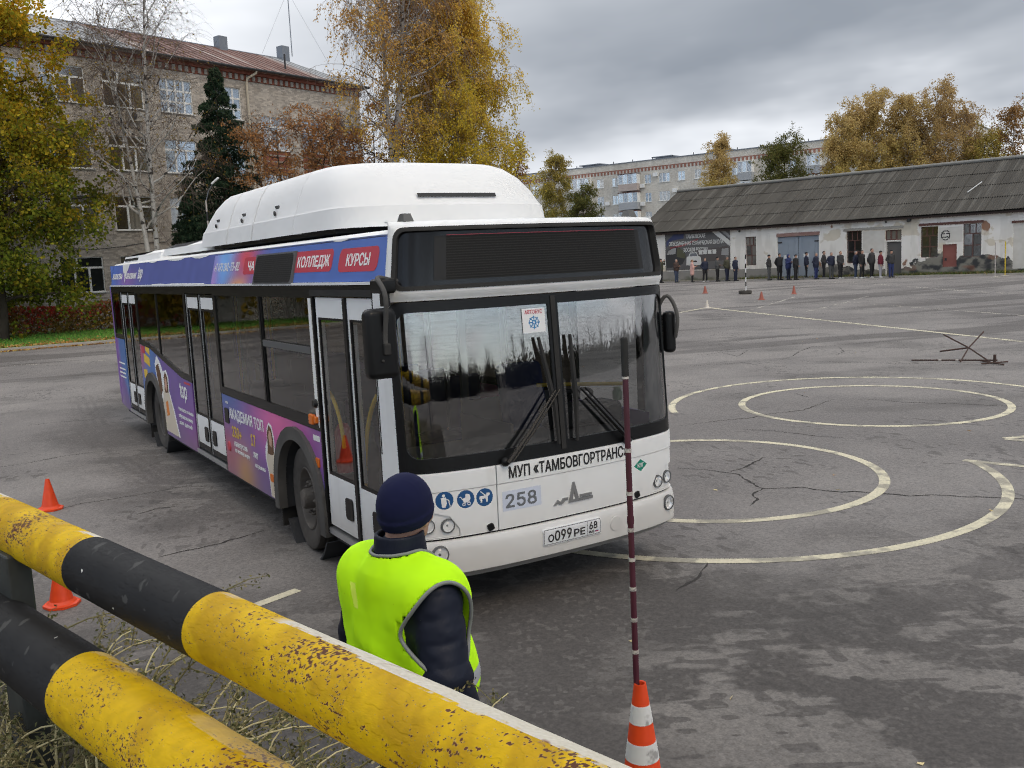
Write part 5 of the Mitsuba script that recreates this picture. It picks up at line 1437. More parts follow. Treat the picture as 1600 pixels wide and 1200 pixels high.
# lower covers and the air conditioner further back
bp('roof_cover', loft([(2.90, ring_poly(3.4, 6.22, 1.02, 0.05, 0)), (3.00, ring_poly(3.45, 6.20, 0.99, 0.05, 0)), (3.06, ring_poly(3.6, 6.2, 0.86, 0.05, 0)), (3.075, ring_poly(3.7, 6.2, 0.70, 0.05, 0))]), 'cover_white', 30)
bp('roof_cover', loft([(3.0, ring_poly(4.9, 6.22, 0.80, 0.05, 0)), (3.12, ring_poly(5.2, 6.20, 0.78, 0.05, 0)), (3.19, ring_poly(5.55, 6.2, 0.66, 0.05, 0))]), 'cover_white', 30)
AC = bp('rear_hatch', loft([(2.86, ring_poly(0.25, 3.3, 1.04, 0.1, 0)), (2.97, ring_poly(0.30, 3.3, 1.0, 0.1, 0)), (3.02, ring_poly(0.5, 3.3, 0.85, 0.1, 0))]), 'cover_white', 30)
for k in range(4):
    part(AC, 'vent_slot', xf(b2(0.42 + k * 0.30, 0.64 + k * 0.30, -1.042, -0.98, 2.895, 2.935), FB), 'letter_black')

# --- inside: dashboard, partition, wheel, rails, seats
dash = loft([(0.38, ring_poly(11.0, 11.62, 1.1, 0.2, 0)), (1.0, ring_poly(11.0, 11.68, 1.1, 0.2, 0)), (1.17, ring_poly(11.1, 11.66, 1.05, 0.2, 0))])
bp('dashboard', dash, 'cabin_grey', 30)
bp('dash_binnacle', rbox(11.12, 11.42, 0.35, 1.05, 1.17, 1.36, 0.05, 10), 'cabin_dark', 30)
bp('partition', cat([b2(10.30, 10.34, 0.05, 1.15, 0.38, 2.35).difference(trimesh.Trimesh()) if False else b2(10.30, 10.34, 0.05, 1.15, 0.38, 1.35), b2(10.30, 10.34, 0.05, 0.12, 1.35, 2.6), b2(10.34, 11.2, 0.02, 0.05, 0.38, 1.25)]), 'cabin_light')
tor = trimesh.creation.torus(0.24, 0.017, major_sections=36, minor_sections=8)
sw = bp('steering_wheel', xf(tor, frame((11.10, 0.66, 1.36), (0.85, 0, 0.52), (0, 1, 0), (-0.52, 0, 0.85))), 'cabin_dark', True)
part(sw, 'column', xf(cat([tube([(11.10, 0.66, 1.36), (11.35, 0.66, 1.05)], 0.035, 8), xf(box((0, 0, 0), (0.46, 0.05, 0.02)), frame((11.10, 0.66, 1.355), (0.85, 0, 0.52), (0, 1, 0), (-0.52, 0, 0.85)))]), FB), 'cabin_dark')
ds = bp('driver_seat', cat([rbox(10.42, 10.95, 0.42, 0.92, 0.80, 0.92, 0.04), xf(rbox(-0.06, 0.06, -0.24, 0.24, 0, 0.75, 0.05), frame((10.46, 0.67, 0.9), (1, 0, 0.2), (0, 1, 0), (-0.2, 0, 1))), b2(10.55, 10.8, 0.5, 0.84, 0.38, 0.8)]), 'seat_blue', 30)
rails = [[(10.10, -1.17, 1.58), (10.25, -1.17, 1.55), (10.40, -1.17, 1.40), (10.48, -1.17, 1.12)], [(10.86, -1.17, 0.72), (10.90, -1.17, 1.0), (11.02, -1.17, 1.38), (11.24, -1.17, 1.64)], [(11.20, 0.30, 1.55), (11.30, 0.75, 1.52), (11.42, 1.06, 1.50)], [(9.9, -0.35, 0.38), (9.9, -0.35, 2.65)], [(8.2, 0.35, 0.38), (8.2, 0.35, 2.65)], [(6.9, -0.6, 0.38), (6.9, -0.6, 2.65)], [(5.5, -0.6, 0.38), (5.5, -0.6, 2.65)], [(3.5, -0.5, 0.9), (3.5, -0.5, 2.65)]]
for r in rails:
    bp('grab_rail', tube(spline(r, 14) if len(r) > 2 else r, 0.017, 8), 'rail_yellow', 40)
bp('fire_extinguisher', cat([mv(lathe([(0.001, 0), (0.07, 0.0), (0.075, 0.03), (0.075, 0.36), (0.04, 0.42), (0.0, 0.43)], 16), (10.22, -1.07, 0.86))]), mat('extinguisher_red', (0.42, 0.02, 0.02), 0.3), 40)
for x in (2.2, 2.95, 4.2, 5.0, 7.4, 8.1, 8.9):
    for y in (-0.85, 0.85, 0.42):
        if y < 0 and (x in (5.0, 2.2)):
            continue
        zf = 0.85 if x < 4 else 0.42
        s = bp('seat', cat([rbox(x, x + 0.42, y - 0.2, y + 0.2, zf + 0.34, zf + 0.42, 0.03), rbox(x - 0.05, x + 0.04, y - 0.2, y + 0.2, zf + 0.36, zf + 0.98, 0.03), b2(x + 0.1, x + 0.25, y - 0.05, y + 0.05, zf - 0.05, zf + 0.34)]), 'seat_blue', 30)
bp('green_jar', mv(lathe([(0.001, 0), (0.04, 0.0), (0.042, 0.07), (0.03, 0.09), (0.032, 0.11), (0.0, 0.112)], 16), (11.42, 0.98, 1.37)), mat('jar_green', (0.12, 0.24, 0.12), 0.3), 40)
bp('bulkhead', b2(0.3, 0.36, -1.15, 1.15, 0.4, 2.7), 'cabin_dark')
# ------------------------------------------------------------------ trees and hedges
mat('bark_dark', proc(lambda p, n, uv: mix((0.030, 0.024, 0.019), (0.085, 0.070, 0.055), fbm(p.x * 7, p.y * 7, p.z * 2.5, 3))), 0.95)
mat('bark_birch', proc(lambda p, n, uv: mix((0.44, 0.42, 0.39), (0.045, 0.040, 0.036), smoothstep(0.58, 0.66, fbm(p.x * 3 + p.y * 3, p.y * 2, p.z * 5.5, 3)))), 0.9)
mat('twig_brown', (0.085, 0.060, 0.048), 0.95)
mat('twig_mid', (0.115, 0.085, 0.070), 0.95)
mat('twig_birch', (0.20, 0.165, 0.145), 0.95)


def unit(v):
    return v / (np.linalg.norm(v) + 1e-12)


def crown(rng, base, stems, n1, n2, n3, h0, crown_r, limb_up, droop, twig_len, r_trunk, sides=6, fork=0.5, bow=0.0):
    """stems: polylines of the trunk(s). Returns the thick wood, the thin wood, and the points along the last twigs."""
    wood, twigs, pts, dirs = [], [], [], []
    for st in stems:
        P = spline(np.asarray(st, float) + base, 14)
        H = P[-1, 2] - P[0, 2]
        rad = r_trunk * (1 - np.linspace(0, 1, 14)) ** 0.8 + 0.012
        wood.append(tube(P, rad, 8))
        k1 = max(1, n1 // len(stems))
        for i in range(k1):
            f = h0 + (0.98 - h0) * ((i + rng.random()) / k1) ** 0.9
            x = f * 13
            a = int(min(12, x))
            o = P[a] + (P[a + 1] - P[a]) * (x - a)
            az = i * 2.4 + rng.normal(0, 0.5)
            g = (f - h0) / (1 - h0)
            L = crown_r(g) * rng.uniform(0.8, 1.12)
            d = np.array([math.cos(az), math.sin(az), limb_up * (0.6 + 0.8 * g) * rng.uniform(0.7, 1.3)])
            d = unit(d)
            q = [o]
            for s in range(4):
                dd = unit(d + rng.normal(0, 0.16, 3) + np.array([0, 0, bow * (s + 1)]))
                q.append(q[-1] + dd * L / 4)
            Q = spline(q, 9)
            r0 = max(0.014, r_trunk * 0.42 * (1 - f) ** 0.6 + 0.012)
            wood.append(tube(Q, np.linspace(r0, 0.008, 9), 5, False))
            for j in range(n2):
                t = (0.15 + 0.85 * (j + rng.random()) / n2) * 8
                b = int(min(7, t))
                o2 = Q[b] + (Q[b + 1] - Q[b]) * (t - b)
                d2 = unit(unit(Q[b + 1] - Q[b]) * fork + rng.normal(0, 0.6, 3) + np.array([0, 0, 0.1 - droop * 0.25]))
                L2 = twig_len * rng.uniform(0.6, 1.3) * (0.55 + 0.45 * L / max(crown_r(0.4), 0.1))
                q2 = [o2]
                for s in range(3):
                    d2 = unit(d2 + np.array([0, 0, -droop * 0.55]) + rng.normal(0, 0.12, 3))
                    q2.append(q2[-1] + d2 * L2 / 3)
                q2 = np.array(q2)
                twigs.append(tube(q2, [0.011, 0.008, 0.006, 0.004], 3, False))
                for k in range(n3):
                    t = 0.5 + rng.random() * 2.5
                    c = int(min(2, t))
                    o3 = q2[c] + (q2[c + 1] - q2[c]) * (t - c)
                    d3 = unit(unit(q2[c + 1] - q2[c]) * 0.7 + rng.normal(0, 0.5, 3))
                    q3 = [o3]
                    L3 = twig_len * rng.uniform(0.4, 0.9)
                    for s in range(3):
                        d3 = unit(d3 + np.array([0, 0, -droop]) + rng.normal(0, 0.10, 3))
                        q3.append(q3[-1] + d3 * L3 / 3)
                    q3 = np.array(q3)
                    twigs.append(tube(q3, [0.006, 0.005, 0.004, 0.003], 3, False))
                    pts.append(q3)
                pts.append(q2)
    return cat(wood), cat(twigs), np.array(pts)


def along(pts, n, rng, spread):
    i = rng.integers(len(pts), size=n)
    t = rng.random(n) ** 0.8 * 3
    c = np.minimum(t.astype(int), 2)
    q = pts[i, c] + (pts[i, c + 1] - pts[i, c]) * (t - c)[:, None]
    return q + rng.normal(0, spread, (n, 3))


def plant(name, label, category, wood, twigs, leaves=None, bark='bark_dark', twig='twig_brown', group=None, lname='crown', leafmat='thin_leaf'):
    k = thing(name, label, category, group)
    part(k, 'trunk', wood, bark, True)
    if twigs is not None:
        tag(part(k, 'twigs', twigs, twig, True), kind='stuff')
    if leaves is not None:
        m, c = leaves
        part(k, lname, m, leafmat, True, color=c)
    return k


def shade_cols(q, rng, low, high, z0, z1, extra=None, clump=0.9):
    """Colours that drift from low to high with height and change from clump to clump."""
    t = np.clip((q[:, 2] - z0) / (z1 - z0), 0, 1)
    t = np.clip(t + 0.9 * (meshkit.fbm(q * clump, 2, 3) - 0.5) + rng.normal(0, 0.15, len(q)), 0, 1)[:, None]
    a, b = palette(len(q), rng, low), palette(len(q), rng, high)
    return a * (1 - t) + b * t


# the big maple at the left edge
R_ = np.random.default_rng(31)
B = np.array([-22.6, 41.6, 0.1])
w, t, P = crown(R_, B, [[(0, 0, 0), (0.1, 0, 4), (-0.1, 0.1, 9), (0.1, 0, 15.2)]], 56, 15, 3, 0.09, lambda g: 5.1 * (1 - 0.55 * g ** 1.6) * min(1, 0.62 + 1.6 * g), 0.42, 0.28, 1.35, 0.24, bow=-0.03)
q = along(P, 90000, R_, 0.17)
q = q[(meshkit.fbm(q * 0.8, 3, 9) > 0.40)]
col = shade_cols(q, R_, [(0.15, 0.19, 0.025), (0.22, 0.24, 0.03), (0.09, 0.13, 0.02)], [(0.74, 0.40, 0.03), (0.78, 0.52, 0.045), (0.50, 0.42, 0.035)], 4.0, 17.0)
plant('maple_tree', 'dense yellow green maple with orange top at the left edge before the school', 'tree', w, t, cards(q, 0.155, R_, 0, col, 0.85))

# the bare birch with two white stems
R_ = np.random.default_rng(32)
B = np.array([-16.3, 43.2, 0.1])
w, t, P = crown(R_, B, [[(0.0, 0, 0), (-0.1, 0, 3.6), (-0.6, 0.2, 8), (-1.5, 0.3, 14.5)], [(0.25, 0.1, 0), (0.28, 0.1, 3.6), (0.45, -0.1, 8.5), (0.9, 0.2, 16.4)]], 50, 14, 5, 0.30, lambda g: 4.0 * (1 - 0.62 * g) + 0.5, 1.15, 0.25, 1.5, 0.13, bow=0.06)
q = along(P, 2600, R_, 0.08)
plant('birch_tree', 'nearly bare birch with two white stems in front of the grey school', 'tree', w, t, cards(q, 0.10, R_, 0, palette(len(q), R_, [(0.30, 0.20, 0.04), (0.22, 0.14, 0.05)])), 'bark_birch', 'twig_mid')

# spruces
def spruce(name, label, B, H, R0, seed, nn):
    rng = np.random.default_rng(seed)
    B = np.array(B)
    wood = [tube([B, B + [0, 0, H * 0.5], B + [0, 0, H]], [0.16, 0.09, 0.01], 8)]
    V, C = [], []
    tw = []
    for i in range(nn):
        f = (i + rng.random()) / nn
        z = H * (0.06 + 0.93 * f)
        L = R0 * (1 - f) ** 0.95 * rng.uniform(0.55, 1.2) + 0.22
        az = rng.random() * 2 * math.pi
        o = B + [0, 0, z]
        d = np.array([math.cos(az), math.sin(az), 0.0])
        br = np.array([o, o + d * L * 0.5 + [0, 0, -0.10 * L], o + d * L + [0, 0, -0.16 * L]])
        tw.append(tube(br, [0.02, 0.012, 0.004], 3, False))
        n = int(40 + 62 * L)
        s = rng.random(n) ** 0.6
        q = o + d * (s * L)[:, None] + np.array([0, 0, -0.16 * L]) * s[:, None]
        lat = np.array([-d[1], d[0], 0])
        wd = 0.34 * L * (1 - s) + 0.10
        q = q + lat * (rng.uniform(-1, 1, n) * wd)[:, None] + np.c_[np.zeros(n), np.zeros(n), -np.abs(rng.normal(0, 0.13, n))]
        V.append(q)
    q = np.vstack(V)
    c = palette(len(q), rng, [(0.032, 0.062, 0.038), (0.054, 0.092, 0.052), (0.024, 0.046, 0.030), (0.08, 0.112, 0.065)])
    return plant(name, label, 'tree', cat(wood), cat(tw), cards(q, 0.21, rng, -1.2, c, 0.28), lname='needles')


spruce('spruce_tree', 'tall dark green spruce before the grey school by the downpipe', (-13.9, 47.4, 0.1), 12.7, 3.9, 41, 290)
spruce('spruce_tree', 'shorter dark spruce left of the tall one behind the bus roof', (-16.2, 49.0, 0.1), 7.6, 1.7, 42, 170)

# rust-coloured rowans
def rowan(label, B, seed, n):
    rng = np.random.default_rng(seed)
    stems = [[(0.2 * k - 0.3, 0.1 * k, 0), (0.5 * k - 0.6 + rng.normal(0, 0.2), 0.2, 3.5), (0.85 * k - 1.0 + rng.normal(0, 0.3), 0.2 * k, 6.5), (1.15 * k - 1.4, 0.3 * k - 0.3, 9.8 + rng.normal(0, 0.3))] for k in range(4)]
    w, t, P = crown(rng, np.array(B), stems, 40, 9, 3, 0.52, lambda g: 2.3 * (1 - 0.45 * g), 0.55, 0.25, 0.95, 0.09)
    q = along(P, n, rng, 0.10)
    q = q[meshkit.fbm(q * 1.0, 3, 5) > 0.49]
    c = shade_cols(q, rng, [(0.42, 0.21, 0.08), (0.34, 0.18, 0.08)], [(0.54, 0.27, 0.095), (0.45, 0.23, 0.10), (0.36, 0.18, 0.08)], 6, 11)
    return plant('rowan_tree', label, 'tree', w, t, cards(q, 0.12, rng, 0, c, 0.6))


rowan('rust brown rowan with thin dark stems right of the downpipe', (-10.5, 46.2, 0.1), 51, 14000)
rowan('rust brown rowan with leaning stems beside the white birch trunk', (-7.2, 47.2, 0.1), 52, 14000)

# weeping golden birches behind the bus
R_ = np.random.default_rng(61)
w, t, P = crown(R_, np.array([-5.2, 47.3, 0.1]), [[(0, 0, 0), (-0.15, 0, 5), (-0.3, 0.1, 10), (-0.1, 0.2, 18.5)], [(-0.2, 0, 7), (0.35, 0.2, 11), (0.9, 0.3, 17.0)]], 60, 12, 5, 0.34, lambda g: 4.3 * (1 - 0.50 * g), 0.9, 0.75, 1.55, 0.17, bow=-0.02)
q = along(P, 34000, R_, 0.08)
q = q[meshkit.fbm(q * 0.9, 3, 15) > 0.47]
c = shade_cols(q, R_, [(0.66, 0.44, 0.05), (0.54, 0.38, 0.05)], [(0.66, 0.40, 0.11), (0.58, 0.34, 0.11)], 6, 14)
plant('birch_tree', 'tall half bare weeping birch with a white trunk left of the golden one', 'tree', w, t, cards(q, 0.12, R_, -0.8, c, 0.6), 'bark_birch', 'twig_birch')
R_ = np.random.default_rng(62)
w, t, P = crown(R_, np.array([-2.5, 49.4, 0.1]), [[(0, 0, 0), (0.1, 0, 5), (0.2, 0.1, 10), (0.1, 0.2, 17.2)]], 58, 15, 6, 0.18, lambda g: 3.9 * (1 - 0.50 * g ** 1.5), 0.85, 0.85, 1.5, 0.18, bow=-0.02)
q = along(P, 150000, R_, 0.11)
q = q[meshkit.fbm(q * 0.8, 3, 25) > 0.33 + 0.012 * np.clip(q[:, 2] - 9, 0, 10)]
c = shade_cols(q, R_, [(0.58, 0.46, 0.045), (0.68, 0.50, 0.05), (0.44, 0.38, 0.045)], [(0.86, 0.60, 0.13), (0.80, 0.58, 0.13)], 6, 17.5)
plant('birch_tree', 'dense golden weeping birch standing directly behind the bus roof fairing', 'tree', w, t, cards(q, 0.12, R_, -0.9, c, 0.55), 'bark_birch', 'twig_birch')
R_ = np.random.default_rng(63)
w, t, P = crown(R_, np.array([0.6, 54.0, 0.1]), [[(0, 0, 0), (0.1, 0, 3), (-0.1, 0.1, 6.0), (0.1, 0, 8.9)]], 22, 8, 4, 0.25, lambda g: 1.1 * (1 - 0.4 * g), 0.5, 0.3, 0.8, 0.08)
q = along(P, 5200, R_, 0.08)
q = q[meshkit.fbm(q * 1.1, 3, 5) > 0.42]
plant('young_tree', 'small orange leaved tree at the right foot of the golden birch', 'tree', w, t, cards(q, 0.13, R_, 0, palette(len(q), R_, [(0.34, 0.17, 0.04), (0.28, 0.14, 0.05)])))


# trees far behind, before the apartment block and over the garage roof
def far_tree(name, label, B, H, R0, seed, n, low, high, droop=0.6, thr=0.40, bark='bark_birch', h0=0.2, leaf=0.19, stems=None):
    rng = np.random.default_rng(seed)
    B = np.array([*B, 0.3])
    w, t, P = crown(rng, B, stems or [[(0, 0, 0), (0.1, 0, H * 0.4), (-0.1, 0.1, H * 0.7), (0.1, 0, H)]], 30, 8, 3, h0, lambda g: R0 * (1 - 0.6 * g ** 1.4) * min(1, 0.7 + 1.2 * g), 0.8, droop, R0 * 0.42, 0.16)
    q = along(P, int(n * 1.6), rng, 0.16)
    q = q[meshkit.fbm(q * 0.9, 3, seed) > thr]
    c = shade_cols(q, rng, low, high, H * 0.35, H * 0.95, clump=0.6)
    return plant(name, label, 'tree', w, t, cards(q, leaf, rng, -0.5, c, 0.6), bark, 'twig_birch' if bark == 'bark_birch' else 'twig_brown')


GOLD = ([(0.46, 0.37, 0.10), (0.53, 0.40, 0.11), (0.37, 0.33, 0.10)], [(0.60, 0.45, 0.19), (0.54, 0.40, 0.18)])
OLIV = ([(0.23, 0.24, 0.065), (0.29, 0.27, 0.065)], [(0.44, 0.33, 0.09), (0.36, 0.30, 0.08)])
DKG = ([(0.085, 0.11, 0.035), (0.11, 0.13, 0.04)], [(0.14, 0.15, 0.05), (0.18, 0.165, 0.05)])
BROWN = ([(0.44, 0.33, 0.12), (0.50, 0.35, 0.12)], [(0.54, 0.38, 0.17), (0.46, 0.33, 0.16)])
far_tree('birch_tree', 'olive birch with a thin orange top before the left end of the apartment block', (6.2, 113.7), 14.0, 3.3, 71, 17000, *OLIV)
far_tree('bushy_tree', 'dark green low tree close right of the olive birch before the apartments', (9.4, 110.7), 9.8, 2.6, 72, 12000, *DKG, droop=0.3, bark='bark_dark')
far_tree('birch_tree', 'narrow golden birch standing alone over the left part of the garage roof', (25.2, 109.9), 14.9, 2.7, 73, 15000, *GOLD, thr=0.38)
far_tree('bushy_tree', 'round dark green tree over the garage roof right of the narrow golden birch', (32.0, 107.0), 13.6, 4.2, 74, 18000, *DKG, droop=0.2, thr=0.38, bark='bark_dark')
far_tree('shrub_tree', 'small reddish tree low over the garage roof', (34.2, 99.0), 10.2, 2.2, 75, 7000, [(0.17, 0.06, 0.03), (0.2, 0.09, 0.03)], [(0.24, 0.10, 0.04)], droop=0.2, bark='bark_dark')
far_tree('birch_tree', 'first golden birch from the left in the row over the garage roof', (35.3, 96.8), 15.0, 4.0, 76, 24000, *GOLD, thr=0.37)
far_tree('birch_tree', 'second golden birch from the left in the row over the garage roof', (38.4, 97.8), 16.8, 4.2, 77, 24000, *GOLD, thr=0.39)
far_tree('birch_tree', 'third golden birch from the left in the row over the garage roof', (41.4, 96.9), 16.2, 4.0, 78, 22000, *GOLD, thr=0.41)
far_tree('birch_tree', 'fourth birch in the row over the garage roof with a bright white stem', (44.0, 96.0), 17.2, 4.0, 79, 18000, *BROWN, thr=0.43)
far_tree('birch_tree', 'thin half bare birch at the right end of the row over the garage roof', (47.4, 97.0), 15.6, 3.8, 80, 11000, *BROWN, thr=0.46)
far_tree('bushy_tree', 'low olive tree at the right end of the row over the garage roof', (47.8, 94.0), 11.6, 3.6, 82, 11000, *OLIV, droop=0.2, bark='bark_dark')
far_tree('birch_tree', 'sparse orange birch at the right edge of the picture over the garage roof', (50.8, 93.9), 15.2, 3.0, 81, 8000, [(0.33, 0.19, 0.06), (0.27, 0.15, 0.05)], [(0.36, 0.21, 0.08)], thr=0.43)

# beyond the left edge the same planting goes on: what the side windows of the bus mirror
RL = ('nearest', 'second', 'third', 'fourth', 'farthest')
for k, (x, y, H, r) in enumerate(((-29.0, 36.5, 13, 4.4), (-35.5, 32.0, 13, 4.4), (-42.0, 27.0, 14, 4.4), (-48.5, 21.5, 13, 4.4), (-55.0, 16.0, 14, 4.4))):
    far_tree('roadside_tree', f'{RL[k]} yellow leaved tree of the row beyond the left edge mirrored in bus windows', (x, y), H, r, 90 + k, 22000, [(0.26, 0.17, 0.02), (0.18, 0.14, 0.02)], [(0.38, 0.20, 0.03), (0.32, 0.2, 0.03)], droop=0.35, thr=0.38, bark='bark_dark', h0=0.07, leaf=0.3)

# the red hedge
R_ = np.random.default_rng(101)
HL = np.array([(-46.5, 25.6), (-32.5, 37.8), (-24.4, 44.1), (-20.1, 46.9), (-12.5, 52.6)])
s = np.r_[0, np.cumsum(np.linalg.norm(np.diff(HL, axis=0), axis=1))]
u = R_.random(30000) * s[-1]
c0 = np.stack([np.interp(u, s, HL[:, k]) for k in (0, 1)], 1)
h = 1.25 + 0.55 * (meshkit.fbm(np.c_[u * 0.8, u * 0, u * 0], 3, 4) - 0.45)
z = 0.1 + h * R_.random(len(u)) ** 0.75
off = R_.normal(0, 0.34, (len(u), 2)) * (0.65 + 0.35 * np.sqrt(np.clip(1 - z / 1.7, 0, 1)))[:, None]
q = np.c_[c0 + off, z]
kk = meshkit.fbm(np.c_[u * 0.35, z * 0.6, u * 0], 3, 6)[:, None] + R_.normal(0, 0.08, (len(u), 1))
c = np.where(kk < 0.50, palette(len(q), R_, [(0.58, 0.06, 0.06), (0.66, 0.11, 0.07), (0.40, 0.05, 0.045)]), np.where(kk < 0.60, palette(len(q), R_, [(0.50, 0.20, 0.10), (0.42, 0.15, 0.08), (0.27, 0.15, 0.08)]), palette(len(q), R_, [(0.38, 0.24, 0.05), (0.22, 0.18, 0.05)])))
HD = thing('hedge', 'long red and brown autumn hedge along the foot of the school', 'hedge')
m, cc = cards(q, 0.15, R_, 0, c, 0.75)
part(HD, 'foliage', m, 'thin_leaf', True, color=cc)
tw = []
for k in range(260):
    uu = R_.random() * s[-1]
    b0 = np.array([np.interp(uu, s, HL[:, 0]) + R_.normal(0, 0.25), np.interp(uu, s, HL[:, 1]) + R_.normal(0, 0.25), 0.1])
    tw.append(tube([b0, b0 + [R_.normal(0, 0.15), R_.normal(0, 0.15), 0.7], b0 + [R_.normal(0, 0.3), R_.normal(0, 0.3), 1.25]], [0.018, 0.012, 0.005], 3, False))
tag(part(HD, 'stems', cat(tw), 'twig_brown', True), kind='stuff')

# a far-off belt of bare trees behind the viewer, only seen mirrored in the windscreen
R_ = np.random.default_rng(111)
tw, V = [], []
for k in range(70):
    a = math.radians(R_.uniform(75, 155))
    D = R_.uniform(85, 110)
    b0 = np.array([D * math.sin(a), D * math.cos(a), 0.0])
    Hh = R_.uniform(2.8, 5.6)
    tw.append(tube([b0, b0 + [0, 0, Hh * 0.5], b0 + [R_.normal(0, 0.3), R_.normal(0, 0.3), Hh]], [0.14, 0.09, 0.02], 5, False))
    for i in range(46):
        o = b0 + [0, 0, Hh * R_.uniform(0.25, 0.95)]
        d = unit(R_.normal(0, 1, 3) + [0, 0, 0.9])
        L = R_.uniform(0.8, 2.2)
        tw.append(tube([o, o + d * L * 0.5, o + unit(d + [0, 0, 0.3]) * L], [0.03, 0.018, 0.006], 3, False))
    n = 500
    V.append(b0 + R_.normal(0, 1, (n, 3)) * [1.7, 1.7, 0.9] + [0, 0, 1.2])
tag(part(None, 'bare_tree_belt', cat(tw), 'bark_dark', True), 'far belt of bare dark trees behind the viewer mirrored in the windscreen', kind='stuff')
q = np.vstack(V)
q[:, 2] = np.abs(q[:, 2])
m, c = cards(q, 0.6, R_, 0, palette(len(q), R_, [(0.025, 0.028, 0.018), (0.04, 0.035, 0.02)]))
tag(part(None, 'undergrowth_belt', m, 'leaf', True, color=c), 'far dark undergrowth behind the viewer mirrored in the windscreen', kind='stuff')
# ------------------------------------------------------------------ barrier, cones, poles, weeds
def pipe_paint(first, bands):
    """Yellow and black bands along the barrier, the paint worn to white undercoat on top and to rust in flakes."""
    def fn(p, n, uv):
        s = p.x * float(PD[0]) + p.y * float(PD[1])
        r = fbm(s * 16, p.z * 30 + p.x * 5, p.y * 16, 4)
        e = s + 0.004 * (r - 0.5)
        black = mi.Float(0)
        for a, b in bands:
            black = dr.maximum(black, smoothstep(a - 0.0015, a + 0.0015, e) * smoothstep(b + 0.0015, b - 0.0015, e))
        big = fbm(s * 3.2 + first, p.z * 5, p.y * 3, 3)
        yel = mix((0.56, 0.35, 0.002), (0.66, 0.43, 0.004), big)
        yel = mix(yel, (0.40, 0.225, 0.004), smoothstep(0.46, 0.70, fbm(s * 9 + 3, p.z * 14, p.x * 9, 4)) * 0.7)
        yel = yel * (0.86 + 0.28 * fbm(s * 40, p.z * 70, p.y * 40, 2))
        # flaking: rust chips, more of them towards the near end of the pipe
        wear = smoothstep(-2.4, -0.9, s + 1.5 * (big - 0.5))
        chips = noise(s * 120 + 11, p.z * 210, (p.x + p.y) * 120) * 0.5 + noise(s * 280, p.z * 400, p.y * 250) * 0.5
        zone = fbm(s * 6.5 + 20 + first, p.z * 9, p.y * 6, 3)
        k = chips * 0.66 + zone * 0.46 + 0.085 * wear
        pale = smoothstep(0.695, 0.72, k) * 0.6
        rust = smoothstep(0.715, 0.735, k)
        yel = mix(yel, (0.62, 0.52, 0.30), pale * 0.7)
        yel = mix(yel, mix((0.06, 0.024, 0.013), (0.13, 0.048, 0.02), chips), rust)
        blk = mix((0.008, 0.008, 0.009), (0.020, 0.020, 0.021), fbm(s * 5, p.z * 7, p.x * 5, 3))
        blk = mix(blk, (0.12, 0.12, 0.115), smoothstep(0.66, 0.74, fbm(s * 18, p.z * 26, p.x * 18, 4)) * 0.35)
        blk = mix(blk, (0.5, 0.5, 0.46), smoothstep(0.962, 0.968, noise(s * 38 + 3, p.z * 52, p.x * 38)))
        col = mix(yel, blk, black)
        # top worn through to the white undercoat
        up_ = n.z * 0.86 + (n.x * float(PN[0]) + n.y * float(PN[1])) * 0.51
        rub = up_ + 0.34 * (fbm(s * 3.2, p.y * 5, 1.0, 5) - 0.5) + 0.10 * (fbm(s * 14, p.x * 60, p.y * 60, 3) - 0.5) + 0.03 * wear
        white = smoothstep(0.905, 0.935, rub) * (1 - black) * (1.0 if first == 0 else 0.25) * smoothstep(0.33, 0.43, fbm(s * 2.6 + 2 + first, 1.0, 2.0, 3))
        wc = mix((0.50, 0.46, 0.37), (0.66, 0.63, 0.55), chips)
        wc = mix(wc, (0.20, 0.075, 0.035), smoothstep(0.60, 0.66, fbm(s * 5 + 8, p.x * 10, p.y * 10, 4)) * smoothstep(-1.6, -0.8, s))
        return mix(col, wc, white)
    return fn


def pipe_bump(p, n, uv):
    s = p.x * float(PD[0]) + p.y * float(PD[1])
    return 0.0016 * fbm(s * 26, p.z * 36, p.y * 26, 3) + 0.0008 * smoothstep(0.6, 0.64, noise(s * 62 + 11, p.z * 85, (p.x + p.y) * 62))


def on_line(a, w, z):
    P = PN * w + PD * a
    return np.array([P[0], P[1], z])


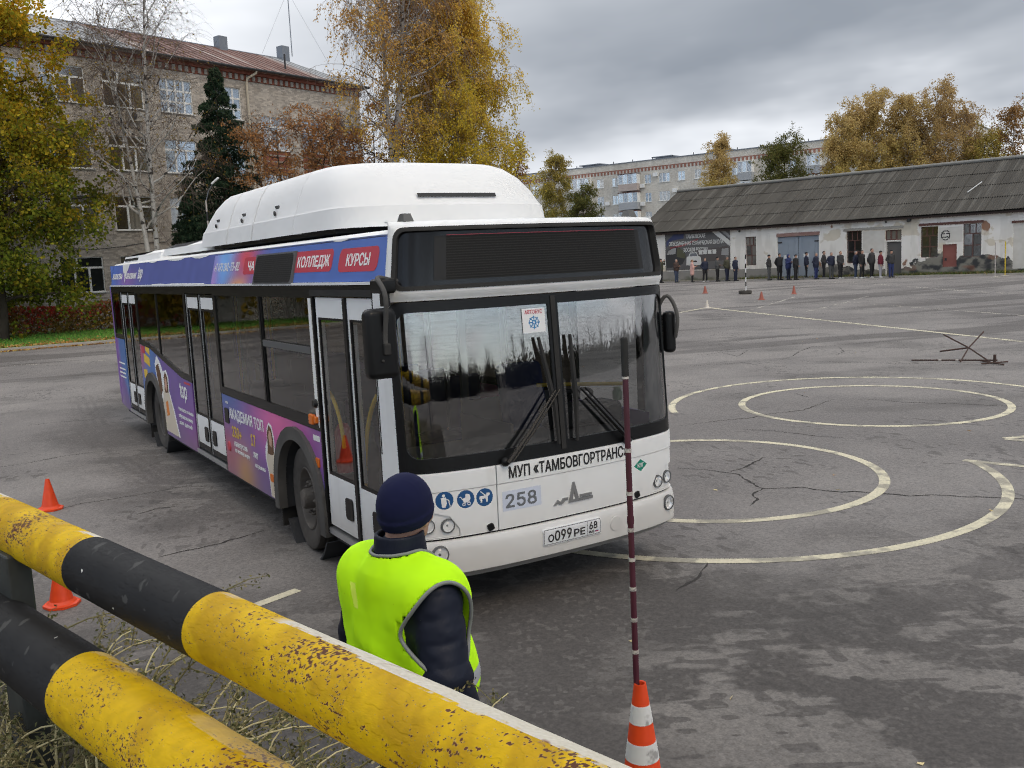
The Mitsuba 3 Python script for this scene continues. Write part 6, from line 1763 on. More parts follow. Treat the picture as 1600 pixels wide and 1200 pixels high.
BAR = thing('barrier', 'yellow and black striped pipe barrier with flaking paint in the foreground', 'barrier')
sj = lambda x, y: x * PD[0] + y * PD[1]
for nm, wln, z, r, bands, sd_ in (('top_rail', 0.954, 1.832, 0.080, [(-2.55, -1.88), (0.4, 1.1)], 0.0), ('lower_rail', 0.835, 1.575, 0.099, [(-4.0, -2.36), (0.1, 0.9)], 5.0)):
    d = {'type': 'principled', 'base_color': proc(pipe_paint(sd_, bands)), 'roughness': 0.55, 'specular': 0.2}
    scene['pipe_' + nm] = {'type': 'bumpmap', 'scale': 1.0, 'arbitrary': proc(pipe_bump, 1e-3), 'bsdf': d}
    aa_ = np.linspace(-7, 3.2, 240)
    RP = np.random.default_rng(7)
    rad = r + 0.0012 * np.convolve(RP.standard_normal(240), np.ones(7) / 7, 'same')
    tl_ = 0.012 if nm == 'top_rail' else 0.0
    m = tube([on_line(a, wln, z - tl_ * (a + 2.6)) for a in aa_], rad, 64)
    if nm == 'top_rail':                                   # a dent and a weld lump on the top rail
        for a0, ang, amp, wd in ((0.62, 1.25, 0.010, 0.03), (0.40, 0.2, -0.010, 0.06), (-0.05, 0.5, -0.004, 0.12)):
            c0 = on_line(a0, wln + r * math.cos(ang) * (1 if math.cos(ang) > 0 else -1) * (-1 if amp < 0 else 1), z + r * math.sin(ang))
            dd = np.linalg.norm(m.vertices - c0, axis=1)
            ax_ = np.array([on_line(v @ np.r_[PD, 0], wln, z - tl_ * (v @ np.r_[PD, 0] + 2.6)) for v in m.vertices])
            nr = (m.vertices - ax_) / r
            m.vertices = m.vertices + nr * (amp * np.exp(-(dd / wd) ** 2))[:, None]
    part(BAR, nm, m, 'pipe_' + nm, True)
mat('post_black', proc(lambda p, n, uv: mix((0.016, 0.017, 0.017), (0.045, 0.05, 0.045), fbm(p.x * 14, p.y * 14, p.z * 8, 4))), 0.5)
for a in (-3.04, 2.6):
    c = on_line(a, 0.90, 0)
    po = part(BAR, 'post', xf(rbox(-0.075, 0.075, -0.035, 0.035, 0.3, 1.80, 0.006), frame(c, (*PD, 0), (*-PN, 0), (0, 0, -1)) @ np.diag([1, 1, -1, 1.0])), 'post_black')
    part(po, 'foot_plate', mv(xf(rbox(-0.14, 0.14, -0.12, 0.12, 0.96, 1.0, 0.006), rotz(math.atan2(PD[1], PD[0]))), (c[0], c[1], 0)), 'post_black')

mat('cone_orange', proc(lambda p, n, uv: mix((0.80, 0.075, 0.012), (0.66, 0.055, 0.012), fbm(p.x * 12, p.y * 12, p.z * 12, 3))), 0.45)
mat('cone_white', proc(lambda p, n, uv: mix((0.66, 0.66, 0.65), (0.34, 0.335, 0.325), smoothstep(0.55, 0.72, fbm(p.x * 22, p.y * 22, p.z * 16, 4)))), 0.5)
mat('cone_faded', (0.33, 0.10, 0.07), 0.6)
mat('cone_pale', (0.62, 0.57, 0.50), 0.6)


def cone(label, x, y, H, R, top, base, m, rings=(), yaw=0.0, hole=True):
    k = thing('traffic_cone', label, 'traffic cone')
    o = (x, y, float(gz(x, y)))
    t = 0.030
    rr = lambda z: R + (top - R) * (z - t) / (H - t)
    b = rbox(-base, base, -base, base, 0.0, t, 0.010, 8)
    b = trimesh.convex.convex_hull(np.vstack([[(base * math.cos(a) * 1.06, base * math.sin(a) * 1.06, z) for a in np.arange(8) * math.pi / 4 + math.pi / 8 for z in (0.002, t * 0.75)], [(base * 0.9 * math.cos(a), base * 0.9 * math.sin(a), t) for a in np.arange(8) * math.pi / 4 + math.pi / 8]]))
    part(k, 'base', mv(xf(b, rotz(yaw)), o), m, 25)
    cuts = [t] + [z for a in rings for z in a] + [H]
    shell = []
    for a, bb in zip(cuts[0::2], cuts[1::2]):
        shell.append(lathe([(rr(a), a), (rr(bb), bb)], 40))
    shell.append(lathe([(top, H), (top * 0.75, H - 0.002), (top * 0.7, H - 0.05)], 40))
    shell.append(lathe([(R + 0.02, t - 0.002), (R + 0.004, t + 0.014), (rr(t + 0.02), t + 0.02)], 40))
    for sh_ in shell[:-2]:
        part(k, 'body', mv(sh_, o), m, 40)
    part(k, 'tip', mv(shell[-2], o), m, 40)
    part(k, 'skirt', mv(shell[-1], o), m, 40)
    for a, bb in rings:
        part(k, 'white_band', mv(lathe([(rr(a) - 0.001, a), (rr(a) + 0.0012, a + 0.001), (rr(bb) + 0.0012, bb - 0.001), (rr(bb) - 0.001, bb)], 40), o), 'cone_white', 40)
    return k


cone('orange traffic cone standing alone on the asphalt above the striped rail', -5.40, 10.50, 0.36, 0.095, 0.022, 0.135, 'cone_orange', (), 0.3)
cone('orange traffic cone half hidden behind the black post of the barrier', -3.74, 7.28, 0.36, 0.095, 0.022, 0.135, 'cone_orange', (), 0.1)
SCN = (0.525, 4.07)
cone('orange and white striped traffic cone with a dark pole stuck in it', *SCN, 0.645, 0.112, 0.028, 0.155, 'cone_orange', ((0.100, 0.190), (0.280, 0.368), (0.458, 0.545)), 0.2)
cone('small faded red cone left of the pole in the tyre near the garage', 11.14, 52.64, 0.42, 0.12, 0.03, 0.16, 'cone_faded')
cone('small faded red cone right of and nearer than the pole in the tyre', 12.55, 46.14, 0.40, 0.12, 0.03, 0.17, 'cone_faded')
cone('small faded red cone farthest right beside a dark streak on the asphalt', 15.00, 48.87, 0.44, 0.11, 0.03, 0.15, 'cone_faded')
cone('small whitish cone at the corner of the long white painted line', 9.08, 42.54, 0.36, 0.09, 0.03, 0.13, 'cone_pale')

# the maroon pole in the striped cone
PK = thing('marker_pole', 'maroon pole with white tape rings and a black grip standing in the striped cone', 'pole')
p0, p1 = np.array([SCN[0] + 0.0, SCN[1], 0.05]), np.array([0.503, 4.088, 2.245])
p0 = np.array([0.512, 4.073, 0.05])
dv = (p1 - p0)
def pat(t):
    return p0 + dv * t
mat('maroon', proc(lambda p, n, uv: mix((0.055, 0.012, 0.022), (0.085, 0.020, 0.034), fbm(p.x * 20, p.y * 20, p.z * 9, 3))), 0.4)
mat('tape', proc(lambda p, n, uv: mix((0.50, 0.46, 0.42), (0.28, 0.25, 0.24), smoothstep(0.45, 0.65, fbm(p.x * 90, p.y * 90, p.z * 90, 3)))), 0.6)
part(PK, 'shaft', tube([pat(t) for t in (0, 0.3, 0.6, 0.925)], [0.0145, 0.0140, 0.0135, 0.013], 20), 'maroon', 40)
part(PK, 'grip', tube([pat(t) for t in (0.918, 0.922, 0.996, 1.0)], [0.0135, 0.0165, 0.0165, 0.012], 20), 'black_rubber', 40)
part(PK, 'sleeve', tube([pat(t) for t in (0.615, 0.63)], 0.0160, 20), 'maroon', 40)
for z in (0.335, 0.405, 0.472, 0.535, 0.598, 0.675, 0.765, 0.916):
    part(PK, 'tape_ring', tube([pat(z), pat(z + 0.008)], 0.0155, 20), 'tape', 40)

# the pole standing in a tyre
TP = thing('tyre_stand', 'black and white pole standing in a car tyre before the garage', 'pole')
o = np.array([12.91, 50.7, float(gz(12.9, 50.7))])
part(TP, 'tyre', mv(lathe([(0.20, 0.02), (0.30, 0.0), (0.345, 0.03), (0.355, 0.10), (0.345, 0.17), (0.30, 0.20), (0.20, 0.18), (0.19, 0.10), (0.20, 0.02)], 28), o), 'tyre', 40)
part(TP, 'tyre_filling', mv(lathe([(0.2, 0.05), (0.19, 0.16), (0.0, 0.17)], 20), o), 'concrete')
for k in range(8):
    part(TP, 'pole_section', tube([o + [0.035, 0, 0.17 + k * 0.245], o + [0.045, 0, 0.17 + (k + 1) * 0.245]], 0.032, 10), 'letter_white' if k % 2 == 0 else 'letter_black', 40)

# the fallen pole stands
mat('rusty_bar', proc(lambda p, n, uv: mix((0.035, 0.022, 0.018), (0.075, 0.04, 0.03), fbm(p.x * 8, p.y * 8, p.z * 8, 3))), 0.8)
FSN = thing('fallen_stand', 'dark rusty metal pole stand lying on its side on the asphalt at the right', 'pole stand')
def bar(a, b, r=0.016):
    return tube([a, b], r, 6)
part(FSN, 'pole', bar((8.72, 20.09, 0.04), (10.2, 19.33, 0.05), 0.018), 'rusty_bar')
for t in (0.32, 0.52):
    a, b = np.array((8.72, 20.09, 0.04)), np.array((10.2, 19.33, 0.05))
    part(FSN, 'tape_ring', bar(a + (b - a) * t, a + (b - a) * (t + 0.035), 0.027), 'tape')
part(FSN, 'foot', bar((9.72, 19.04, 0.03), (10.33, 19.18, 0.03)), 'rusty_bar')
part(FSN, 'foot', bar((9.95, 19.55, 0.03), (10.02, 18.75, 0.03)), 'rusty_bar')
part(FSN, 'socket', bar((10.06, 19.18, 0.0), (10.06, 19.18, 0.19), 0.030), 'rusty_bar')
FS2 = thing('upturned_stand', 'crossed dark metal feet of an upturned pole stand above the fallen one', 'pole stand')
hub = np.array((10.02, 20.2, 0.24))
for q_ in ((9.50, 19.5, 0.03), (10.02, 19.3, 0.03), (9.72, 20.75, 0.50), (10.62, 20.75, 0.52)):
    part(FS2, 'foot', bar(hub, q_), 'rusty_bar')
part(FS2, 'pole_stub', bar(hub, (9.50, 20.45, 0.16), 0.02), 'rusty_bar')

# two thin poles by the garage, lamp post by the school
for k, (x, y, lb) in enumerate(((28.5, 54.49, 'thin pale pole on a round foot, the nearer of two at the right edge'), (29.75, 55.75, 'thin pale pole by the garage wall, the farther of two at the right edge'))):
    q_ = thing('slalom_pole', lb, 'pole')
    z = float(gz(x, y))
    part(q_, 'foot', mv(lathe([(0.24, 0.0), (0.23, 0.04), (0.03, 0.06), (0.0, 0.06)], 16), (x, y, z)), 'concrete')
    part(q_, 'shaft', tube([(x, y, z), (x - 0.02, y, z + 2.05)], 0.028, 8), 'rail_yellow' if k else 'tape')
LP = thing('street_lamp', 'thin lamp post with a small white head before the spruce', 'street lamp')
part(LP, 'post', tube([(-13.3, 42.4, 0.1), (-13.3, 42.4, 5.9)], [0.045, 0.035], 8), 'tape')
for k in range(6):
    part(LP, 'black_band', tube([(-13.3, 42.4, 0.5 + k * 0.9), (-13.3, 42.4, 0.9 + k * 0.9)], [0.048, 0.044], 8), 'letter_black')
part(LP, 'arm', tube([(-13.3, 42.4, 5.85), (-13.15, 42.4, 6.3), (-12.9, 42.3, 6.6)], 0.02, 6), 'grey_metal')
part(LP, 'lamp_head', xf(rbox(-0.22, 0.22, -0.06, 0.06, -0.04, 0.04, 0.02), frame((-12.75, 42.2, 6.72), unit(np.array((0.8, -0.1, 0.6))), (0.1, 0.99, 0), unit(np.cross((0.8, -0.1, 0.6), (0.1, 0.99, 0))))), 'pvc')

# dry weeds growing up the bank under the barrier
R_ = np.random.default_rng(201)
stems, V, W_ = [], [], []
for k in range(430):
    a = R_.uniform(-3.8, 0.5) if k < 330 else R_.uniform(-3.4, -1.6)
    w_ = 0.954 + (R_.uniform(0.05, 1.05) if k < 330 else R_.uniform(-0.35, 0.25))
    zf = float(np.interp(w_ - 0.954, [c_[0] for c_ in prof], [c_[1] for c_ in prof])) if False else None
    pw = [(-9.0, 0.98), (0.10, 0.98), (0.26, 0.93), (0.42, 0.70), (0.60, 0.30), (0.78, 0.0), (3, 0.0)]
    zf = float(np.interp(w_ - 0.954, [c_[0] for c_ in pw], [c_[1] for c_ in pw]))
    b0 = on_line(a, w_, zf)
    H = R_.uniform(0.25, 0.75) * (1.0 if zf > 0.3 else 0.8)
    H = min(H, max(0.15, 1.34 - zf))
    az = R_.uniform(0, 2 * math.pi)
    lean = np.array([math.cos(az), math.sin(az), 0]) * R_.uniform(0.1, 0.9) + np.array([*PN, 0]) * 0.25
    q_ = spline([b0, b0 + lean * H * 0.25 + [0, 0, H * 0.45], b0 + lean * H * 0.75 + [0, 0, H * 0.8], b0 + lean * H * 1.25 + [0, 0, H * 0.82]], 10)
    (stems if R_.random() < 0.6 else W_).append(tube(q_, np.linspace(0.0058, 0.0020, 10), 5, False))
    nl = int(60 * H / 0.5)
    t = R_.random(nl) * 9
    i_ = np.minimum(t.astype(int), 8)
    pos = q_[i_] + (q_[i_ + 1] - q_[i_]) * (t - i_)[:, None] + R_.normal(0, 0.013, (nl, 3))
    V.append(pos)
    for j in range(3):                                        # side sprays
        o2 = q_[R_.integers(3, 9)]
        d2 = unit(lean + R_.normal(0, 0.6, 3) + [0, 0, 0.2])
        L2 = R_.uniform(0.06, 0.2)
        q2 = np.array([o2, o2 + d2 * L2 * 0.6, o2 + d2 * L2 + [0, 0, -0.02]])
        W_.append(tube(q2, [0.0022, 0.0016, 0.001], 4, False))
        n2 = 16
        t2 = R_.random(n2)[:, None]
        V.append(o2 + (q2[2] - o2) * t2 + R_.normal(0, 0.009, (n2, 3)))
V = np.vstack(V)
wm, wc = cards(V, 0.0165, R_, 0.1, palette(len(V), R_, [(0.12, 0.12, 0.045), (0.19, 0.165, 0.07), (0.08, 0.085, 0.032), (0.24, 0.20, 0.10)]), 0.55)
WD = thing('weeds', None, None)
labels[WD] = {'label': 'tangle of half dry weeds on the bank under the striped barrier', 'category': 'weeds', 'kind': 'stuff'}
part(WD, 'straw_stems', cat(stems), mat('straw', (0.55, 0.48, 0.26), 0.8), True)
part(WD, 'green_stems', cat(W_), mat('weed_stem', (0.17, 0.15, 0.065), 0.8), True)
part(WD, 'leaves', wm, 'leaf', True, color=wc)
# a low concrete block behind the left post
tag(part(None, 'concrete_block', mv(xf(rbox(-0.5, 0.5, -0.3, 0.3, 0.0, 0.75, 0.03), rotz(0.4)), (-3.52, 4.9, 0.0)), 'concrete'), 'grey concrete block at the left edge behind the black barrier post', 'block')
# ------------------------------------------------------------------ people
def hand_mesh(side=1, curl=0.5, h=0.004):
    """A right hand hanging down: wrist at the origin, fingers towards -z, thumb to the front (+y)."""
    ms = []
    S = lambda c, r: m3.Manifold.sphere(r, 10).translate(tuple(c))
    palm = m3.Manifold.batch_hull([S(c, r) for c, r in (((0, 0.018, -0.01), 0.016), ((0, -0.018, -0.01), 0.016), ((0.004, 0.034, -0.085), 0.011), ((0.004, -0.032, -0.080), 0.010))])
    ms.append(palm)
    for y, L in ((0.030, 0.070), (0.010, 0.078), (-0.010, 0.072), (-0.029, 0.056)):
        p_ = np.array([0.004, y, -0.086])
        ang = 0.15
        for s, r in ((0.45, 0.0092), (0.32, 0.0084), (0.23, 0.0075)):
            q_ = p_ + L * s * np.array([-math.sin(ang), 0, -math.cos(ang)])
            ms.append(m3.Manifold.batch_hull([S(p_, r), S(q_, r * 0.93)]))
            p_, ang = q_, ang + curl
    p_ = np.array([0.0, 0.030, -0.028])
    for d_, L, r in (((-0.25, 0.75, -0.62), 0.034, 0.0115), ((-0.35, 0.45, -0.85), 0.032, 0.010), ((-0.4, 0.2, -0.9), 0.024, 0.0085)):
        q_ = p_ + L * np.array(d_) / np.linalg.norm(d_)
        ms.append(m3.Manifold.batch_hull([S(p_, r), S(q_, r * 0.92)]))
        p_ = q_
    m = totri(m3.Manifold.batch_boolean(ms, m3.OpType.Add).refine_to_length(h * 2.2))
    m = trimesh.Trimesh(m.vertices, m.faces, process=True)
    trimesh.smoothing.filter_taubin(m, iterations=6)
    if side < 0:
        m.vertices[:, 0] *= -1
        m.faces = m.faces[:, ::-1]
    return m


HANDS = {s: hand_mesh(s) for s in (1, -1)}


def hand_at(wrist, elbow, side, front=(0, 1, 0)):
    z = unit(np.asarray(elbow) - np.asarray(wrist))
    y = np.asarray(front, float)
    y = unit(y - z * (y @ z))
    x = np.cross(y, z)
    return xf(HANDS[side], frame(wrist, x, y, z))


POSES = {  # elbow and wrist for right (+x) and left (-x), facing +y, at a height of 1.75 m
    'down': (((0.27, -0.04, 1.14), (0.27, 0.05, 0.90)), ((-0.27, -0.04, 1.14), (-0.27, 0.05, 0.90))),
    'pockets': (((0.30, -0.09, 1.15), (0.19, 0.08, 0.98)), ((-0.30, -0.09, 1.15), (-0.19, 0.08, 0.98))),
    'folded': (((0.27, 0.00, 1.14), (-0.04, 0.21, 1.13)), ((-0.27, 0.00, 1.14), (0.05, 0.19, 1.17))),
    'phone': (((0.25, 0.02, 1.13), (0.08, 0.25, 1.22)), ((-0.25, 0.02, 1.13), (-0.06, 0.25, 1.20))),
    'clasped': (((0.26, 0.0, 1.14), (0.04, 0.20, 0.97)), ((-0.26, 0.0, 1.14), (-0.04, 0.20, 0.98))),
    'camera': (((0.30, 0.14, 1.34), (0.10, 0.25, 1.56)), ((-0.30, 0.14, 1.34), (-0.10, 0.25, 1.56))),
    'behind': (((0.27, -0.12, 1.15), (0.10, -0.19, 0.98)), ((-0.27, -0.12, 1.15), (-0.10, -0.19, 0.98))),
}


def person(label, pos, heading, H=1.76, jacket='cloth_black', trousers='cloth_dark', shoes='shoe_dark', hat=None, hair='hair_dark', pose='pockets', coat=0.0, stout=1.0, feet=0.10, hh=0.024, group=None, turn=0.0):
    """A standing person as one smooth surface, cut into clothing by what lies nearest."""
    k = H / 1.75
    stout *= 1.22
    (re, rw), (le, lw) = POSES[pose]
    sh = ((0.185 * stout ** 0.5, 0, 1.43), (-0.185 * stout ** 0.5, 0, 1.43))
    st = stout
    def jack(P):
        d = smin(cap_sdf(P, (0.075, 0, 0.98), (0.085, 0.0, 1.34), 0.115 * st, 0.105 * st), cap_sdf(P, (-0.075, 0, 0.98), (-0.085, 0.0, 1.34), 0.115 * st, 0.105 * st), 0.06)
        d = smin(d, cap_sdf(P, (0, 0.02 * st, 1.02), (0, 0.015, 1.32), 0.135 * st, 0.115 * st), 0.05)
        d = smin(d, cap_sdf(P, sh[0], sh[1], 0.075, 0.075), 0.07)
        d = smin(d, cap_sdf(P, (0, -0.01, 1.42), (0, 0.0, 1.50), 0.075, 0.062), 0.04)
        if coat:
            d = smin(d, cap_sdf(P, (0.06, 0, 1.0), (0.08, 0, 1.0 - coat), 0.125 * st, 0.15), 0.05)
            d = smin(d, cap_sdf(P, (-0.06, 0, 1.0), (-0.08, 0, 1.0 - coat), 0.125 * st, 0.15), 0.05)
        for (s_, e_, w_) in ((sh[0], re, rw), (sh[1], le, lw)):
            d = smin(d, cap_sdf(P, s_, e_, 0.066, 0.054), 0.035)
            d = smin(d, cap_sdf(P, e_, w_, 0.054, 0.043), 0.02)
        return d
    def legs(P):
        d = np.full(len(P), 9.0)
        for s in (1, -1):
            f = feet * s
            d = smin(d, cap_sdf(P, (0.085 * s, 0, 0.93), (0.55 * f + 0.045 * s, 0.02, 0.50), 0.098 * st, 0.068), 0.03)
            d = smin(d, cap_sdf(P, (0.55 * f + 0.045 * s, 0.02, 0.50), (f, 0.0, 0.10), 0.068, 0.058), 0.03)
        return d
    def shoe(P):
        d = np.full(len(P), 9.0)
        for s in (1, -1):
            d = np.minimum(d, cap_sdf(P, (feet * s, -0.03, 0.045), (feet * s + 0.03 * s, 0.15, 0.035), 0.052, 0.042))
        return d
    hc = np.array([0, 0.02, 1.635])
    ct, sn = math.cos(turn), math.sin(turn)
    def head(P):
        Q = P - hc
        Q = np.c_[Q[:, 0] * ct + Q[:, 1] * sn, -Q[:, 0] * sn + Q[:, 1] * ct, Q[:, 2]]
        d = ell_sdf(Q, (0, -0.005, 0.025), (0.078, 0.097, 0.095))
        d = smin(d, ell_sdf(Q, (0, 0.025, -0.05), (0.058, 0.068, 0.065)), 0.03)
        d = smin(d, cap_sdf(Q, (0, 0.088, 0.01), (0, 0.108, -0.022), 0.010, 0.014), 0.012)
        for s in (1, -1):
            d = smin(d, ell_sdf(Q, (0.080 * s, -0.005, 0.0), (0.012, 0.020, 0.03)), 0.008)
        return smin(d, cap_sdf(P, (0, -0.005, 1.46), (0, 0.005, 1.57), 0.058, 0.054), 0.02)
    def top(P):
        Q = P - hc
        Q = np.c_[Q[:, 0] * ct + Q[:, 1] * sn, -Q[:, 0] * sn + Q[:, 1] * ct, Q[:, 2]]
        t = 0.014 if hat else 0.007
        d = ell_sdf(Q, (0, -0.010, 0.035), (0.080 + t, 0.100 + t, 0.094 + t))
        pl = (0.035 if hat else 0.055) - Q[:, 2] + (Q[:, 1] * 0.75 if not hat else Q[:, 1] * 0.25)
        d = np.maximum(d, pl)
        if hat == 'hood':
            d = smin(np.maximum(ell_sdf(Q, (0, -0.02, 0.01), (0.112, 0.125, 0.145)), Q[:, 1] - 0.055), d, 0.02)
        if hat == 'peak':
            d = smin(d, np.maximum(ell_sdf(Q, (0, 0.11, 0.035), (0.07, 0.075, 0.013)), -0.02 - Q[:, 2]), 0.01)
        return d
    fns = {'jacket': jack, 'trousers': legs, 'shoes': shoe, 'head': head, 'hat' if hat else 'hair': top}
    def al(P):
        Q = P / k
        d = np.full(len(P), 9.0)
        for f in fns.values():
            d = np.minimum(d, f(Q)) if f is top else smin(d, f(Q), 0.012)
        return d * k
    m = surfnet(al, (-0.48, -0.40, -0.02), (0.48, 0.48, 1.82 * k), hh)
    cen = m.vertices[m.faces].mean(1) / k
    who = np.argmin(np.stack([f(cen) - (0.004 if n == 'jacket' else 0.0) for n, f in fns.items()]), 0)
    M = frame(tuple(pos), (math.cos(heading), math.sin(heading), 0), (-math.sin(heading), math.cos(heading), 0), (0, 0, 1))
    K = thing('person', label, 'person', group)
    mats = {'jacket': jacket, 'trousers': trousers, 'shoes': shoes, 'head': 'skin', 'hat': hat_mats.get(label, 'knit_black'), 'hair': hair}
    for i, n in enumerate(fns):
        if (who == i).any():
            part(K, n, xf(submesh(m, who == i), M), mats[n], True)
    if pose in ('down', 'phone', 'folded', 'clasped', 'camera', 'behind'):
        for s, e_, w_ in ((1, re, rw), (-1, le, lw)):
            e_, w_ = np.array(e_) * k, np.array(w_) * k
            tip = w_ + unit(w_ - e_) * 0.03
            part(K, 'hand', xf(hand_at(tip, e_, s), M), 'skin', True)
    if pose in ('phone', 'camera'):
        c = (np.array(rw) + np.array(lw)) / 2 * k + [0.0, 0.06, 0.05]
        ph = thing('phone' if pose == 'phone' else 'photo_camera', ('small dark phone in the hands of the ' if pose == 'phone' else 'small dark camera held up by the ') + SHORT.get(label, 'onlooker'), 'phone' if pose == 'phone' else 'camera')
        part(ph, 'casing', xf(mv(rbox(-0.06, 0.06, -0.008, 0.008, -0.035, 0.035, 0.006), c), M), 'letter_black')
        part(ph, 'screen', xf(mv(rbox(-0.055, 0.055, -0.0095, -0.0085, -0.03, 0.03, 0.0004), c), M), 'display_black')
    return K, M


mat('skin', (0.46, 0.27, 0.20), 0.55)
mat('cloth_black', (0.018, 0.018, 0.020), 0.85)
mat('cloth_dark', (0.022, 0.024, 0.030), 0.85)
mat('cloth_navy', (0.016, 0.021, 0.045), 0.8)
mat('cloth_blue', (0.020, 0.032, 0.115), 0.8)
mat('cloth_grey', (0.075, 0.078, 0.080), 0.85)
mat('cloth_olive', (0.055, 0.055, 0.035), 0.85)
mat('cloth_charcoal', (0.040, 0.040, 0.042), 0.85)
mat('cloth_maroon', (0.13, 0.014, 0.028), 0.8)
mat('cloth_pink', (0.62, 0.38, 0.34), 0.85)
mat('cloth_pale', (0.36, 0.36, 0.39), 0.85)
mat('cloth_brown', (0.060, 0.038, 0.032), 0.85)
mat('denim', (0.045, 0.062, 0.105), 0.85)
mat('shoe_dark', (0.018, 0.017, 0.017), 0.6)
mat('shoe_white', (0.62, 0.62, 0.61), 0.6)
mat('hair_dark', (0.030, 0.020, 0.014), 0.7)
mat('hair_grey', (0.20, 0.19, 0.18), 0.7)
mat('hair_fair', (0.22, 0.13, 0.06), 0.7)
mat('knit_black', (0.014, 0.014, 0.015), 0.9)
mat('knit_grey', (0.11, 0.11, 0.11), 0.9)
hat_mats, SHORT = {}, {}
YAW = math.radians(46.5) + math.pi             # backs to the garage
Dn = np.array([-0.688, -0.725])
CR = np.random.default_rng(77)
CROWD = [
    # x along the garage wall, distance from it, height, jacket, trousers, shoes, hat, hair, pose, extra, label, short
    (-14.45, 2.6, 1.82, 'cloth_olive', 'cloth_black', 'shoe_dark', 'knit', None, 'camera', {}, 'person in a dark jacket holding a camera up, farthest left of the onlookers', 'leftmost onlooker'),
    (-13.1, 2.5, 1.74, 'cloth_brown', 'denim', 'shoe_dark', None, 'hair_grey', 'phone', {'stout': 1.12}, 'grey haired person in a brown jacket and jeans before the painted board', 'grey haired onlooker in brown'),
    (-11.75, 2.4, 1.66, 'cloth_pink', 'cloth_black', 'shoe_dark', None, 'hair_fair', 'phone', {'coat': 0.33}, 'fair haired person in a long pink coat before the painted board', 'onlooker in the pink coat'),
    (-10.75, 2.2, 1.74, 'cloth_navy', 'cloth_black', 'shoe_white', None, 'hair_dark', 'pockets', {'feet': 0.15}, 'person in a dark jacket with white shoes at the right end of the board', ''),
    (-9.75, 2.1, 1.78, 'cloth_grey', 'cloth_black', 'shoe_dark', 'knit', None, 'folded', {}, 'person in a grey sweater and black hat left of the tyre pole', ''),
    (-9.0, 2.0, 1.80, 'cloth_olive', 'cloth_navy', 'shoe_dark', 'grey', None, 'pockets', {'stout': 1.1}, 'person in an olive jacket with a grey hat just left of the tyre pole', ''),
    (-8.35, 1.9, 1.74, 'cloth_navy', 'cloth_navy', 'shoe_dark', None, 'hair_dark', 'down', {}, 'person in navy half hidden behind the black and white tyre pole', ''),
    (-5.65, 1.9, 1.78, 'cloth_charcoal', 'cloth_grey', 'shoe_dark', 'knit', None, 'pockets', {'feet': 0.19}, 'person with legs apart in grey trousers at the left side of the gate', ''),
    (-4.85, 1.85, 1.84, 'cloth_black', 'cloth_black', 'shoe_dark', 'knit', None, 'behind', {'stout': 1.06}, 'tall person all in black with a black hat before the grey gate', ''),
    (-4.2, 1.8, 1.74, 'cloth_blue', 'cloth_navy', 'shoe_dark', 'hood', None, 'phone', {'coat': 0.12}, 'person in a bright blue hooded jacket before the grey gate', 'onlooker in the blue hood'),
    (-3.45, 2.2, 1.72, 'cloth_black', 'cloth_black', 'shoe_dark', 'knit', None, 'clasped', {'stout': 1.1, 'feet': 0.13}, 'person in an open black jacket over red at the right side of the gate', ''),
    (-3.05, 1.4, 1.78, 'cloth_navy', 'cloth_black', 'shoe_dark', 'knit', None, 'down', {}, 'person in navy standing half hidden behind the one at the gate', ''),
    (-2.05, 2.0, 1.78, 'cloth_navy', 'cloth_blue', 'shoe_dark', None, 'hair_grey', 'pockets', {'coat': 0.12, 'stout': 1.08}, 'stout grey haired person in a long navy coat just right of the gate', ''),
    (-1.85, 1.2, 1.80, 'cloth_charcoal', 'cloth_dark', 'shoe_dark', None, 'hair_dark', 'pockets', {}, 'dark haired person standing close behind the one in the navy coat', ''),
    (-0.95, 2.0, 1.78, 'cloth_navy', 'cloth_grey', 'shoe_dark', None, 'hair_grey', 'pockets', {}, 'bareheaded person in a navy jacket and grey trousers left of the window', ''),
    (-0.35, 1.9, 1.82, 'cloth_charcoal', 'cloth_black', 'shoe_white', None, 'hair_fair', 'clasped', {}, 'fair haired person in black with white shoes under the garage window', ''),
    (0.62, 1.7, 1.78, 'cloth_navy', 'denim', 'shoe_white', None, 'hair_grey', 'pockets', {'feet': 0.13, 'stout': 1.1}, 'broad person in a navy jacket, jeans and white shoes right of the window', ''),
    (1.1, 1.8, 1.82, 'cloth_black', 'cloth_black', 'shoe_white', None, 'hair_dark', 'down', {'feet': 0.16}, 'person in black with white shoes left of the tall one', ''),
    (1.72, 1.7, 1.90, 'cloth_charcoal', 'cloth_black', 'shoe_white', None, 'hair_dark', 'behind', {'stout': 1.15}, 'tallest person of the crowd in a dark open jacket', ''),
    (2.30, 1.7, 1.72, 'cloth_maroon', 'cloth_pale', 'shoe_white', 'knit', None, 'down', {'stout': 1.12, 'feet': 0.13}, 'person in a maroon jacket and pale grey trousers left of the grey door', ''),
    (3.0, 1.7, 1.75, 'cloth_charcoal', 'cloth_blue', 'shoe_dark', 'knit', None, 'pockets', {}, 'person in a dark jacket and blue trousers alone before the grey door', ''),
]
for s, d_, H, j, tr, sh_, hat, hr, po, more, lb, short in CROWD:
    q_ = (FG @ np.array([s, 0, d_, 1]))[:3]
    SHORT[lb] = short
    hat_mats[lb] = 'knit_grey' if hat == 'grey' else (j if hat == 'hood' else 'knit_black')
    zz = 0.37 if d_ < 1.55 else (0.41 if d_ < 1.65 else float(gz(q_[0], q_[1])))
    person(lb, (q_[0], q_[1], zz), YAW + CR.normal(0, 0.25), H * 1.02, j, tr, sh_, {'knit': 'knit', 'grey': 'knit', 'hood': 'hood', None: None}[hat], hr or 'hair_dark', po, group='onlookers in front of the garage', hh=0.026, **more)

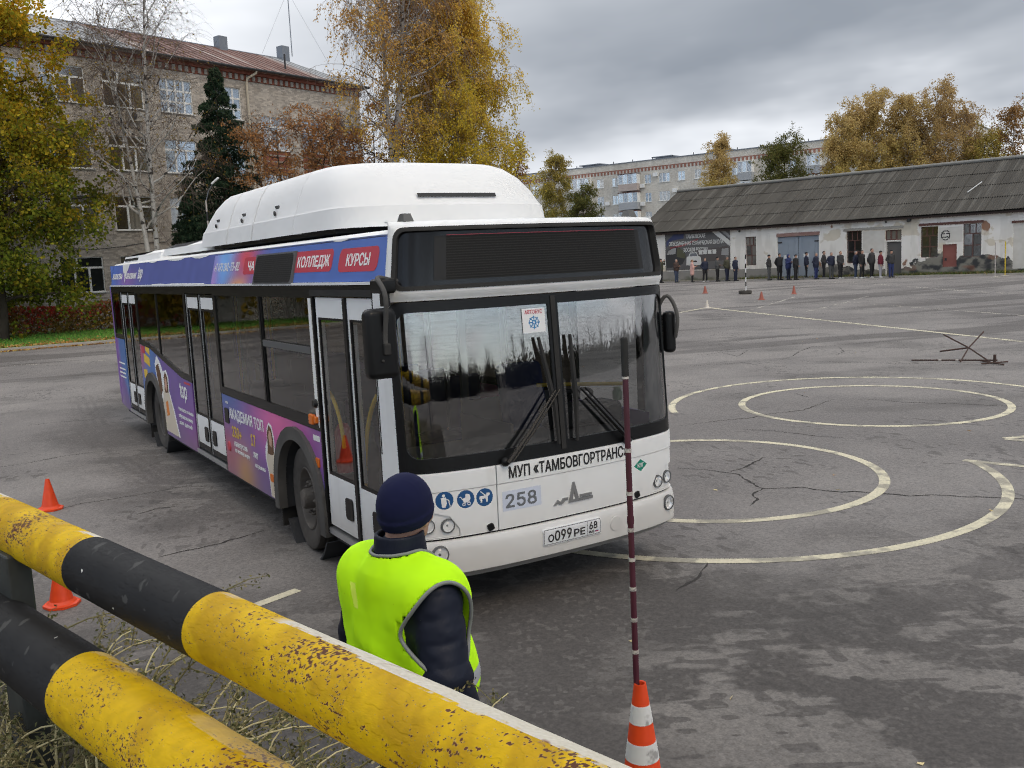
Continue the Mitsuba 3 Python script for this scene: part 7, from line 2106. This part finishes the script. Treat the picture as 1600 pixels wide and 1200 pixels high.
# --- the instructor in the high-visibility vest
def quilt(P):
    return 0.009 * np.abs(np.sin(P[:, 2] * math.pi / 0.085 + 6 * P[:, 0])) ** 0.6


MH = math.radians(-48)
MPOS = (-0.447, 3.40)
MAN = thing('person', 'person in a neon yellow vest, padded navy jacket and dark blue knitted hat, back turned', 'person')
MM = frame((*MPOS, 0.0), (math.cos(MH), math.sin(MH), 0), (-math.sin(MH), math.cos(MH), 0), (0, 0, 1))
SR, SL_ = np.array((0.205, -0.01, 1.405)), np.array((-0.205, -0.01, 1.405))
ER, WRr = np.array((0.285, -0.045, 1.14)), np.array((0.275, 0.06, 0.90))
EL, WLl = np.array((-0.310, 0.0, 1.13)), np.array((-0.22, 0.20, 0.97))


def m_torso(P):
    P = P * [0.95, 1.0, 1.0]
    d = smin(cap_sdf(P, (0.085, 0, 0.95), (0.105, -0.01, 1.31), 0.146, 0.128), cap_sdf(P, (-0.085, 0, 0.95), (-0.105, -0.01, 1.31), 0.146, 0.128), 0.07)
    d = smin(d, cap_sdf(P, (0, 0.105, 1.02), (0, 0.05, 1.30), 0.165, 0.130), 0.06)
    d = smin(d, cap_sdf(P, (0, -0.045, 1.22), (0, -0.035, 1.38), 0.108, 0.09), 0.06)
    d = smin(d, cap_sdf(P, SR * [0.80, 1, 1], SL_ * [0.80, 1, 1], 0.076, 0.076), 0.10)
    return smin(d, cap_sdf(P, (0, -0.02, 1.46), (0, -0.005, 1.54), 0.105, 0.080), 0.06)


def m_arm(P, s):
    S, E, W = (SR, ER, WRr) if s > 0 else (SL_, EL, WLl)
    d = smin(cap_sdf(P, S, E, 0.100, 0.094), cap_sdf(P, E, W, 0.094, 0.068), 0.03)
    ax = np.clip((P - S) @ unit(E - S), -0.1, 0.6)
    ridge = 0.0075 * np.abs(np.sin(ax * math.pi / 0.082 + 0.4 + 2.0 * (P[:, 1] - S[1]))) ** 0.33
    return d - ridge + 0.005


def wrinkle(P, f, a, seed):
    return a * (meshkit.fbm(P * f, 3, seed) - 0.5)


def m_jacket(P):
    d = m_torso(P) + 0.004 - quilt(P) * 0.6
    for s in (1, -1):
        d = smin(d, m_arm(P, s), 0.02)
    return d + wrinkle(P, 9.0, 0.014, 5) + wrinkle(P * [1, 1, 1.6], 22.0, 0.008, 6)


def armhole(P, s):
    c = np.array((0.245 * s, -0.035 if s > 0 else 0.03, 1.315))
    Q = P - c
    q_ = np.sqrt((Q[:, 1] / (1.0 if s > 0 else 0.8)) ** 2 + (Q[:, 2] / 1.40) ** 2)
    return np.maximum(q_ - 0.125, -(Q[:, 0] * s + 0.075))


def m_vest_cut(P):
    neck = np.linalg.norm((P - np.array((0, 0.015, 1.545))) * [1, 0.92, 0.85], axis=1) - 0.122
    return np.minimum(np.minimum(armhole(P, 1), armhole(P, -1)), neck)


def m_vest_base(P):
    sh_ = np.minimum(cap_sdf(P, SR * [0.95, 1, 1], ER * [0.82, 1, 1], 0.108, 0.07), cap_sdf(P, SL_ * [0.95, 1, 1], EL * [0.82, 1, 1], 0.108, 0.07))
    d = smin(m_torso(P), sh_, 0.07) - 0.027
    fold = 0.012 * np.sin(P[:, 0] * 26 + 8 * np.sin(P[:, 2] * 5)) * np.clip((1.30 - P[:, 2]) / 0.25, 0, 1) * np.clip((P[:, 2] - 0.9) / 0.1, 0, 1)
    return d + fold * 0.55 + wrinkle(P * [1, 1, 0.45], 7.0, 0.020, 8) + wrinkle(P * [1.0, 1.0, 0.5], 15.0, 0.006, 3)


def m_vest(P):
    hem = 0.93 - P[:, 2] - 0.02 * np.sin(P[:, 0] * 9)
    return np.maximum(np.maximum(m_vest_base(P), hem), -m_vest_cut(P))


def rim_curve(make, n=90):
    """Where the vest's surface meets a cut: along each ray make(phi, t), t from outside in, the first point on the surface."""
    out = []
    for phi in np.linspace(0, 2 * math.pi, n):
        t = np.linspace(0, 1, 400)
        d = m_vest_base(make(phi, t))
        i = np.argmax(d < 0)
        if d[i] < 0:
            out.append(make(phi, t[i:i + 1])[0])
    p = np.array(out)
    k = np.ones(5) / 5
    q = np.stack([np.convolve(np.r_[p[-3:-1, j], p[:, j], p[1:3, j]], k, 'valid') for j in range(3)], 1)
    return q


def m_legs(P):
    d = np.full(len(P), 9.0)
    for s in (1, -1):
        d = smin(d, smin(cap_sdf(P, (0.10 * s, 0, 0.92), (0.115 * s, 0.03, 0.50), 0.118, 0.082), cap_sdf(P, (0.115 * s, 0.03, 0.50), (0.12 * s, 0.0, 0.10), 0.082, 0.066), 0.03), 0.03)
    return d + wrinkle(P * [1, 1, 2], 9.0, 0.016, 4)


HT = math.radians(24)
HC = np.array([0.0, 0.035, 1.675])


def hq(P):
    Q = P - HC
    c_, s_ = math.cos(HT), math.sin(HT)
    return np.c_[Q[:, 0] * c_ + Q[:, 1] * s_, -Q[:, 0] * s_ + Q[:, 1] * c_, Q[:, 2]]


def m_head(P):
    Q = hq(P)
    d = ell_sdf(Q, (0, -0.008, 0.030), (0.080, 0.099, 0.098))
    d = smin(d, ell_sdf(Q, (0, 0.032, -0.055), (0.062, 0.070, 0.066)), 0.035)
    d = smin(d, ell_sdf(Q, (0, 0.078, -0.098), (0.026, 0.020, 0.018)), 0.03)
    d = smin(d, cap_sdf(Q, (0, 0.092, 0.012), (0, 0.116, -0.028), 0.009, 0.015), 0.012)
    for s in (1, -1):
        d = smin(d, ell_sdf(Q, (0.048 * s, 0.066, -0.022), (0.026, 0.022, 0.022)), 0.02)
        d = smin(d, np.maximum(ell_sdf(Q, (0.084 * s, -0.008, -0.012), (0.011, 0.022, 0.033)), -ell_sdf(Q, (0.094 * s, -0.004, -0.010), (0.008, 0.012, 0.018))), 0.008)
        d = np.maximum(d, -ell_sdf(Q, (0.032 * s, 0.106, 0.012), (0.017, 0.012, 0.010)))
    d = smin(d, ell_sdf(Q, (0, 0.094, -0.062), (0.024, 0.010, 0.006)), 0.006)
    return smin(d, cap_sdf(P, (0, -0.02, 1.48), (0, 0.005, 1.60), 0.066, 0.060), 0.025)


def m_hat(P):
    Q = hq(P)
    d = ell_sdf(Q, (0, -0.012, 0.038), (0.103, 0.120, 0.122))
    rim = Q[:, 2] + 0.030 + Q[:, 1] * -0.20
    band = 0.0055 * np.clip((0.052 - rim) / 0.008, 0, 1)
    d = d - band + 0.0012 * np.sin(np.arctan2(Q[:, 1], Q[:, 0]) * 70) * 0.5
    d = np.maximum(d, -rim)
    return d + wrinkle(P, 16.0, 0.005, 2)


def m_collar(P):
    Q = P - np.array([0, -0.005, 1.572])
    r = np.sqrt((Q[:, 0] / 1.02) ** 2 + (Q[:, 1] / 1.06) ** 2)
    out = r - (0.093 - 0.10 * (Q[:, 2]))
    return np.maximum(np.maximum(out, -(r - (0.078 - 0.10 * Q[:, 2]))), np.abs(Q[:, 2] + 0.015) - 0.058)


def mp(name, m, mtl, parent=MAN, smooth=True):
    return part(parent, name, xf(m, MM), mtl, smooth)


scene['vest_neon'] = {'type': 'twosided', 'bsdf': {'type': 'principled', 'base_color': {'type': 'rgb', 'value': [0.50, 0.93, 0.004]}, 'roughness': 0.75, 'specular': 0.25, 'sheen': 0.3}}
mat('vest_grey', (0.20, 0.215, 0.205), 0.5)
mat('vest_silver', (0.50, 0.53, 0.57), 0.3, metallic=0.35)
scene['padded_navy'] = {'type': 'twosided', 'bsdf': {'type': 'principled', 'base_color': {'type': 'rgb', 'value': [0.009, 0.012, 0.025]}, 'roughness': 0.5, 'specular': 0.25}}


def knit_bump(p, n, uv):
    return 0.0009 * noise(p.x * 420, p.y * 420, p.z * 260) + 0.0006 * noise(p.x * 160, p.y * 160, p.z * 160)


scene['navy_knit'] = {'type': 'bumpmap', 'scale': 1.0, 'arbitrary': proc(knit_bump, 5e-4), 'bsdf': {'type': 'principled', 'base_color': {'type': 'rgb', 'value': [0.010, 0.012, 0.042]}, 'roughness': 0.95, 'specular': 0.15, 'sheen': 0.5}}
h_ = 0.0085
mp('trousers', surfnet(m_legs, (-0.30, -0.22, 0.02), (0.30, 0.25, 1.06), 0.014), 'cloth_charcoal')
mp('jacket', surfnet(m_jacket, (-0.46, -0.28, 0.72), (0.46, 0.34, 1.62), h_), 'padded_navy')
vm_ = surfnet(m_vest, (-0.46, -0.30, 0.86), (0.46, 0.36, 1.62), 0.0062)
cen = vm_.vertices[vm_.faces].mean(1)
edge = m_vest_cut(cen)
near = np.linalg.norm(cen - np.array((0, -0.05, 1.53)), axis=1)
silver = np.abs(cen[:, 2] - 1.035 - 0.010 * np.sin(cen[:, 0] * 7)) < 0.026
patch = (np.abs(cen[:, 0] + 0.095 + (cen[:, 2] - 1.38) * 0.35) < 0.017) & (np.abs(cen[:, 2] - 1.385) < 0.045) & (cen[:, 1] < 0)
VS = mp('vest', submesh(vm_, ~silver & ~patch), 'vest_neon')
part(VS, 'tape_patch', xf(submesh(vm_, patch), MM), mat('tape_neon', (0.72, 0.97, 0.10), 0.35), True)
part(VS, 'reflective_strip', xf(submesh(vm_, silver), MM), 'vest_silver', True)
for s in (1, -1):
    c0 = np.array((0.245 * s, -0.035 if s > 0 else 0.03, 1.315))
    crv = rim_curve(lambda phi, t: np.stack([np.where(s > 0, 1, -1) * (0.42 - 0.30 * t), np.full_like(t, c0[1] + 0.125 * (1.0 if s > 0 else 0.8) * math.cos(phi)), np.full_like(t, c0[2] + 0.125 * 1.40 * math.sin(phi))], 1))
    part(VS, 'piping', xf(tube(crv, 0.0075, 8), MM), 'vest_grey', True)
def neck_ray(phi, t):
    el = 0.6 - 1.7 * t
    r = 0.122
    return np.array((0, 0.015, 1.545)) + np.stack([r * np.cos(el) * math.cos(phi), r / 0.92 * np.cos(el) * math.sin(phi), r / 0.85 * np.sin(el)], 1)
part(VS, 'piping', xf(tube(rim_curve(neck_ray), 0.0065, 8), MM), 'vest_grey', True)
mp('collar', surfnet(m_collar, (-0.15, -0.16, 1.46), (0.15, 0.16, 1.66), 0.006), 'padded_navy')
HEADK = mp('head', surfnet(m_head, (-0.13, -0.14, 1.44), (0.13, 0.19, 1.82), 0.0055), 'skin')
c_, s_ = math.cos(HT), math.sin(HT)
for s in (1, -1):
    e_ = np.array([0.032 * s, 0.088, 0.012])
    e_ = HC + np.array([e_[0] * c_ - e_[1] * s_, e_[0] * s_ + e_[1] * c_, e_[2]])
    part(HEADK, 'eye', xf(mv(trimesh.creation.icosphere(2, 0.0125), e_), MM), 'letter_white', True)
mp('hat', surfnet(m_hat, (-0.15, -0.17, 1.60), (0.15, 0.18, 1.88), 0.0055), 'navy_knit')
for s, e_, w_ in ((1, ER, WRr), (-1, EL, WLl)):
    mp('hand', hand_at(w_ + unit(w_ - e_) * 0.045, e_, s), 'skin')
for s in (1, -1):
    mp('shoe', xf(totri(m3.Manifold.batch_hull([m3.Manifold.sphere(r, 16).translate(c) for c, r in (((0.12 * s, -0.05, 0.055), 0.05), ((0.12 * s, 0.02, 0.09), 0.055), ((0.14 * s, 0.17, 0.042), 0.04), ((0.13 * s, 0.10, 0.05), 0.05))])), np.eye(4)), 'shoe_dark')
